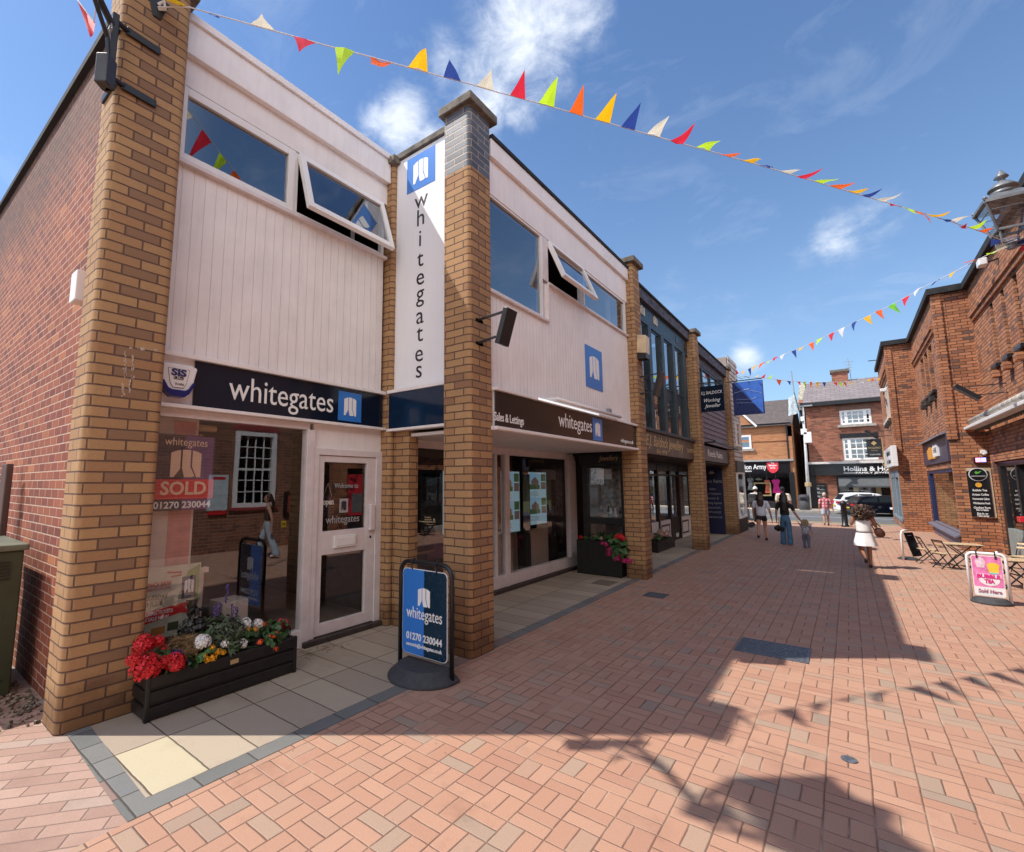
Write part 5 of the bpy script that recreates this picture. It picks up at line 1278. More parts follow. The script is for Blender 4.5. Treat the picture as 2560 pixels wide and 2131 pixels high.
MB().bar((xe - .25, YS - .1, ze - .1), (xe - .25, YS - .1, zf1), .09).bar((-14, YS - .2, ze - .02), (xe, YS - .2, ze - .02), .1).build('drainpipe', MAT_BLACK, sa)
xs = fs(632, 1200).x
MB().box(-14, xe, YS - .32, YS, zf1, zf1 + .12).build('shop_cornice', M('lead_cornice', (.35, .34, .33), .7), sa)
MB().box(xs, xs + .28, YS - .25, YS, 0.05, zf0).box(-14, xs + .3, YS - .1, YS, .05, .45).build('shopfront_frame', MAT_BLACK, sa)
MB().poly([(-14, YS - .03, .45), (xs, YS - .03, .45), (xs, YS - .03, zf0), (-14, YS - .03, zf0)]).build('shop_window', MAT_GLASSP, sa)
MB().box(-14, xe - .3, YS + 3, YS + 3.1, 0, zf1).box(-14, xe - .3, YS, YS + 3, .38, .45).build('shop_interior', M('shop_black', (.012, .012, .012), .8), sa)
s = thing('fascia_sign', 'black charity shop fascia lettered tion Army with a red shield', 'sign', (-5, YS - .2, zf0))
MB().box(-14, xs + .1, YS - .22, YS - .02, zf0, zf1).build('sign_board', MAT_CHAR, s)
YT = YS - .22
a_ = fs(150, 1200); b2 = fs(405, 1200)
txt(s, 'The Salvation Army', (b2.x, YT, fs(300, 1200).z), UX, UZ, .46, MAT_TXTW, align='RIGHT', bold=.008, width=(b2.x - a_.x) / .54)
txt(s, 'Love in action', (fs(250, 1240).x, YT, fs(200, 1242).z), UX, UZ, .17, MAT_TXTW, align='RIGHT', bold=.004, width=1.5)
q = fs(470, 1205)
MB().prism([(-.33, .32), (-.2, .36), (0, .31), (.2, .36), (.33, .32), (.31, -.1), (.2, -.27), (0, -.38), (-.2, -.27), (-.31, -.1)], (q.x, YT, q.z), UX, UZ, -UY, .03).build('red_shield', M('shield_red', (.75, .05, .07), .4), s)
txt(s, 'The\nSalvation\nArmy', (q.x, YT - .03, q.z + .14), UX, UZ, .16, MAT_TXTW, width=.45, bold=.006)
def dress(cx, z0, z1, w, mat, label):
    s = thing('dress', label, 'dress', (cx, YS + .4, z0)); h = z1 - z0
    pf = [(-.5, 0), (-.33, .42), (-.26, .6), (-.42, .74), (-.48, .92), (-.18, 1), (0, .95), (.18, 1), (.48, .92), (.42, .74), (.26, .6), (.33, .42), (.5, 0)]
    MB().prism([(a * w, b * h) for a, b in pf], (cx, YS + .35, z0), UX, UZ, UY, .12).build('fabric', mat, s, bevel=.02)
    MB().tube([(cx - w * .2, YS + .41, z1), (cx, YS + .41, z1 + .1), (cx + w * .2, YS + .41, z1)], .012, 6).bar((cx, YS + .41, z1 + .1), (cx, YS + .41, zf0), .012).build('hanger', MAT_STEEL, s)
def dz(y): return fs(300, y).z
dress(fs(495, 1400).x, dz(1470), dz(1325), .52, M('hot_pink', (.80, .03, .30), .5, var=.15), 'hot pink dress hanging in the charity shop window')
dress(fs(403, 1400).x, dz(1470), dz(1330), .34, M('coral_orange', (.85, .18, .09), .5, var=.15), 'coral orange dress hanging in the charity shop window')
dress(fs(228, 1400).x, dz(1440), dz(1310), .42, M('grey_print', (.28, .28, .28), .6, var=.8, scale=14), 'grey patterned dress hanging in the charity shop window')
tag(MB().lathe([(.06, 0), (.22, .05), (.2, .12), (.02, .2)], (fs(310, 1320).x, YS + .4, dz(1340)), 12).build('lampshade', M('olive_shade', (.25, .27, .18), .6)), 'olive lampshade in the charity shop window', 'lampshade')
b = frame((fs(270, 1500).x, YS + .3, dz(1500)), UX, UZ, 1.0, dz(1360) - dz(1500), .09, 0, .06, -UY)
tag(b.build('mirror_frame', MAT_GOLD), 'gilt picture frame standing in the charity shop window', 'frame')

tag(MB().box(-4, 2, YS + 7, YS + 7.3, 0, 5.5).build('alley_backing', MAT_HHBRICK), 'dark brick backing added to block the sky in the gap between the far buildings', 'wall')  # added dark backing that hides the bright sky in the gap
hh = thing('jeweller_building', 'three storey dark brick building with slate roof and sash windows beyond the road', 'building', (2, YH, 0))
xl = fh(745, 700).x; eh = fh(900, 520).z; hf0, hf1 = fh(1200, 1285).z, fh(1200, 1165).z; rh = at(*c7(1150, 300), 1, YH + 4.5).z
XE = 15.0
w1 = (fh(1165, 700).x, fh(1495, 700).x, fh(1300, 755).z, fh(1300, 600).z); w2 = (fh(1195, 1000).x, fh(1555, 1000).x, fh(1300, 1125).z, fh(1300, 893).z)
dsp = (fh(865, 1450).x, fh(1032, 1450).x, fh(950, 1535).z, fh(950, 1370).z); xw = fh(1140, 1450).x
wall('front_wall', MAT_HHBRICK, hh, 1, YH, .35, xl, XE, 0, eh, [w1, w2, dsp, (xw, XE, .45, hf0)])
wall('side_wall', MAT_HHBRICK, hh, 0, xl, .35, YH, YH + 9, 0, eh)
MB().prism([(YH, eh), (YH + 4.5, rh - .1), (YH + 9, eh)], (xl, 0, 0), UY, UZ, UX, .35).build('gable_wall', MAT_HHBRICK, hh)
MB().prism([(YH - .3, eh - .05), (YH + 4.5, rh), (YH + 9.3, eh - .05), (YH + 9.3, eh - .2), (YH + 4.5, rh - .15), (YH - .3, eh - .2)], (xl + .25, 0, 0), UY, UZ, UX, XE - xl).build('roof', MAT_SLATE, hh)
MB().prism([(YH - .12, eh - .1), (YH + 4.5, rh + .1), (YH + 4.5, rh - .3), (YH - .12, eh - .5)], (xl - .06, 0, 0), UY, UZ, UX, .36).build('gable_coping', M('mossy_coping', (.34, .31, .24), .9, var=.4, scale=6), hh)
MB().box(xl + .1, XE, YH - .35, YH + .05, eh - .32, eh - .08).build('gutter', MAT_BLACK, hh)
qa, qb = at(*c7(1075, 230), 1, YH + 4.5), at(*c7(1245, 215), 1, YH + 4.5)
ch = MB().box(qa.x, qb.x, YH + 4.1, YH + 4.9, rh - .4, qa.z).build('chimney', MAT_HHBRICK, hh)
MB().box(qa.x - .08, qb.x + .08, YH + 4.0, YH + 5.0, qa.z, qa.z + .18).build('chimney_cap', MAT_COPING, ch)
qc = at(*c7(1245, 65), 1, YH + 4.5)
an = thing('television_aerial', 'thin tall television aerial beside the chimney on the slate roof', 'aerial', (qc.x, YH + 4.5, qa.z))
MB().bar((qc.x + .1, YH + 4.5, qa.z - 1), (qc.x, YH + 4.5, qc.z), .05).build('mast', MAT_STEEL, an)
b = MB()
for k in range(4): b.bar((qc.x - .25 + k * .04, YH + 4.5, qc.z - .25 - k * .22), (qc.x + .3 - k * .04, YH + 4.5, qc.z - .3 - k * .22), .025)
b.build('element', MAT_STEEL, an)
def sash(w, cols, nm):
    x0, x1, z0, z1 = w; W = x1 - x0; H = z1 - z0
    f = frame((x0, YH + .12, z0), UX, UZ, W, H, .12, -.06, .08, -UY).build('sash_window', MAT_WHITE2, hh)
    b = MB(); side = W * .2
    for xx in (x0 + side, x1 - side): b.box(xx - .08, xx + .08, YH + .03, YH + .16, z0 + .1, z1 - .1)
    for k in (1, 2): b.box(x0 + side + (W - 2 * side) * k / 3 - .025, x0 + side + (W - 2 * side) * k / 3 + .025, YH + .06, YH + .14, z0 + .1, z1 - .1)
    for k in range(1, cols): b.box(x0 + .1, x1 - .1, YH + .061, YH + .141, z0 + H * k / cols - (.05 if k * 2 == cols else .025), z0 + H * k / cols + (.05 if k * 2 == cols else .025))
    b.build('glazing_bar', MAT_WHITE2, f)
    MB().poly([(x0 + .1, YH + .12, z0 + .1), (x1 - .1, YH + .12, z0 + .1), (x1 - .1, YH + .12, z1 - .1), (x0 + .1, YH + .12, z1 - .1)]).build('pane', MAT_GLASSU, f)
    MB().box(x0 - .15, x1 + .2, YH - .15, YH, z0 - .16, z0).build('window_sill', MAT_KERB, hh)
    MB().box(x0 - .1, x1 + .1, YH - .04, YH, z1, z1 + .28).build('window_lintel', MAT_BLACK if nm else M('brick_arch', (.16, .08, .06), .8), hh)
sash(w1, 3, 0); sash(w2, 4, 1)
MB().box(xl + .3, XE, YH + .5, YH + .55, hf1 + .2, eh - .2).box(xl + .3, XE, YH + 3, YH + 3.1, 0, hf1).build('inner_walls', MAT_DARK, hh)
MB().box(xl + .15, XE, YH - .4, YH, hf1, hf1 + .14).build('shop_cornice', M('pale_cornice', (.6, .57, .55), .6), hh)
MB().poly([(xw, YH + .05, .45), (XE, YH + .05, .45), (XE, YH + .05, hf0), (xw, YH + .05, hf0)]).build('shop_window', MAT_GLASS, hh)
MB().box(xw, xw + .12, YH - .05, YH + .1, .05, hf0).box(xw, XE, YH - .06, YH, 0.05, .45).box(xl + .15, xl + .6, YH - .1, YH, 0, hf0).build('shopfront_frame', MAT_BLACK, hh)
MB().prism([(YH - .02, hf0), (YH - .02, hf0 - .1), (YH - .5, hf0 - .75), (YH - .5, hf0 - .65)], (xw + .1, 0, 0), UY, UZ, UX, 6).build('grey_awning', M('grey_awning', (.07, .075, .08), .7), hh)
b = frame((dsp[0], YH, dsp[2]), UX, UZ, dsp[1] - dsp[0], dsp[3] - dsp[2], .1, -.05, .05, -UY).build('display_case', MAT_BLACK, hh)
MB().box(dsp[0], dsp[1], YH + .25, YH + .3, dsp[2], dsp[3]).build('case_back', M('display_green', (.22, .27, .26), .5, var=.6, scale=5), b)
for k in range(5): MB().box(dsp[0] + .12, dsp[1] - .12, YH + .05, YH + .22, dsp[2] + .12 + k * .25, dsp[2] + .15 + k * .25).box(dsp[0] + .2, dsp[1] - .4, YH + .1, YH + .2, dsp[2] + .15 + k * .25, dsp[2] + .24 + k * .25).build('case_shelf', MAT_WHITE2, b)
for k in range(4): MB().box(xw + .8 + k * 1.1, xw + 1.05 + k * 1.1, YH + .5, YH + .6, .5, 1.7).build('window_panel', M('gold_cream', (.45, .40, .25), .5), hh)
s = thing('fascia_sign', 'black jeweller fascia lettered Hollins and Hollinshead beyond the road', 'sign', (2, YH, hf0))
MB().box(xl + .2, XE, YH - .28, YH, hf0, hf1).build('sign_board', MAT_CHAR, s)
q = fh(1205, 1222)
txt(s, 'Hollins & Hollinshead', (q.x, YH - .28, q.z), UX, UZ, .40, MAT_TXTW, align='LEFT', width=(fh(1640, 1222).x - q.x) / .57, bold=.010)
q2 = fh(1205, 1262)
txt(s, 'FAMILY JEWELLERS SINCE', (fh(1330, 1262).x, YH - .28, q2.z), UX, UZ, .15, MAT_TXTW, align='LEFT', width=2.9, bold=.003)
MB().box(q2.x, fh(1325, 1250).x, YH - .285, YH - .28, q2.z - .02, q2.z + .02).build('underline', MAT_TXTW, s)
# white banner flapping at the corner
s = thing('banner', 'pale printed cloth banner hanging at the gap between the two far buildings', 'banner', (-2.4, YS - .6, 5))
pts = [c7(*p) for p in ((628, 480), (690, 440), (728, 640), (628, 668))]
V = [at(*pts[0], 1, YS - .8), at(*pts[1], 1, YS - 1.4), at(*pts[2], 1, YS - 1.2), at(*pts[3], 1, YS - .7)]
b = MB()
for i in range(6):
    for j in range(6):
        g = lambda a, c: (V[0] * (1 - a) * (1 - c) + V[1] * a * (1 - c) + V[2] * a * c + V[3] * (1 - a) * c) + Vector((0, math.sin(a * 9 + c * 2) * .08, 0))
        b.poly([g(i / 6, j / 6), g((i + 1) / 6, j / 6), g((i + 1) / 6, (j + 1) / 6), g(i / 6, (j + 1) / 6)])
b.build('cloth', M('printed_cloth', (.52, .60, .63), .7, var=.35, scale=3), s, smooth=True, weld=.001)
MB().bar((-2.0, YS - .7, 5.4), V[1] + Vector((0, 0, .1)), .05).bar(V[1] + Vector((0, 0, .1)), V[1] + Vector((-.05, 0, 1.5)), .06).build('pole', MAT_STEEL, s)

# lamp column, litter bin, bollard
YP7 = 37.0
s = thing('lamp_column', 'tall slim white lamp column with small boxes on the far pavement', 'lamp post', (-2.02, YP7, .055))
pb = at(*c7(850, 1640), 1, YP7); pt = at(*c7(778, 575), 1, YP7)
MB().tube([(pb.x, YP7, .055), (pb.x * .55 + pt.x * .45, YP7, 3.3), (pt.x, YP7, pt.z)], [.11, .075, .06], 12).build('column', M('white_column', (.62, .62, .62), .5), s, smooth=True)
MB().box(pt.x - .3, pt.x + .5, YP7 - .08, YP7 + .08, pt.z, pt.z + .1).build('lamp_head', MAT_STEEL, s, bevel=.02)
for (px_, py_, w, h) in ((830, 892, .2, .34), (790, 832, .16, .18), (775, 700, .1, .14)):
    q = at(*c7(px_, py_), 1, YP7 - .12); MB().box(q.x - w, q.x + w, YP7 - .25, YP7 - .03, q.z - h, q.z + h).build('control_box', MAT_WHITE2, s, bevel=.02)
q = at(*c7(833, 1382), 1, YP7); MB().lathe([(.16, 0), (.17, .05), (.17, .2), (.16, .25)], (q.x, YP7, q.z - .12), 12).build('gold_collar', MAT_GOLD, s)
s = thing('litter_bin', 'dark grey rounded litter bin on the far pavement beside the lamp column', 'bin', (-2.3, 36.9, .055))
q0, q1 = at(*c7(735, 1600), 1, 36.9), at(*c7(855, 1600), 1, 36.9); cxb = (q0.x + q1.x) / 2; wb = (q1.x - q0.x) / 2
MB().lathe([(wb * .93, 0), (wb * .98, .05), (wb * .95, .6)], (cxb, 36.9, .055), 20).build('body', MAT_RUBBER, s, smooth=True)
MB().lathe([(wb, 0), (wb * 1.02, .05), (wb * 1.0, .2), (wb * .85, .3), (wb * .4, .35)], (cxb, 36.9, .65), 20).build('hood', MAT_RUBBER, s, smooth=True)
MB().box(cxb - wb * .55, cxb + wb * .55, 36.9 - wb * 1.06, 36.9 - wb * .9, .70, .82).build('slot', MAT_BLACK, s)
s = thing('bollard', 'black iron bollard at the edge of the brick paving before the road', 'bollard', (-.23, 24.8, 0))
MB().lathe([(.13, 0), (.13, .06), (.1, .08), (.1, .85), (.12, .87), (.12, .92), (.09, 1.0), (.02, 1.04)], (-.23, 24.8, 0), 14).build('post', MAT_BLACK, s, smooth=True)

# ================================================================ parked cars
def car(name, label, rear, heading, L, W, H, paint, plate, front=False):
    s = thing(name, label, 'car', (rear[0], rear[1], 0), 'cars parked beyond the road')
    s['category'] = 'car'
    u = Vector((math.cos(R(heading)), math.sin(R(heading)), 0)); n = Vector((-u.y, u.x, 0)); o = Vector((rear[0], rear[1], 0))
    def loft(secs, nm, mat, par, bev=.03):
        """secs: list of (x, halfwidth, [z...]) rings"""
        b = MB(); k = len(secs[0])
        return b
    low = [(0.0, .30), (0.02, .55), (.03, .60), (.12, .66), (.55, .66), (.78, .60), (.96, .50), (1.0, .38), (1.0, .2), (.95, .16), (.05, .16), (0, .2)]
    b = MB()
    rings = []
    for k in range(7):
        t = -1 + k / 3; ins = 1 - .05 * abs(t) ** 4
        rings.append([o + u * ((x - .5) * ins + .5) * L + n * (t * W / 2) + UZ * (zz * H * (1 - .05 * abs(t) ** 3 if zz > .3 else 1)) for x, zz in low])
    vs = [p for r in rings for p in r]; m = len(low)
    fcs = [[i * m + j, i * m + (j + 1) % m, (i + 1) * m + (j + 1) % m, (i + 1) * m + j] for i in range(6) for j in range(m)] + [list(range(m))[::-1], list(range(6 * m, 7 * m))]
    b.faces(vs, fcs); b.build('body', paint, s, smooth=False, bevel=.015)
    top = [(.035, .62), (.12, .96), (.2, 1.0), (.45, 1.0), (.56, .95), (.75, .64)]
    rings = []
    for t in (-1, -.85, 0, .85, 1):
        rings.append([o + u * x * L + n * (t * W / 2 * (.96 - .20 * max(0, (zz - .62) / .38))) + UZ * zz * H * (1 if abs(t) < .9 or zz < .7 else .985) for x, zz in top])
    vs = [p for r in rings for p in r]; m = len(top)
    b = MB(); b.faces(vs, [[i * m + j, i * m + (j + 1) % m, (i + 1) * m + (j + 1) % m, (i + 1) * m + j] for i in range(4) for j in range(m)] + [list(range(m))[::-1], list(range(4 * m, 5 * m))])
    b.build('cabin', paint, s, bevel=.01)
    G = M('car_glass', (.02, .03, .035), .06, var=0)
    hw = lambda zz: W / 2 * (.96 - .20 * max(0, (zz - .62) / .38)) + .012
    for sd in (-1, 1):
        for xs_ in ((.10, .28), (.30, .47), (.49, .66)):
            zt = lambda x: .94 if .14 < x < .54 else (.94 - (.14 - x) * 4 if x <= .14 else .94 - (x - .54) * 2.0)
            P = [(xs_[0], .68), (xs_[1], .68), (xs_[1], max(.7, zt(xs_[1]))), (xs_[0], max(.7, zt(xs_[0])))]
            MB().poly([o + u * x * L + n * sd * hw(zz) + UZ * zz * H for x, zz in P]).build('side_window', G, s)
        for wx in (.19, .81):
            w = MB(); c_ = o + u * wx * L + n * sd * (W / 2 - .09); rr_ = H * .215
            ring = [c_ + UZ * rr_ + (u * math.cos(R(a)) + UZ * math.sin(R(a))) * rr_ for a in range(0, 360, 18)]
            w.faces([p - n * .09 for p in ring] + [p + n * .09 for p in ring], [list(range(20)), list(range(20, 40))[::-1]] + [[i, (i + 1) % 20, 20 + (i + 1) % 20, 20 + i] for i in range(20)])
            wo = w.build('wheel', MAT_RUBBER, s)
            ring = [c_ + UZ * rr_ + n * sd * .095 + (u * math.cos(R(a)) + UZ * math.sin(R(a))) * rr_ * .62 for a in range(0, 360, 18)]
            MB().poly(ring).build('rim', MAT_STEEL, wo)
    P = [(-.78, .68, .052), (.78, .68, .052), (.66, .93, .112), (-.66, .93, .112)]
    MB().poly([o + u * (x * L - .015) + n * (t * W / 2) + UZ * zz * H for t, zz, x in P]).build('rear_window', G, s)
    P = [(-.8, .665, .735), (.8, .665, .735), (.68, .93, .575), (-.68, .93, .575)]
    MB().poly([o + u * (x * L + .02) + n * (t * W / 2) + UZ * zz * H for t, zz, x in P]).build('windscreen', G, s)
    for sd in (-1, 1):
        MB().obox(o + n * sd * W * .36, u, n, UZ, (-.012, .09), (-W * .13, W * .13), (H * .5, H * .6)).build('tail_light', M('tail_red', (.5, .02, .03), .25), s)
        MB().obox(o + u * L + n * sd * W * .36, u, n, UZ, (-.12, .01), (-W * .12, W * .12), (H * .40, H * .49)).build('headlight', MAT_WHITE2, s)
    MB().obox(o, u, n, UZ, (-.02, -.005), (-W * .15, W * .15), (H * .36, H * .43)).build('number_plate', M('plate_yellow', (.7, .5, .03), .5) if plate else MAT_WHITE2, s)
    MB().obox(o + u * L, u, n, UZ, (.005, .02), (-W * .15, W * .15), (H * .26, H * .33)).build('number_plate', MAT_WHITE2, s)
    return s
CARW = M('white_car_paint', (.80, .80, .80), .15, var=0); CARB = M('black_car_paint', (.008, .010, .018), .08, var=0)
car('parked_car', 'black estate car with yellow rear plate parked beyond the road', (-.12, 33.0), 22, 3.9, 1.35, 1.06, CARB, True)
car('parked_car', 'white car parked just behind the black estate car', (-.72, 34.5), 16, 3.4, 1.35, 1.18, CARW, True)
car('parked_car', 'dark car half hidden by the brick corner with its white front plate showing', (5.0, 33.4), 205, 3.5, 1.35, 1.0, CARB, True)
# ================================================================ street lanterns
MAT_LGLASS = glass_mat('lantern_glass', (.80, .83, .85), .10)
MAT_GREYM = M('grey_lantern_metal', (.20, .21, .22), .4, .3, var=.15)
def lantern(s, c, w, rot, metal):
    """four sided lantern hanging its glass below a square rim; c = centre of the rim"""
    c = Vector(c); rz = Matrix.Rotation(rot, 3, 'Z')
    P = lambda x, y, z: c + rz @ Vector((x, y, z))
    h = w / 2; g = w * .27; hb = -w * .78
    b = MB()
    for k in range(4):
        a0, a1 = [(-1, -1), (1, -1), (1, 1), (-1, 1)][k], [(1, -1), (1, 1), (-1, 1), (-1, -1)][k]
        b.bar(P(a0[0] * h, a0[1] * h, 0), P(a1[0] * h, a1[1] * h, 0), .05, .045)
        b.bar(P(a0[0] * g, a0[1] * g, hb), P(a1[0] * g, a1[1] * g, hb), .035)
        b.bar(P(a0[0] * h * .98, a0[1] * h * .98, 0), P(a0[0] * g, a0[1] * g, hb), .028)
        m0 = .3
        f = lambda q, t: P(q[0] * (h * .98 * (1 - t) + g * t), q[1] * (h * .98 * (1 - t) + g * t), hb * t)
        b.bar(f(a0, m0), f(a1, m0), .012)
        b.lathe([(.018, 0), (.03, .03), (.005, .07)], P(a0[0] * h, a0[1] * h, .02), 8)
    b.build('frame', metal, s)
    b = MB()
    for k in range(4):
        a0, a1 = [(-1, -1), (1, -1), (1, 1), (-1, 1)][k], [(1, -1), (1, 1), (-1, 1), (-1, -1)][k]
        b.poly([P(a0[0] * h * .96, a0[1] * h * .96, -.01), P(a1[0] * h * .96, a1[1] * h * .96, -.01), P(a1[0] * g, a1[1] * g, hb), P(a0[0] * g, a0[1] * g, hb)])
    b.build('glass', MAT_LGLASS, s)
    b = MB(); q = w * .24
    for k in range(4):
        a0, a1 = [(-1, -1), (1, -1), (1, 1), (-1, 1)][k], [(1, -1), (1, 1), (-1, 1), (-1, -1)][k]
        b.poly([P(a0[0] * h * 1.05, a0[1] * h * 1.05, .02), P(a1[0] * h * 1.05, a1[1] * h * 1.05, .02), P(a1[0] * q, a1[1] * q, w * .28), P(a0[0] * q, a0[1] * q, w * .28)])
    b.poly([P(-h, -h, .015), P(h, -h, .015), P(h, h, .015), P(-h, h, .015)])
    b.build('roof', metal, s)
    k_ = w / .56
    MB().lathe([(.16 * k_, .15 * k_), (.15 * k_, .20 * k_), (.10 * k_, .24 * k_), (.17 * k_, .245 * k_), (.165 * k_, .27 * k_), (.10 * k_, .34 * k_), (.045 * k_, .38 * k_), (.035 * k_, .42 * k_), (.085 * k_, .44 * k_), (.06 * k_, .48 * k_), (.03 * k_, .53 * k_), (.012 * k_, .57 * k_)], c, 20).build('finial', metal, s, smooth=True)
    MB().lathe([(.02, 0), (.06, -.03), (.06, -.12), (.02, -.15)], c, 12).build('bulb_holder', MAT_GREYT, s, smooth=True)
    b = MB()
    for k in range(4):
        a = rot + R(45 + 90 * k)
        b.tube([c + Vector((0, 0, hb - .22)), c + Vector((math.cos(a) * w * .30, math.sin(a) * w * .30, hb - .20)), c + Vector((math.cos(a) * w * .32, math.sin(a) * w * .32, hb - .08)), c + Vector((math.cos(a) * g * 1.2, math.sin(a) * g * 1.2, hb))], .016, 6)
    b.lathe([(.05, -.30), (.055, -.22), (.05, -.18)], c + Vector((0, 0, hb)), 12)
    b.build('cradle', metal, s)
LC = (2.25, 10.7, 6.08)
s = thing('street_lantern', 'grey four sided street lantern with finial held out from the orange brick wall', 'lantern', (2.92, 10.7, 5.3))
lantern(s, LC, .56, R(4), MAT_GREYM)
MB().tube([(2.25, 10.7, 5.38), (2.92, 10.7, 5.40)], .022, 8).tube([(2.4, 10.7, 5.38), (2.92, 10.7, 5.0)], .015, 8).box(2.88, 2.92, 10.62, 10.78, 4.9, 5.5).build('bracket', MAT_GREYM, s)
LL = Vector((-4.06, .48, 6.55))
s = thing('street_lantern', 'black street lantern on a corner bracket at the top of the nearest brick pier', 'lantern', (-4.6, 1.06, 5.2))
lantern(s, LL, .60, R(40), MAT_BLACK)
K = Vector((-4.59, 1.05, 0)); dg = Vector((.5, -.58, 0)).normalized()
b = MB()
b.bar(K + dg * .06 + UZ * 5.02, K + dg * .06 + UZ * 5.72, .075, .05)
for zz in (5.68, 5.16):
    b.bar(K + dg * .05 + UZ * zz, (-4.59, 1.12, zz), .04, .03).bar((-4.585, 1.1, zz), (-4.585, 1.36, zz - .01), .02, .07).bar((-4.62, 1.05, zz), (-4.9, 1.05, zz - .01), .02, .07)
b.build('corner_bracket', MAT_BLACK, s, bevel=.006)
lb = Vector((LL.x, LL.y, LL.z - .6 * .78 - .3))
MB().tube([K + dg * .08 + UZ * 5.60, K + dg * .35 + UZ * 5.72, lb - UZ * .05], .028, 8).tube([K + dg * .08 + UZ * 5.22, K + dg * .12 + UZ * 5.45, K + dg * .42 + UZ * 5.75], .018, 8).box(LL.x - .06, LL.x + .06, LL.y - .06, LL.y + .06, lb.z - .12, lb.z + .02).build('arm', MAT_BLACK, s)
MB().obox(K + dg * .10 + UZ * 5.02, dg, dg.cross(UZ), UZ, (-.05, .06), (-.05, .05), (0, .26)).build('junction_box', M('dark_box', (.03, .03, .034), .4), s, bevel=.01)
b = MB()
for k in range(5):
    b.tube([K + dg * .1 + UZ * (5.3 + k * .05), K + dg * (.14 + .03 * (k % 2)) + Vector((.02 * k - .05, .03, 5.4 + k * .03)), K + dg * .1 + UZ * (5.5 + .03 * k)], .006, 5)
b.build('cable_tie', MAT_GREYT, s)
# bracket plate high on the pier
q = at(395, 18, 0, -4.59)
s = thing('eyebolt_plate', 'dark triangular plate with white cord knot high on the nearest pier', 'bracket', q)
MB().prism([(-.09, .1), (.09, .1), (.03, -.11), (-.03, -.11)], (-4.6, q.y, q.z), UY, UZ, UX, .012).build('plate', MAT_BLACK, s, bevel=.004)
MB().tube([(-4.585, q.y, q.z + .02), (-4.54, q.y + .03, q.z + .05), (-4.56, q.y + .05, q.z + .0), (-4.585, q.y, q.z - .02)], .016, 6).build('knot', MAT_WHITE2, s)
q = at(208, 735, 1, 1.14)
tag(MB().box(-5.42, -5.24, 1.06, 1.16, 3.42, 3.70).build('meter_box', MAT_WHITE2, bevel=.008), 'small white box on the red side wall beside the brick pier', 'box')

# ================================================================ bunting
FLAGC = {'r': (.78, .03, .06), 'l': (.62, .90, .04), 'o': (1.0, .16, .02), 'y': (1.0, .56, .01), 'n': (.03, .07, .32), 'c': (.82, .76, .60), 'w': (.85, .85, .85), 'g': (.25, .72, .06)}
def flag_mat(k):
    m, nt, b, out = new_mat('flag_' + {'r': 'red', 'l': 'lime', 'o': 'orange', 'y': 'yellow', 'n': 'navy', 'c': 'cream', 'w': 'white', 'g': 'green'}[k])
    p = pos(nt, False); c = FLAGC[k]
    col = nt.mix(nt.noise(p, 3, 2), tuple(q * .93 for q in c), c)
    nt.put(b.inputs['Base Color'], col); b.inputs['Roughness'].default_value = .6
    tl = nt.node('ShaderNodeBsdfTranslucent'); nt.put(tl.inputs[0], col)
    mx = nt.node('ShaderNodeMixShader'); mx.inputs[0].default_value = .45
    nt.l.new(b.outputs[0], mx.inputs[1]); nt.l.new(tl.outputs[0], mx.inputs[2]); nt.l.new(mx.outputs[0], out.inputs[0])
    return m
FM = {k: flag_mat(k) for k in FLAGC}
CORD = M('white_cord', (.72, .72, .74), .7, var=0)
def bunting(label, A, B, cordpts, flags, L, z, r=.006):
    """A, B: plan ends; the string hangs in the vertical plane through them"""
    A = Vector(A); B = Vector(B); d = Vector((B.x - A.x, B.y - A.y, 0)).normalized(); n = Vector((-d.y, d.x, 0))
    C = Vector((0, 0, EYE))
    def on(x, y):
        v = pray(x, y); t = (A - C).dot(n) / v.dot(n); return C + v * t
    s = thing('bunting', label, 'bunting', A)
    cp = [A] + sorted([on(*p) for p in cordpts], key=lambda p: (p - A).dot(d)) + [B]
    MB().tube(cp, r, 5).build('cord', CORD, s)
    for k, p0, p1, ap in flags:
        a, c = on(*p0), on(*p1); mid = (a + c) / 2; v = pray(*ap).normalized(); w = C - mid
        bq = w.dot(v); cc = w.dot(w) - L * L; disc = bq * bq - cc
        t = -bq - math.sqrt(disc) if disc > 0 else -bq
        if disc > 0:
            t2 = -bq + math.sqrt(disc); q1, q2 = C + v * t, C + v * t2
            t = t if q1.z <= q2.z else t2
        tip = C + v * t
        if (tip - mid).length > L * 1.25: tip = mid + (tip - mid).normalized() * L * 1.25
        b = MB(); N = 6; nv = (c - a).cross(tip - mid).normalized(); ph = random.uniform(0, 6); am = L * random.uniform(.04, .11)
        rows = []
        for i in range(N + 1):
            f = i / N; l_, r_ = a.lerp(tip, f), c.lerp(tip, f); m_ = (l_ + r_) / 2
            off = nv * am * math.sin(f * 3.6 + ph) * f
            rows.append((l_ + off, m_ + off + nv * am * .5 * math.sin(f * 4 + ph + 1) * (1 - f), r_ + off))
        for i in range(N):
            for j in (0, 1):
                if i == N - 1: b.poly([rows[i][j], rows[i][j + 1], rows[N][1]])
                else: b.poly([rows[i][j], rows[i][j + 1], rows[i + 1][j + 1], rows[i + 1][j]])
        b.build('flag', FM[k], s, weld=.0005)
    return s
def Fl(zf, lst): return [(k, zf(*a), zf(*b), zf(*c)) for k, a, b, c in lst]
zA, zB, zU, zC = Z(330, 0, 2.1), Z(1200, 120, 2.1), Z(2160, 400, 2.9125), Z(1800, 560, 2.763)
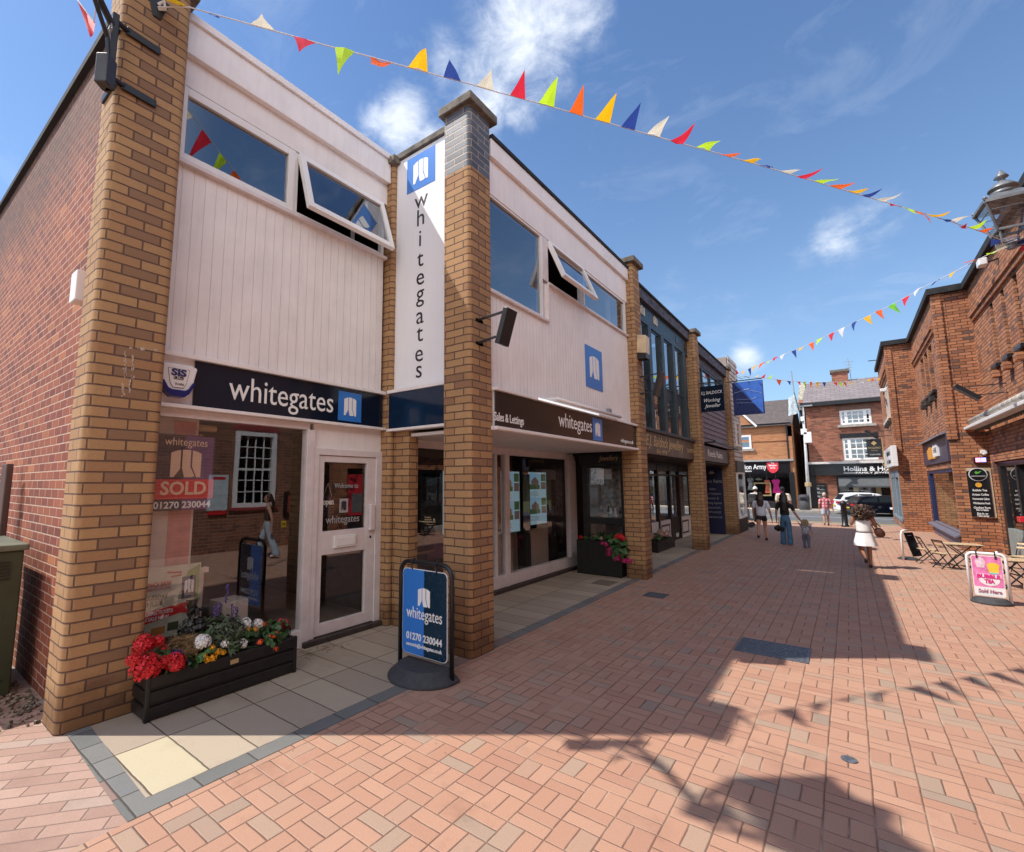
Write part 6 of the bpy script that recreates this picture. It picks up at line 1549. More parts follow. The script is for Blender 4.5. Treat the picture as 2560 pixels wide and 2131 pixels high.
F1 = Fl(zA, [('y', (185, 4), (285, 33), (170, -60)), ('n', (395, 66), (450, 90), (462, 106)), ('c', (625, 125), (748, 160), (680, 70)), ('r', (848, 190), (965, 228), (878, 265)), ('l', (1065, 248), (1168, 272), (1082, 386)),
  ('o', (1252, 296), (1365, 332), (1264, 362)), ('y', (1448, 355), (1552, 380), (1543, 245)), ('n', (1635, 406), (1727, 430), (1668, 300)), ('c', (1812, 450), (1898, 477), (1888, 355)), ('r', (1985, 500), (2065, 523), (2061, 370))]) + \
 Fl(zB, [('l', (308, 290), (388, 313), (410, 147)), ('o', (468, 337), (540, 356), (545, 200)), ('y', (603, 376), (682, 396), (718, 243)), ('n', (740, 415), (812, 435), (845, 280)), ('c', (876, 452), (944, 469), (995, 338)), ('r', (998, 487), (1066, 505), (1128, 412)), ('l', (1135, 523), (1203, 541), (1270, 466)),
  ('o', (1250, 555), (1320, 572), (1370, 566)), ('y', (1365, 588), (1428, 606), (1480, 596)), ('n', (1468, 617), (1520, 632), (1542, 625)), ('c', (1568, 646), (1625, 661), (1693, 645)), ('r', (1662, 676), (1712, 688), (1802, 636)), ('l', (1752, 699), (1800, 713), (1890, 678)), ('o', (1835, 723), (1895, 743), (1972, 702)), ('y', (1930, 749), (1985, 763), (2040, 750)), ('n', (2005, 772), (2045, 785), (2110, 750))]) + \
 Fl(zU, [('c', (90, 290), (150, 306), (280, 235)), ('r', (188, 320), (265, 342), (200, 316)), ('l', (275, 345), (345, 360), (412, 382)), ('o', (370, 378), (420, 395), (496, 455)), ('y', (455, 398), (540, 414), (628, 386)), ('n', (537, 428), (600, 452), (660, 458)), ('c', (610, 446), (680, 452), (788, 394)), ('r', (685, 478), (755, 502), (742, 474)), ('l', (757, 490), (830, 502), (895, 448)), ('o', (815, 516), (880, 530), (950, 502))]) 
cord1 = [zA(*p) for p in ((300, 38), (500, 95), (790, 175), (1020, 240), (1230, 293), (1410, 343), (1600, 395), (1780, 443), (1950, 492))] + [zB(*p) for p in ((100, 235), (280, 283), (440, 328), (580, 369), (710, 405), (850, 445), (970, 478), (1100, 514), (1230, 549), (1340, 580), (1450, 611), (1560, 643), (1740, 696), (1900, 743))] + [zU(*p) for p in ((20, 268), (170, 312), (360, 368), (500, 408), (600, 440), (750, 488), (860, 525))]
PT1 = at(395, 18, 0, -4.57); P1 = Vector((-4.57, PT1.y, PT1.z)); P2 = Vector((2.25, 10.7, 5.42))
bunting('long string of coloured pennants from the near pier across the sky to the street lantern', P1, P2, cord1, F1, .40, zA)
F2 = Fl(zC, [('l', (1920, 182), (1838, 205), (1852, 226)), ('o', (1778, 248), (1705, 270), (1664, 262)), ('y', (1640, 320), (1590, 345), (1575, 370)), ('n', (1520, 378), (1480, 400), (1443, 436)), ('w', (1395, 433), (1340, 470), (1338, 498)), ('r', (1310, 490), (1255, 521), (1283, 573)), ('g', (1212, 545), (1160, 572), (1236, 618)), ('o', (1118, 590), (1070, 610), (1138, 660)), ('y', (1040, 630), (988, 654), (1048, 696)), ('n', (945, 672), (908, 692), (920, 738)), ('w', (862, 712), (815, 736), (845, 783)), ('r', (795, 744), (750, 768), (763, 808)), ('l', (708, 784), (668, 802), (673, 842)), ('o', (650, 812), (612, 828), (640, 878)), ('y', (580, 846), (545, 860), (540, 882)), ('n', (525, 866), (492, 880), (525, 928)), ('w', (455, 894), (415, 915), (417, 933)), ('r', (400, 915), (362, 932), (370, 946)), ('l', (358, 938), (325, 955), (312, 975)), ('o', (315, 950), (275, 970), (265, 998)), ('y', (258, 972), (230, 986), (221, 1016)), ('n', (215, 990), (192, 1002), (206, 1056)), ('y', (170, 1012), (148, 1022), (160, 1048)), ('r', (128, 1032), (108, 1042), (112, 1008))])
cord2 = [zC(*p) for p in ((1820, 228), (1690, 295), (1560, 362), (1420, 430), (1320, 487), (1150, 577), (960, 668), (730, 775), (600, 838), (470, 890), (340, 948), (200, 1000))]
P3 = Vector((-2.9, 19.2, 5.6)); P3 = at(*zC(100, 1045), 1, 19.2)
bunting('string of coloured pennants sloping down from the street lantern to the far left roofs', P2, P3, cord2, F2, .36, zC)
F3 = Fl(zC, [('c', (240, 1060), (262, 1062), (270, 1036)), ('r', (282, 1063), (305, 1066), (320, 1036)), ('l', (325, 1068), (350, 1070), (366, 1038)), ('o', (385, 1074), (425, 1080), (416, 1118)), ('n', (460, 1085), (488, 1088), (490, 1112)), ('r', (535, 1090), (556, 1090), (553, 1120)), ('l', (573, 1092), (596, 1092), (584, 1126)), ('o', (617, 1093), (637, 1093), (629, 1136)), ('y', (662, 1095), (683, 1095), (672, 1138)), ('n', (703, 1094), (733, 1094), (725, 1125)), ('w', (742, 1095), (757, 1095), (752, 1132)), ('r', (778, 1095), (808, 1095), (812, 1120)), ('l', (812, 1096), (842, 1096), (850, 1128)), ('o', (850, 1095), (872, 1095), (876, 1133)), ('y', (888, 1093), (912, 1093), (922, 1117)), ('w', (960, 1091), (990, 1090), (996, 1103)), ('y', (1010, 1088), (1038, 1085), (1034, 1070)), ('o', (1042, 1085), (1068, 1082), (1052, 1062)), ('y', (1080, 1081), (1108, 1078), (1112, 1059))])
cord3 = [zC(*p) for p in ((200, 1055), (360, 1071), (500, 1088), (600, 1092), (760, 1095), (920, 1092), (1040, 1085))]
P4 = at(*zC(1112, 1076), 0, 1.5)
bunting('sagging string of small pennants between the far left roofs and the brick corner', P3 + Vector((0, 0, -.02)), P4, cord3, F3, .30, zC, .01)
zB1 = Z(0, 0, 2.731)
bunting('single red pennant on a cord running left from the black corner lantern bracket', Vector((-4.42, .86, 5.78)), Vector((-9.5, -1.2, 8.6)), [zB1(640, 150), zB1(525, -5)], Fl(zB1, [('r', (527, 0), (650, 158), (620, 268))]), .42, zB1)
# loose ends wound round the lantern bracket
s = thing('bunting', 'loose tangle of pennants wound round the street lantern bracket', 'bunting', (2.25, 10.7, 5.4))
b = MB()
for k in range(3): b.tube([(2.25 + .1 * math.cos(a * 1.3 + k), 10.7 + .1 * math.sin(a * 1.3 + k), 5.36 + .05 * k + .02 * a) for a in range(7)], .008, 5)
b.build('cord', CORD, s)
for k, (cx, cz, kk) in enumerate(((2.1, 5.42, 'n'), (2.16, 5.33, 'c'), (2.38, 5.36, 'n'), (2.42, 5.27, 'r'))):
    MB().prism([(0, 0), (.16, .05), (.02, .12)], (cx - .08, 10.62 + k * .03, cz), UX, UZ, UY, .004).build('flag', FM[kk], s)
# ================================================================ people
def skin_mesh(name, verts, edges, radii, mat, parent, lv=2, root=0, flat=None):
    me = bpy.data.meshes.new(name); me.from_pydata([tuple(v) for v in verts], edges, [])
    ob = bpy.data.objects.new('tmp_skin', me); COL.objects.link(ob)
    md = ob.modifiers.new('s', 'SKIN'); md.use_smooth_shade = True; md.branch_smoothing = .5
    for i, r in enumerate(radii):
        sv = me.skin_vertices[0].data[i]; sv.radius = r if isinstance(r, (tuple, list)) else (r, r); sv.use_root = (i == root)
    ss = ob.modifiers.new('u', 'SUBSURF'); ss.levels = lv; ss.render_levels = lv
    bpy.context.view_layer.update()
    dg = bpy.context.evaluated_depsgraph_get()
    out = bpy.data.meshes.new_from_object(ob.evaluated_get(dg)); out.name = name
    bpy.data.objects.remove(ob); bpy.data.meshes.remove(me)
    out.materials.clear(); out.materials.append(mat)
    out.polygons.foreach_set('use_smooth', [True] * len(out.polygons))
    o = bpy.data.objects.new(name, out); COL.objects.link(o)
    if parent is not None: o.parent = parent
    return o


def chain(V, E, Rr, pts, start=None):
    idx = []
    for p, r in pts:
        V.append(Vector(p)); Rr.append(r); i = len(V) - 1
        if start is not None: E.append((start, i))
        start = i; idx.append(i)
    return idx


def person(label, loc, yaw, H, pose, parts, skin, wide=1.0):
    """local frame: facing +y, x to the figure's right. pose gives hand and foot offsets in units of H"""
    s = thing('person', label, 'person', loc); s.rotation_euler = (0, 0, yaw)
    P = dict(lf=(-.055, .10, 0), rf=(.055, -.10, .04), lk=None, rk=None, lh=(-.17, .02, .43), rh=(.17, .02, .43), le=None, re=None, head=0.0)
    P.update(pose); w = wide
    hip, chest, sh, neck = .515, .72, .80, .855
    V, E, Q = [], [], []
    def add(p, r): V.append(Vector(p)); Q.append(r); return len(V) - 1
    pel = add((0, 0, hip), (.072 * w, .062 * w)); wa = add((0, 0, .61), (.066 * w, .05 * w)); ch = add((0, 0, chest), (.085 * w, .058 * w)); st = add((0, -.005, sh), (.055 * w, .045)); nk = add((0, 0, neck), .027)
    hd = add((P['head'], .004, .905), .025); E += [(pel, wa), (wa, ch), (ch, st), (st, nk), (nk, hd)]
    J = {}
    for sd, fk, kk, hk, ek in ((-1, 'lf', 'lk', 'lh', 'le'), (1, 'rf', 'rk', 'rh', 're')):
        f = Vector(P[fk]); h0 = Vector((sd * .045 * w, 0, hip - .03)); an = f + Vector((0, -.01, .045))
        k_ = Vector(P[kk]) if P[kk] else (h0 + an) / 2 + Vector((0, .022, .0)); k_.z = k_.z if P[kk] else .285 + f.z * .5
        a = add(h0, .058 * w); E.append((pel, a)); t = add(h0.lerp(k_, .5), .048 * w); kn = add(k_, .034); cf = add(k_.lerp(an, .35), .034); ank = add(an, .019); toe = add(f + Vector((0, .075, .018)), .016)
        E += [(a, t), (t, kn), (kn, cf), (cf, ank), (ank, toe)]
        S = Vector((sd * .10 * w, -.005, sh - .015)); hnd = Vector(P[hk]); el = Vector(P[ek]) if P[ek] else (S + hnd) / 2 + Vector((sd * .012, -.025, 0))
        a = add(S, .036 * w); E.append((st, a)); e_ = add(el, .023); wr = add(el.lerp(hnd, .88), .0145); pm = add(hnd + (hnd - el).normalized() * .012, (.018, .010)); E += [(a, e_), (e_, wr), (wr, pm)]
        J[sd] = (h0, k_, an, f, S, el, hnd)
        dirn_ = (hnd - el).normalized(); side = Vector((0, 1, 0)) if abs(dirn_.y) < .8 else Vector((0, 0, 1))
        side = (side - dirn_ * side.dot(dirn_)).normalized()
        for q, (o_, ln) in enumerate(((-.011, .038), (-.0035, .044), (.004, .042), (.011, .034))):
            b0 = V[pm] + side * o_ + dirn_ * .014; m1 = add(b0, .0055); m2 = add(b0 + dirn_ * ln * .55 + Vector((-sd * .004, 0, 0)), .0048); m3 = add(b0 + dirn_ * ln * .9 + Vector((-sd * .010, 0, 0)), .0038)
            E += [(pm, m1), (m1, m2), (m2, m3)]
        t1 = add(V[wr].lerp(V[pm], .5) + side * .018, .0062); t2 = add(V[pm] + side * .026 + dirn_ * .018, .005); E += [(wr, t1), (t1, t2)]
    sc = lambda L_: [v * H for v in L_]
    sr = lambda L_: [(r[0] * H, r[1] * H) if isinstance(r, tuple) else r * H for r in L_]
    bo = skin_mesh('body', sc(V), E, sr(Q), skin, s)
    hb = MB(); hx = P['head']
    hb.ball(Vector((hx, .010, .925)) * H, .056 * H, 16, sq=(.80, .98, 1.26)).ball(Vector((hx, .028, .885)) * H, .034 * H, 12, sq=(.9, 1, .9)).ball(Vector((hx, .066, .915)) * H, .009 * H, 8, sq=(.8, 1.1, 1.4))
    for sd in (-1, 1): hb.ball(Vector((hx + sd * .047, .006, .917)) * H, .013 * H, 8, sq=(.4, .8, 1.25)).ball(Vector((hx + sd * .018, .058, .928)) * H, .007 * H, 8, sq=(1.2, .6, .7))
    hb.ball(Vector((hx, .060, .888)) * H, .010 * H, 8, sq=(1.5, .5, .5))
    bm = bmesh.new(); bm.from_mesh(bo.data); hm = bpy.data.meshes.new('h'); hm.from_pydata([tuple(v) for v in hb.v], [], hb.f); bm.from_mesh(hm)
    bmesh.ops.recalc_face_normals(bm, faces=bm.faces); bm.to_mesh(bo.data); bm.free(); bpy.data.meshes.remove(hm)
    bo.data.polygons.foreach_set('use_smooth', [True] * len(bo.data.polygons))
    for kind, mat, opt in parts:
        V2, E2, Q2 = [], [], []
        if kind in ('shirt', 'tank', 'dress'):
            hem = opt.get('hem', .50); loose = opt.get('loose', 1.12)
            c = chain(V2, E2, Q2, [((0, 0, hem), (.088 * w * loose, .075 * w * loose)), ((0, 0, .60), (.077 * w * loose, .063 * w * loose)), ((0, 0, chest), (.092 * w * loose, .068 * loose)), ((0, -.005, sh + .004), (.062 * w, .05)), ((0, -.002, sh + .03), (.036, .034))])
            if kind == 'shirt':
                ln = opt.get('sleeve', .55)
                for sd in (-1, 1):
                    h0, k_, an, f, S, el, hnd = J[sd]
                    chain(V2, E2, Q2, [(S, .045 * w * loose), (S.lerp(el, ln), .034 * loose), (S.lerp(el, ln + .35), .034 * loose)], c[3])
            skin_mesh(kind, sc(V2), E2, sr(Q2), mat, s, root=0)
            if kind == 'dress':
                b = MB(); n = 28; rings = []
                for i in range(6):
                    f_ = i / 5; zz = (.545 - .20 * f_) * H; ring = []
                    for k in range(n):
                        a = 2 * math.pi * k / n; wv_ = 1 + .07 * f_ * math.sin(a * 7 + 1.2) + .03 * f_ * math.sin(a * 13)
                        ring.append(Vector((math.cos(a) * (.092 + .045 * f_) * H * w * wv_, math.sin(a) * (.075 + .045 * f_) * H * w * wv_, zz)))
                    rings.append(ring)
                for i in range(5):
                    for k in range(n): b.poly([rings[i][k], rings[i][(k + 1) % n], rings[i + 1][(k + 1) % n], rings[i + 1][k]])
                o = b.build('skirt', mat, None, smooth=True, weld=.0001); o.parent = s
        elif kind in ('trousers', 'shorts'):
            p0 = chain(V2, E2, Q2, [((0, 0, .60), (.076 * w, .062 * w)), ((0, 0, hip - .005), (.084 * w, .074 * w))])
            fl = opt.get('flare', 1.0)
            for sd in (-1, 1):
                h0, k_, an, f, S, el, hnd = J[sd]
                pts_ = [(h0, .066 * w), (h0.lerp(k_, .55), .056 * w)]
                if kind == 'trousers': pts_ += [(k_, .043 * w * (1 + (fl - 1) * .4)), (k_.lerp(an, .55), .040 * fl), (an + Vector((0, 0, -.018)), .043 * fl), (an + Vector((0, .004, -.03)), .043 * fl)]
                else: pts_ = [(h0, .066 * w), (h0.lerp(k_, opt.get('len', .45)), .060 * w), (h0.lerp(k_, opt.get('len', .45) + .08), .060 * w)]
                chain(V2, E2, Q2, pts_, p0[1])
            skin_mesh(kind, sc(V2), E2, sr(Q2), mat, s, root=1)
        elif kind == 'shoes':
            for sd in (-1, 1):
                f = J[sd][3]; tilt = f.z * 5
                tz = .55 * f.z / .1
                b = MB().ball(Vector((0, 0, 0)), .03 * H, 12, sq=(.85, 2.1, .62)).ball(Vector((0, -.03 * H, .014 * H)), .026 * H, 10, sq=(.9, 1.1, 1.0))
                rm = Matrix.Rotation(-tz, 3, 'X')
                for v_ in b.v: v_[:] = rm @ v_ + (f + Vector((0, .028, .019))) * H
                o = b.build('shoe', mat, None, smooth=True); o.parent = s
        elif kind in ('hair', 'short_hair'):
            b = MB(); hx = P['head']
            b.ball(Vector((hx, -.006, .934)) * H, .062 * H, 16, sq=(.86, .96, 1.16))
            if kind == 'hair':
                ln = opt.get('len', .80); wd = opt.get('w', .05); n = 14; rings = []; zz = .95
                while zz > ln:
                    f_ = (.95 - zz) / (.95 - ln)
                    cy = -.020 - .048 * min(1, f_ * 2.2); rx = wd * (1 + .12 * math.sin(f_ * 3)) * (1 - .35 * f_ ** 4); ry = .040 - .018 * min(1, f_ * 1.6)
                    rings.append([Vector((hx + math.cos(2 * math.pi * k / n) * rx * (1 + .07 * math.sin(k * 2.7 + zz * 60)), cy + math.sin(2 * math.pi * k / n) * ry * (1 + .12 * math.sin(k * 3.9)), zz + .012 * math.sin(k * 5.1) * f_)) * H for k in range(n)]); zz -= .022
                for i in range(len(rings) - 1):
                    for k in range(n): b.poly([rings[i][k], rings[i][(k + 1) % n], rings[i + 1][(k + 1) % n], rings[i + 1][k]])
                b.poly(rings[-1]); b.poly(rings[0])
            o = b.build('hair', mat, None, smooth=True, weld=.0001); o.parent = s
        elif kind == 'curls':
            b = MB()
            for k in range(230):
                a = random.uniform(0, 2 * math.pi); zz = random.uniform(.78, .99); rr_ = .075 * math.sin(math.pi * min(1, max(.12, (1.01 - zz) / .26))) ** .6 * opt.get('s', 1)
                if math.sin(a) > .45 and zz < .93: continue
                c_ = Vector((math.cos(a) * rr_ * 1.15, math.sin(a) * rr_ - .012, zz)); r0 = random.uniform(.011, .018); ax_ = random.uniform(0, 6)
                pts_ = [c_ + Vector((math.cos(t * 1.1 + ax_) * r0, math.sin(t * 1.1 + ax_) * r0, -t * .0065)) for t in range(8)]
                b.tube([p * H for p in pts_], [.0055 * H, .0075 * H, .008 * H, .008 * H, .008 * H, .0075 * H, .006 * H, .003 * H], 5)
            b.ball(Vector((0, -.012, .905)) * H, .066 * H, 12, sq=(1, .95, 1.25))
            o = b.build('hair', mat, None, smooth=True); o.parent = s
        elif kind == 'cap':
            o = MB().ball(Vector((0, .0, .945)) * H, .066 * H, 16, sq=(.9, 1, .95)).build('cap', mat, None, smooth=True); o.parent = s
            o = MB().prism([(-.04, .04), (.04, .04), (.03, .1), (-.03, .1)], (0, 0, .952 * H), UX * H, UY * H, UZ, .008 * H).build('cap_peak', mat, None); o.parent = s
    return s


TEE = M('white_tee', (.66, .68, .76), .8, var=.06, scale=9); BLK = M('black_cloth', (.012, .012, .013), .8, var=.2); DENIM = M('blue_denim', (.07, .16, .27), .8, var=.22, scale=7)
BROWNH = M('brown_hair', (.045, .02, .011), .5, var=.5, scale=30); DARKH = M('dark_hair', (.012, .008, .007), .45, var=.4, scale=30); FAIRH = M('fair_hair', (.45, .33, .19), .6, var=.3, scale=30)
CURLH = M('curly_brown_hair', (.085, .045, .028), .5, var=.6, scale=25); WHITEC = M('white_dress_cotton', (.82, .81, .80), .8, var=.05, scale=12)
p9 = Z(1820, 1140, 5)
def gp(x, y): return at(*p9(x, y), 2, 0)
def hgt(g, x, y): return at(*p9(x, y), 1, g.y).z
g = gp(440, 1058); H = hgt(g, 470, 452)
person('person in loose white tee and black shorts with long brown hair', (g.x, g.y, 0), R(4), H,
       dict(lf=(-.075, -.10, .055), rf=(.06, .06, 0), lh=(-.15, .06, .50), rh=(.185, .0, .42)),
       [('shirt', TEE, dict(hem=.47, loose=1.22, sleeve=.5)), ('shorts', BLK, dict(len=.32)), ('shoes', BLK, {}), ('hair', BROWNH, dict(len=.70, w=.06))], MAT_SKIN, 1.05)
g = gp(740, 1115); H = hgt(g, 680, 455); gb = g
person('person in black tee and blue flared jeans holding a toddler by the hand', (g.x, g.y, 0), R(-4), H,
       dict(lf=(-.06, .04, 0), rf=(.065, -.05, .01), lh=(-.15, .04, .45), rh=(.27, .04, .42), re=(.17, -.01, .60)),
       [('shirt', BLK, dict(hem=.55, loose=1.08, sleeve=.45)), ('trousers', DENIM, dict(flare=1.25)), ('shoes', MAT_WHITE2, {}), ('hair', DARKH, dict(len=.64, w=.062))], MAT_SKIN, 1.0)
g = gp(988, 1152); H = hgt(g, 960, 790)
person('toddler in a grey patterned tee and grey trousers with fair curls, holding a hand up', (g.x, g.y, 0), R(0), H,
       dict(lf=(-.06, .02, 0), rf=(.07, -.05, .02), lh=(-.22, .02, .90), le=(-.15, -.01, .82), rh=(.20, -.02, .42)),
       [('shirt', M('grey_print_tee', (.42, .42, .46), .8, var=.5, scale=30), dict(hem=.44, loose=1.25, sleeve=.6)), ('trousers', M('grey_cotton', (.14, .145, .20), .8), dict(flare=1.15)), ('shoes', DARKH, {}), ('curls', FAIRH, dict(s=1.15))], MAT_SKIN, 1.35)
g = gp(1745, 1398); H = hgt(g, 1680, 600); gc = g
cw = person('person in a short white dress with a big mane of dark curls', (g.x, g.y, 0), R(3), H,
       dict(lf=(-.02, -.20, .10), lk=(-.05, -.01, .27), rf=(.045, .02, 0), lh=(-.09, .10, .80), le=(-.155, .0, .66), rh=(.14, .10, .66), re=(.155, .0, .64)),
       [('dress', WHITEC, dict(hem=.53, loose=1.16)), ('shoes', M('brown_sandal', (.06, .035, .03), .6), {}), ('curls', CURLH, dict(s=1.55))], MAT_SKIN2, 1.12)
q = at(*p9(1890, 950), 1, g.y)
s = thing('shoulder_bag', 'brown leather slouchy bag on the shoulder of the person in the white dress', 'bag', (q.x, g.y, q.z))
LEA = M('brown_leather', (.085, .028, .018), .35, var=.3, scale=14)
V2 = [Vector((q.x - .11, g.y, q.z - .05)), Vector((q.x, g.y, q.z - .02)), Vector((q.x + .12, g.y, q.z - .07)), Vector((q.x, g.y, q.z + .1))]
o = skin_mesh('bag_body', [v - Vector((q.x, g.y, q.z)) for v in V2], [(0, 1), (1, 2), (1, 3)], [.075, (.10, .075), .07, .045], LEA, s, root=1)
MB().tube([(q.x - .08, g.y, q.z + .04), (q.x - .20, g.y - .05, q.z + .38), (q.x - .22, g.y + .03, q.z + .40), (q.x + .03, g.y, q.z + .1)], .012, 6).build('strap', LEA, s)
g = gp(1238, 872); H = hgt(g, 1215, 460)
m_, nt_, b_, o_ = new_mat('pink_check')
x_, y_, z_ = nt_.sep(pos(nt_, True))[:3]
st_ = nt_.m('MAXIMUM', nt_.m('GREATER_THAN', nt_.m('FRACT', nt_.m('MULTIPLY', x_, 9.0)), .55), nt_.m('GREATER_THAN', nt_.m('FRACT', nt_.m('MULTIPLY', z_, 9.0)), .6))
nt_.put(b_.inputs['Base Color'], nt_.mix(st_, (.72, .50, .52), (.50, .09, .13))); b_.inputs['Roughness'].default_value = .8
person('man in a pink checked shirt and pale shorts with thin grey hair', (g.x, g.y, 0), R(10), H,
       dict(lf=(-.06, -.05, .02), rf=(.05, .05, 0), lh=(-.16, .03, .47), rh=(.19, .02, .47), re=(.17, -.03, .62)),
       [('shirt', m_, dict(hem=.47, loose=1.2, sleeve=.6)), ('shorts', M('pale_shorts', (.42, .43, .52), .8), dict(len=.75)), ('shoes', BROWNH, {}), ('short_hair', M('grey_hair', (.55, .42, .34), .6), {})], MAT_SKIN, 1.12)
# two people beyond, partly hidden
gq = at(*p9(370, 830), 2, 0); H = at(*p9(385, 385), 1, gq.y).z
person('person in a white cap and pale top carrying a dark backpack, beyond the white tee', (gq.x, gq.y, 0), R(8), H,
       dict(), [('shirt', M('pale_top', (.60, .58, .56), .8), dict(hem=.48, loose=1.15)), ('trousers', BLK, {}), ('shoes', BLK, {}), ('short_hair', BROWNH, {}), ('cap', MAT_WHITE2, {})], MAT_SKIN, 1.1)
s = thing('backpack', 'dark grey backpack on the person in the white cap', 'backpack', (gq.x - .12, gq.y - .2, .8 * H))
MB().box(gq.x - .27, gq.x + .05, gq.y - .32, gq.y - .10, .52 * H, .80 * H).build('pack', M('dark_nylon', (.03, .03, .035), .7), s, bevel=.05, seg=3)
MB().box(gq.x - .22, gq.x, gq.y - .37, gq.y - .32, .55 * H, .67 * H).build('pocket', M('dark_nylon_pocket', (.04, .04, .045), .7), s, bevel=.02)
gq = at(*p9(715, 850), 2, 0); H = at(*p9(690, 388), 1, gq.y).z
person('person in a dark cap and cream top, half hidden beyond the black tee', (gq.x, gq.y, 0), R(-5), H,
       dict(rh=(.19, 0, .45)), [('shirt', M('cream_top', (.62, .56, .45), .8), dict(hem=.47, loose=1.3, sleeve=.7)), ('trousers', M('grey_trousers', (.2, .2, .22), .8), {}), ('shoes', BLK, {}), ('short_hair', DARKH, {}), ('cap', BLK, {})], MAT_SKIN, 1.2)
# pushchair / mobility frame at the corner of the end shop
gw = gp(300, 900)
s = thing('pushchair', 'dark pushchair with patterned seat by the corner of the end shop', 'pushchair', (gw.x, gw.y, 0))
b = MB().bar((gw.x - .45, gw.y, .0), (gw.x - .1, gw.y + .2, .9), .035).bar((gw.x - .1, gw.y, .06), (gw.x - .42, gw.y + .2, .62), .03).bar((gw.x - .1, gw.y + .5, .06), (gw.x - .42, gw.y + .5, .62), .03).bar((gw.x - .1, gw.y + .2, .9), (gw.x - .1, gw.y + .55, .9), .035)
b.build('frame', MAT_BLACK, s)
MB().prism([(-.42, .32), (0.02, .26), (.05, .32), (-.1, .36), (-.12, .72), (-.2, .72), (-.24, .42), (-.42, .38)], (gw.x, gw.y + .1, 0), UX, UZ, UY, .4).build('seat', M('mottled_fabric', (.20, .20, .20), .8, var=.9, scale=22), s, bevel=.02)
for dx_ in (-.42, -.05):
    for dy_ in (.05, .5):
        MB().tube([(gw.x + dx_, gw.y + dy_ - .02, .1), (gw.x + dx_, gw.y + dy_ + .02, .1)], .1, 16).build('wheel', MAT_RUBBER, s)
gh = gp(620, 920)
s = thing('toy_dog', 'small black bundle on straps carried low beside the blue jeans', 'bag', (gh.x, gh.y, .12))
s.name = 'carried_bag'; s['label'] = 'small black bag hanging low on a strap beside the blue jeans'
gh = at(*p9(622, 905), 1, gb.y)
MB().ball((gh.x, gb.y, gh.z), .085, 10, jit=.25).ball((gh.x + .1, gb.y, gh.z - .01), .07, 10, jit=.25).build('bag_body', BLK, s)
MB().tube([(gh.x + .03, gb.y, gh.z + .06), (gh.x + .05, gb.y, gh.z + .32)], .01, 6).build('strap', BLK, s)
# passer-by on the near right, met in the window reflection
person('person in a brown vest and wide pale jeans walking past the old brick building', (1.38, 6.35, 0), R(-150), 1.55,
       dict(lf=(-.06, .14, 0), rf=(.06, -.13, .03), lh=(-.15, .08, .45), rh=(.16, -.06, .45)),
       [('tank', M('brown_vest', (.06, .04, .03), .8), dict(hem=.58, loose=1.02)), ('trousers', M('pale_denim', (.36, .43, .50), .8, var=.1), dict(flare=1.6)), ('shoes', MAT_WHITE2, {}), ('hair', BROWNH, dict(len=.74, w=.045))], MAT_SKIN, .92) if True else None
# ================================================================ planters and flowers
LEAFM = M('geranium_leaf', (.035, .095, .022), .55, var=.5, scale=25); LEAFD = M('dark_leaf', (.02, .018, .016), .5, var=.6, scale=25); LEAFG = M('grey_green_leaf', (.07, .10, .05), .6, var=.4, scale=25); STRAW = M('dry_straw', (.27, .175, .08), .8, var=.5, scale=30)
PETR = M('red_petal', (.62, .012, .02), .5, var=.25, scale=60); PETW = M('white_petal', (.82, .82, .80), .5, var=.05); PETY = M('yellow_petal', (.85, .38, .01), .5, var=.15); PETP = M('pink_petal', (.68, .03, .10), .5, var=.2, scale=50); PETV = M('violet_petal', (.07, .03, .20), .5, var=.3); PETM = M('magenta_petal', (.5, .02, .14), .5, var=.2); PETO = M('orange_petal', (.75, .10, .02), .5, var=.2); PETL = M('pale_pink_petal', (.55, .34, .30), .5, var=.2)
def leaves(name, c, r, n, size, mat, parent, sq=(1, 1, .7), round_=True):
    b = MB(); c = Vector(c)
    for k in range(n):
        a = random.uniform(0, 2 * math.pi); ph = random.uniform(-1, 1); q = r * random.uniform(.25, 1) ** .5
        p = c + Vector((math.cos(a) * q * math.sqrt(1 - ph * ph) * sq[0], math.sin(a) * q * math.sqrt(1 - ph * ph) * sq[1], ph * q * sq[2]))
        n_ = ((p - c).normalized() + Vector((random.uniform(-.6, .6), random.uniform(-.6, .6), random.uniform(0, .9)))).normalized()
        u = n_.cross(Vector((random.uniform(-1, 1), random.uniform(-1, 1), random.uniform(-1, 1)))).normalized(); v = n_.cross(u); s = size * random.uniform(.6, 1.25)
        if round_:
            b.poly([p + (u * math.cos(t) + v * math.sin(t)) * s * (1 if t else .55) + n_ * (.15 * s * math.cos(2 * t)) for t in [2 * math.pi * i / 7 for i in range(7)]])
        else:
            b.poly([p - u * s * 1.2, p + v * s * .32, p + u * s * 1.2, p - v * s * .32])
    return b.build(name, mat, parent)
def flower_ball(c, r, n, mat, parent, name='flower_head'):
    b = MB(); c = Vector(c)
    for k in range(n):
        z = 1 - 2 * (k + .5) / n * .82; a = k * 2.39996; q = math.sqrt(max(0, 1 - z * z))
        d = Vector((math.cos(a) * q, math.sin(a) * q, z)); p = c + d * r * random.uniform(.72, 1.14)
        u = d.cross(Vector((.3, .8, .5))).normalized(); v = d.cross(u); s = r * .34
        for j in range(4):
            t0 = j * math.pi / 2 + random.uniform(-.3, .3)
            e = u * math.cos(t0) + v * math.sin(t0); f = d.cross(e)
            b.poly([p, p + e * s * .8 + f * s * .5 + d * s * .25, p + e * s * 1.1 + d * s * .15, p + e * s * .8 - f * s * .5 + d * s * .25])
    b.ball(c, r * .66, 8, jit=.15)
    return b.build(name, mat, parent)
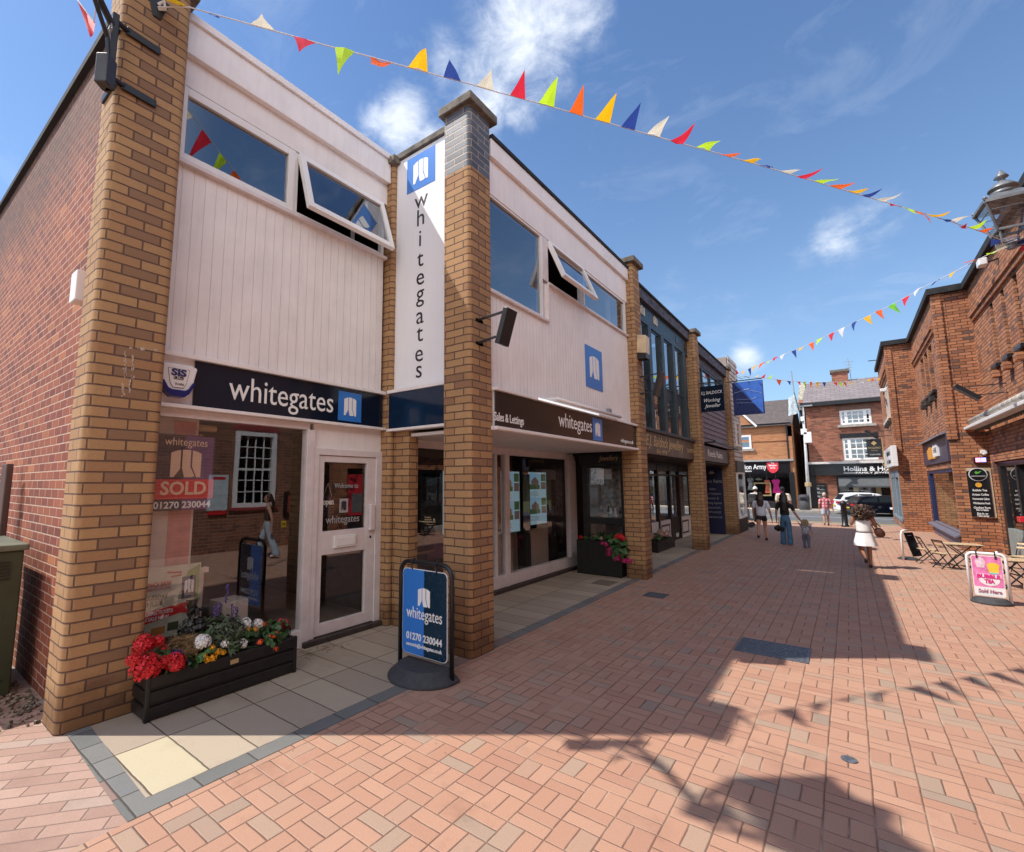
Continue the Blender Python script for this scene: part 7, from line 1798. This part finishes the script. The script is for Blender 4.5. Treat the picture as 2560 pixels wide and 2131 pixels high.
def plant(name, label, cat, base, fol, heads, stems=True, group=None):
    s = thing(name, label, cat, base, group)
    for (c, r, n, sz, m, rnd) in fol: leaves('foliage', c, r, n, sz, m, s, round_=rnd)
    b = MB()
    for c, r, m, n in heads:
        flower_ball(c, r, n, m, s)
        b.tube([base, (Vector(base) + Vector(c)) / 2 + Vector((.01, .01, .03)), c], .004, 5)
    if heads: b.build('stem', LEAFM, s)
    return s
def planter(name, label, x0, x1, y0, y1, h, rows=3):
    s = thing(name, label, 'planter', ((x0 + x1) / 2, (y0 + y1) / 2, 0))
    b = MB()
    rh = h / rows
    for k in range(rows): b.box(x0 - .004 * (k == rows - 1), x1 + .004 * (k == rows - 1), y0, y1, k * rh + .008, (k + 1) * rh - .008)
    b.build('boards', MAT_BLACKP, s, bevel=.012)
    MB().box(x0 + .02, x1 - .02, y0 + .02, y1 - .02, .02, h - .02).build('liner', MAT_BLACKP, s)
    b = MB()
    for y in (y0 - .006, y1 - .028): b.box(x1 - .03, x1 + .008, y, y + .034, 0, h - .002).box(x0 - .008, x0 + .03, y, y + .034, 0, h - .002)
    b.build('corner_post', MAT_BLACKP, s, bevel=.008)
    MB().poly([(x0 + .02, y0 + .02, h - .015), (x1 - .02, y0 + .02, h - .015), (x1 - .02, y1 - .02, h - .015), (x0 + .02, y1 - .02, h - .015)]).build('soil', M('potting_soil', (.035, .022, .014), .95, var=.5, scale=40), s)
    return s
p1 = planter('window_planter', 'long black slatted planter of mixed flowers beneath the estate agent window', -4.66, -4.31, 1.53, 2.80, .335)
MB().box(-4.305, -4.299, 2.16, 2.23, .25, .285).build('brass_plate', MAT_GOLD, p1)
zp = Z(320, 1200, 2.648)
def fp(x, y, X=-4.42): return at(*zp(x, y), 0, X)
def H_(lst, X=-4.40): return [(fp(x, y, X), r, m, n) for x, y, r, m, n in lst]
def ctr(hs): 
    v = Vector((0, 0, 0))
    for h in hs: v += Vector(h[0])
    return v / len(hs)
h1 = H_([(105, 1092, .072, PETR, 46), (200, 1068, .045, PETR, 30), (240, 1132, .04, PETR, 26)], -4.46) + H_([(38, 1192, .050, PETR, 34), (115, 1245, .090, PETR, 60), (235, 1205, .045, PETR, 30), (310, 1215, .070, PETR, 44)], -4.30)
plant('geranium', 'big bright red geranium spilling over the near end of the long planter', 'plant', (-4.46, 1.64, .32), [((-4.42, 1.66, .38), .16, 90, .035, LEAFM, True)], h1)
h2 = H_([(492, 1072, .058, PETW, 40)], -4.36)
plant('geranium', 'white geranium with broad fresh leaves left of the middle of the long planter', 'plant', (-4.42, 1.98, .32), [((-4.37, 1.98, .36), .10, 46, .038, M('fresh_leaf', (.06, .16, .035), .5, var=.4, scale=20), True)], h2)
h3 = H_([(640, 1088, .033, PETW, 24), (758, 1090, .042, PETW, 30)], -4.36)
plant('geranium', 'two small white flower heads low in the middle of the long planter', 'plant', (-4.42, 2.2, .32), [((-4.40, 2.22, .36), .09, 40, .03, LEAFM, True)], h3)
h4 = H_([(780, 955, .048, PETW, 34), (862, 953, .044, PETW, 30)], -4.52)
plant('geranium', 'pair of white geranium heads standing high towards the door end of the planter', 'plant', (-4.52, 2.36, .32), [((-4.5, 2.36, .40), .12, 60, .034, LEAFM, True)], h4)
h5 = H_([(1022, 965, .060, PETP, 42), (900, 958, .025, PETO, 16)], -4.50)
plant('geranium', 'pinkish red geranium with round leaves at the door end of the long planter', 'plant', (-4.48, 2.66, .32), [((-4.46, 2.66, .38), .15, 90, .036, LEAFM, True)], h5)
h6 = H_([(560, 1110, .02, PETY, 14), (593, 1142, .030, PETY, 20), (628, 1145, .024, PETY, 18), (560, 1178, .032, PETY, 22), (525, 1190, .028, PETY, 20), (508, 1168, .022, PETY, 14)], -4.31)
plant('marigold', 'cluster of yellow orange marigolds at the front of the long planter', 'plant', (-4.36, 2.02, .32), [((-4.36, 2.04, .345), .06, 26, .02, LEAFM, True)], h6)
h7 = H_([(800, 998, .028, PETY, 20), (842, 994, .024, PETY, 18)], -4.46)
plant('marigold', 'two yellow marigolds just under the high white geranium heads', 'plant', (-4.46, 2.38, .32), [((-4.46, 2.38, .36), .06, 20, .02, LEAFM, True)], h7)
h8 = H_([(875, 1075, .026, PETO, 16), (967, 1035, .02, PETO, 14), (975, 1115, .03, PETO, 18), (940, 1035, .014, PETO, 10), (985, 1012, .014, PETO, 10)], -4.32)
plant('begonia', 'small trailing orange flowers over the front edge near the door end', 'plant', (-4.36, 2.58, .32), [((-4.36, 2.56, .35), .10, 50, .024, LEAFM, True)], h8)
s = plant('salvia', 'leafy grey green salvia with violet spikes in the middle of the long planter', 'plant', (-4.5, 2.16, .32), [((-4.50, 2.16, .50), .20, 330, .036, LEAFG, False), ((-4.42, 2.20, .38), .14, 190, .034, LEAFG, False)], [])
b = MB()
for x, y, n in ((655, 790, 9), (690, 905, 8), (600, 880, 7), (715, 920, 8), (575, 880, 5)):
    c = fp(x, y, -4.52)
    for k in range(n * 3): b.ball(c + Vector((random.uniform(-.012, .012), random.uniform(-.012, .012), k * .006 - .03)), .007, 5)
b.build('flower_spike', PETV, s)
s = plant('dark_foliage_plant', 'dark purple leaved plant at the back of the long planter', 'plant', (-4.58, 1.86, .32), [((-4.60, 1.97, .56), .13, 130, .022, LEAFD, True), ((-4.60, 1.97, .68), .07, 50, .018, LEAFD, True), ((-4.57, 2.06, .48), .09, 60, .028, LEAFM, True)], [])
s = thing('straw_plant', 'mound of dry straw coloured grass at the back of the long planter', 'plant', (-4.52, 1.8, .32))
b = MB()
for k in range(420):
    a = random.uniform(0, 2 * math.pi); r = random.uniform(.02, .17); c = Vector((-4.47 + math.cos(a) * r * .7, 1.84 + math.sin(a) * r * 1.2, .35 + .15 * math.sqrt(max(0, 1 - (r / .18) ** 2)) + random.uniform(-.02, .02)))
    d = Vector((random.uniform(-1, 1), random.uniform(-1, 1), random.uniform(-.5, .5))).normalized() * random.uniform(.03, .07)
    b.tube([c - d, c + Vector((0, 0, .016)), c + d], .0022, 3, cap=False)
b.ball((-4.47, 1.84, .36), .125, 10, sq=(.8, 1.3, .8))
b.build('grass_mound', STRAW, s)
plant('petunia', 'dark violet petunias behind the red geraniums', 'plant', (-4.36, 1.86, .32), [((-4.36, 1.84, .345), .09, 40, .024, LEAFM, True)], H_([(318, 1148, .030, PETV, 16), (345, 1150, .026, PETV, 14), (400, 1205, .024, PETV, 14), (915, 1088, .016, PETV, 10)], -4.36))

p2 = planter('black_planter', 'tall square sided black planter beside the third brick pier', -4.38, -3.49, 9.13, 9.6, .66, 1)
h = []
zg2 = Z(1200, 960, 3.361)
for x, y, r in ((1180, 1285, .06), (1150, 1290, .05), (1200, 1300, .045)): h.append((at(*zg2(x, y), 1, 9.08), r, PETR, 34))
for x, y, r in ((1090, 1400, .06), (1060, 1350, .045), (1085, 1430, .05), (1150, 1465, .06), (1175, 1440, .045), (1160, 1415, .04), (1215, 1490, .045), (1255, 1490, .05), (1030, 1340, .035)): h.append((at(*zg2(x, y), 1, 9.02), r, PETM, 30))
plant('petunia', 'trailing magenta and red petunias spilling from the black planter by the third pier', 'plant', (-3.6, 9.3, .64), [((-3.60, 9.2, .68), .22, 150, .05, LEAFM, True), ((-3.50, 9.08, .50), .18, 120, .045, LEAFM, True)], h)
plant('geranium', 'sparse pale pink geranium in the left half of the black planter', 'plant', (-4.0, 9.35, .64), [((-3.98, 9.36, .68), .20, 70, .04, LEAFM, True), ((-4.25, 9.3, .66), .10, 24, .03, LEAFM, True)], [((-4.05, 9.3, .72), .035, PETL, 20), ((-3.9, 9.22, .70), .035, PETL, 20), ((-4.33, 9.2, .70), .04, PETR, 24)])
p3 = planter('low_planter', 'low black planter of pale pink flowers by the jeweller door', -4.3, -3.95, 12.9, 14.4, .28, 1)
plant('begonia', 'pale pink bedding flowers filling the low planter by the jeweller door', 'plant', (-4.12, 13.5, .27), [((-4.12, 13.3, .34), .17, 60, .05, LEAFM, True), ((-4.12, 13.9, .34), .17, 60, .05, LEAFM, True)], [((-4.12 + random.uniform(-.12, .14), 13.0 + k * .11, .36 + random.uniform(-.02, .08)), .07, PETL, 20) for k in range(12)])

# ================================================================ pavement boards
def hoop(x0, x1, z0, z1, r):
    pts = [(x0, z0), (x0, z1 - r)]
    for k in range(1, 7): a = R(180 - 15 * k); pts.append((x0 + r + r * math.cos(a), z1 - r + r * math.sin(a)))
    for k in range(0, 7): a = R(90 - 15 * k); pts.append((x1 - r + r * math.cos(a), z1 - r + r * math.sin(a)))
    return pts + [(x1, z0)]
def rrect(x0, x1, z0, z1, r):
    pts = []
    for cx, cz, a0 in ((x1 - r, z1 - r, 0), (x0 + r, z1 - r, 90), (x0 + r, z0 + r, 180), (x1 - r, z0 + r, 270)):
        for k in range(6): a = R(a0 + 18 * k); pts.append((cx + r * math.cos(a), cz + r * math.sin(a)))
    return pts
def swing_sign(label, w, h, loc, yaw, frame_mat, fr):
    """local: board faces -y, centred on x"""
    s = thing('swing_sign', label, 'pavement sign', loc); s.rotation_euler = (0, 0, yaw)
    def add(b, nm, mat, **k):
        o = b.build(nm, mat, None, **k); o.parent = s; return o
    add(MB().tube([(x, 0, z) for x, z in hoop(-w / 2, w / 2, .02, h, w * .17)], fr, 10), 'hoop_frame', frame_mat, smooth=True)
    pts = [(math.cos(R(180 + k * 12)) * w * .55, math.sin(R(180 + k * 12)) * w * .50) for k in range(16)]
    pts = pts + [(w * .55, w * .12), (-w * .55, w * .12)]
    b = MB(); n = len(pts)
    top = [(x * .72, y * .72 + .0) for x, y in pts]
    b.faces([(x, y, 0) for x, y in pts] + [(x, y, .025) for x, y in pts] + [(x, y, h * .11) for x, y in top], [list(range(n))[::-1], list(range(2 * n, 3 * n))] + [[i, (i + 1) % n, n + (i + 1) % n, n + i] for i in range(n)] + [[n + i, n + (i + 1) % n, 2 * n + (i + 1) % n, 2 * n + i] for i in range(n)])
    add(b, 'rubber_base', MAT_RUBBER, bevel=.006)
    b = MB()
    for x in (-w * .24, w * .24): b.tube([(x, -fr * 1.4, h), (x, -fr * 1.3, h - .05), (x, -.012, h - .075)], .008, 6).tube([(x, fr * 1.4, h), (x, 0, h + fr * 1.5), (x, -fr * 1.4, h)], .008, 6)
    add(b, 'hook', MAT_BLACK)
    return s, add
s, add = swing_sign('black framed swing sign with blue and navy whitegates board beside the corner pier', .665, 1.03, (-3.27, 3.50, 0), R(0), MAT_BLACK, .022)
w, h = .58, .80; zb = .165
tl = R(-4)
def loc_txt(*a, **k):
    o = txt(None, *a, **k); o.parent = s; return o
b = MB().prism(rrect(-w / 2, w / 2, zb, zb + h, .05), (0, -.015, 0), UX, UZ, UY, .012); add(b, 'board_edge', MAT_WHITE2)
b = MB().prism([p for p in rrect(-w / 2 + .006, w / 2 - .006, zb + .006, zb + h - .006, .046)], (0, -.018, 0), UX, UZ, UY, .004); add(b, 'navy_board', M('board_navy', (.006, .028, .055), .25, var=.05))
pl_ = [p for p in rrect(-w / 2 + .006, w / 2 - .006, zb + .006, zb + h - .006, .046)]
half = [(min(x, -.0), z) for x, z in pl_]
hb = [p for p in pl_ if p[0] < 0]; hb = [(0, zb + h - .006)] + hb + [(0, zb + .006)]
add(MB().prism(hb, (0, -.0185, 0), UX, UZ, UY, .004), 'blue_half', MAT_BLUE)
gl_ = gate_logo(None, (-.0, -.0185, zb + .545), UX, UZ, .155, .17, MAT_TXTW); gl_.parent = s
loc_txt('whitegates', (0, -.0185, zb + .385), UX, UZ, .155, MAT_TXTW, width=.46)
loc_txt('01270 230044', (0, -.0185, zb + .165), UX, UZ, .09, MAT_TXTW, width=.46, bold=.002)
loc_txt('nantwich@whitegates.co.uk', (0, -.0185, zb + .09), UX, UZ, .045, MAT_TXTW, width=.46, bold=.001)

s, add = swing_sign('white framed swing sign with pink bubble tea poster on the sunny paving', .40, .72, (1.53, 10.62, 0), R(-8), MAT_WHITE2, .020)
w, h = .32, .59; zb = .10
add(MB().prism(rrect(-w / 2, w / 2, zb, zb + h, .03), (0, -.014, 0), UX, UZ, UY, .012), 'board', MAT_WHITE2)
PINK = M('poster_pink', (.80, .22, .46), .45, var=.25, scale=14)
add(MB().prism(rrect(-w / 2 + .008, w / 2 - .008, zb + .135, zb + h - .01, .02), (0, -.016, 0), UX, UZ, UY, .004), 'pink_poster', PINK)
PALE = M('poster_pale', (.80, .60, .68), .5, var=.2, scale=20)
add(MB().prism([(-.10, .41), (-.03, .41), (-.01, .50), (-.03, .545), (-.065, .565), (-.10, .545), (-.12, .50)], (0, -.018, zb), UX, UZ, UY, .003), 'ice_cream', PALE)
add(MB().prism([(.02, .33), (.11, .33), (.13, .46), (.10, .49), (.03, .49), (.0, .46)], (0, -.018, zb), UX, UZ, UY, .003), 'cup', M('poster_yellow', (.85, .58, .05), .5))
add(MB().prism([(.02, .33), (.11, .33), (.107, .35), (.018, .35)], (0, -.020, zb), UX, UZ, UY, .003), 'cup_band', M('poster_aqua', (.25, .6, .65), .5))
add(MB().prism([(math.cos(R(a)) * .105, .235 + math.sin(R(a)) * .08) for a in range(180, 361, 15)] + [(.13, .32), (-.13, .32)], (0.01, -.0175, zb), UX, UZ, UY, .002), 'white_shape', MAT_WHITE2)
MAG = M('magenta_ink', (.65, .02, .22), .5)
loc_txt('BUBBLE', (.005, -.0185, zb + .285), UX, UZ, .075, MAG, width=.235, bold=.004)
loc_txt('TEA', (.01, -.0185, zb + .215), UX, UZ, .075, MAG, width=.105, bold=.004)
loc_txt('Sold Here', (.0, -.0165, zb + .07), UX, UZ, .075, M('plum_ink', (.35, .08, .14), .5), width=.24, shear=.15, bold=.001)

s = thing('a_frame_sign', 'white hooped sign seen edge on with a black menu panel beside the folding chairs', 'pavement sign', (.9, 15.2, 0))
MB().tube([(.86, 15.15, 0), (.865, 15.15, .58), (.885, 15.17, .65), (.93, 15.22, .67), (1.02, 15.4, .66)], .022, 8).build('hoop_frame', MAT_WHITE2, s, smooth=True)
MB().obox((.905, 15.16, .62), Vector((.55, .83, 0)).normalized(), Vector((.22, -.06, -.97)).normalized(), Vector((.83, -.55, 0)).normalized(), (0, .30), (0, .54), (0, .02)).build('menu_panel', MAT_CHAR, s, bevel=.004)
b = MB()
for k in range(5): b.obox((.925, 15.17, .56 - k * .08), Vector((.55, .83, 0)).normalized(), Vector((.22, -.06, -.97)).normalized(), Vector((.83, -.55, 0)).normalized(), (.06 + .0 * k, .2), (0, .012), (.0215, .023))
b.build('chalk_line', MAT_GREYT, s)
MB().lathe([(.19, 0), (.2, .02), (.13, .05)], (.96, 15.35, 0), 18).build('rubber_base', MAT_RUBBER, s)

# ================================================================ folding furniture outside the tea shop
WOODS = M('pale_slat_wood', (.58, .42, .25), .55, var=.2, scale=9)
def bistro_chair(label, loc, yaw, k=.68):
    s = thing('folding_chair', label, 'chair', loc, 'folding chairs outside the tea shop'); s.rotation_euler = (0, 0, yaw)
    def add(b, nm, mat, **kw): o = b.build(nm, mat, None, **kw); o.parent = s
    P = lambda x, y, z: Vector((x, y, z)) * k
    b = MB(); r = .011 * k * 1.4
    for x in (-.2, .2):
        b.tube([P(x, .24, 0), P(x, .23, .015), P(x, -.02, .42), P(x, -.20, .84)], r, 6).tube([P(x * .9, -.26, 0), P(x * .9, -.25, .015), P(x * .9, .18, .44)], r, 6)
    for y, z in ((.235, .01), (-.25, .01)): pass
    b.tube([P(-.2, .16, .12), P(.2, .16, .12)], r, 6).tube([P(-.18, -.19, .09), P(.18, -.19, .09)], r, 6).tube([P(-.2, -.205, .84), P(.2, -.205, .84)], r, 6).tube([P(-.2, .18, .44), P(.2, .18, .44)], r, 6).tube([P(-.2, -.19, .43), P(.2, -.19, .43)], r, 6)
    add(b, 'leg_frame', MAT_BLACK)
    b = MB()
    for q in range(6): b.box(-.21 * k, .21 * k, (-.20 + q * .072) * k, (-.145 + q * .072) * k, .445 * k, .465 * k)
    add(b, 'seat', WOODS, bevel=.003)
    b = MB()
    for z in (.66, .77): b.obox(P(-.21, -.122 - (z - .66) * .43, z), UX, Vector((0, -.4, .9)).normalized(), Vector((0, .9, .4)).normalized(), (0, .42 * k), (0, .06 * k), (0, .016 * k))
    add(b, 'backrest', WOODS, bevel=.003)
    return s
def bistro_table(label, loc, yaw, k=.68):
    s = thing('folding_table', label, 'table', loc, 'folding tables outside the tea shop'); s.rotation_euler = (0, 0, yaw)
    def add(b, nm, mat, **kw): o = b.build(nm, mat, None, **kw); o.parent = s
    P = lambda x, y, z: Vector((x, y, z)) * k
    b = MB()
    for q in range(9): b.box((-.42 + q * .094) * k, (-.342 + q * .094) * k, -.32 * k, .32 * k, .70 * k, .72 * k)
    add(b, 'table_top', WOODS, bevel=.003)
    b = MB(); r = .013 * k * 1.4
    for y in (-.27, .27): b.tube([P(-.36, y, 0), P(.34, y, .69)], r, 6).tube([P(.36, y * .9, 0), P(-.34, y * .9, .69)], r, 6).tube([P(-.40, y, .69), P(.40, y, .69)], r, 6)
    b.tube([P(-.28, -.27, .08), P(-.28, .27, .08)], r, 6).tube([P(.28, -.25, .08), P(.28, .25, .08)], r, 6).tube([P(0, -.27, .345), P(0, .27, .345)], r, 6)
    add(b, 'leg_frame', MAT_BLACK)
    return s
bistro_table('slatted wooden folding table by the olive window with chairs at its left', (1.78, 14.6, 0), R(8))
bistro_chair('slatted folding chair nearest the hooped menu sign', (1.25, 14.85, 0), R(-80))
bistro_chair('second slatted folding chair, between the hooped menu sign and the table', (1.47, 14.22, 0), R(-62))
bistro_table('slatted folding table behind the pink bubble tea sign', (2.08, 12.35, 0), R(20), .66)
bistro_chair('slatted folding chair facing the table behind the pink bubble tea sign', (2.62, 13.05, 0), R(100))
bistro_chair('slatted folding chair against the tea shop front, partly cut by the picture edge', (2.62, 14.5, 0), R(140))
tag(MB().lathe([(.035, 0), (.035, .05), (.02, .07), (.022, .09), (.0, .095)], (1.95, 12.55, .479), 12).build('sauce_bottle', MAT_WHITE2, smooth=True), 'small pale bottle standing on the table behind the pink sign', 'bottle')
tag(MB().box(2.9, 3.2, 13.4, 14.4, 0, .16).build('door_step', MAT_KERB, bevel=.01), 'grey stone step at the tea shop door', 'step')
q = at(2560, 1299, 1, 14.6)
tag(MB().box(q.x - .07, q.x + .25, 14.5, 14.75, q.z - .06, q.z + .05).bar((q.x + .15, 14.62, 0), (q.x + .15, 14.62, q.z), .04).build('menu_stand', MAT_RED, bevel=.01), 'small red topped stand at the tea shop door, cut by the right picture edge', 'stand')

# ================================================================ left edge: cabinet, gate, rubble
s = thing('utility_cabinet', 'dark green street cabinet with pale lid against the red side wall', 'cabinet', (-6, .7, 0))
MB().box(-6.8, -5.78, .35, 1.0, 0, 1.22).build('case', M('cabinet_green', (.035, .045, .022), .5, var=.15), s, bevel=.012)
MB().box(-6.85, -5.75, .30, 1.03, 1.22, 1.275).build('lid', M('cabinet_lid', (.12, .13, .09), .5, var=.2), s, bevel=.015)
MB().box(-5.781, -5.774, .60, .606, .08, 1.18).box(-5.781, -5.774, .40, .95, .14, .148).box(-5.79, -5.76, .63, .66, .62, .78).build('door_seam', MAT_BLACK, s)
b = MB()
for k in range(6): b.box(-5.781, -5.772, .68, .92, .98 + k * .028, .99 + k * .028)
b.build('vent_slot', MAT_BLACK, s)
tag(MB().obox((-7.3, 1.0, 0), Vector((1, .1, 0)).normalized(), UZ, Vector((-.1, 1, 0)).normalized(), (0, .16), (0, 2.02), (0, .06)).build('gate_post', M('brown_post', (.10, .055, .045), .7), bevel=.01), 'brown timber post behind the green cabinet', 'post')
s = tag(MB().build('leaf_litter', LEAFD) if False else None, None) if False else None
b = MB()
for k in range(260):
    x, y = random.uniform(-6.2, -4.95), random.uniform(.72, 1.13)
    if random.random() > (1.25 - abs(x + 5.4)): continue
    r = random.uniform(.006, .022); b.ball((x, y, r * .5), r, 5, jit=.4, sq=(1, 1, .6))
tag(b.build('litter', M('rubble', (.20, .16, .12), .9, var=.7, scale=40)), 'dry leaves and grit along the foot of the red side wall', 'litter', kind='stuff')
b = MB()
for k in range(26):
    x, y = random.uniform(-4.8, -4.5), random.uniform(3.0, 3.6); d = Vector((random.uniform(-1, 1), random.uniform(-1, 1), 0)).normalized() * random.uniform(.02, .05)
    b.tube([Vector((x, y, .006)) - d, Vector((x, y, .016)), Vector((x, y, .006)) + d], .0025, 4)
tag(b.build('dry_stalks', STRAW), 'wisps of dry straw on the slabs before the door step', 'litter', kind='stuff')
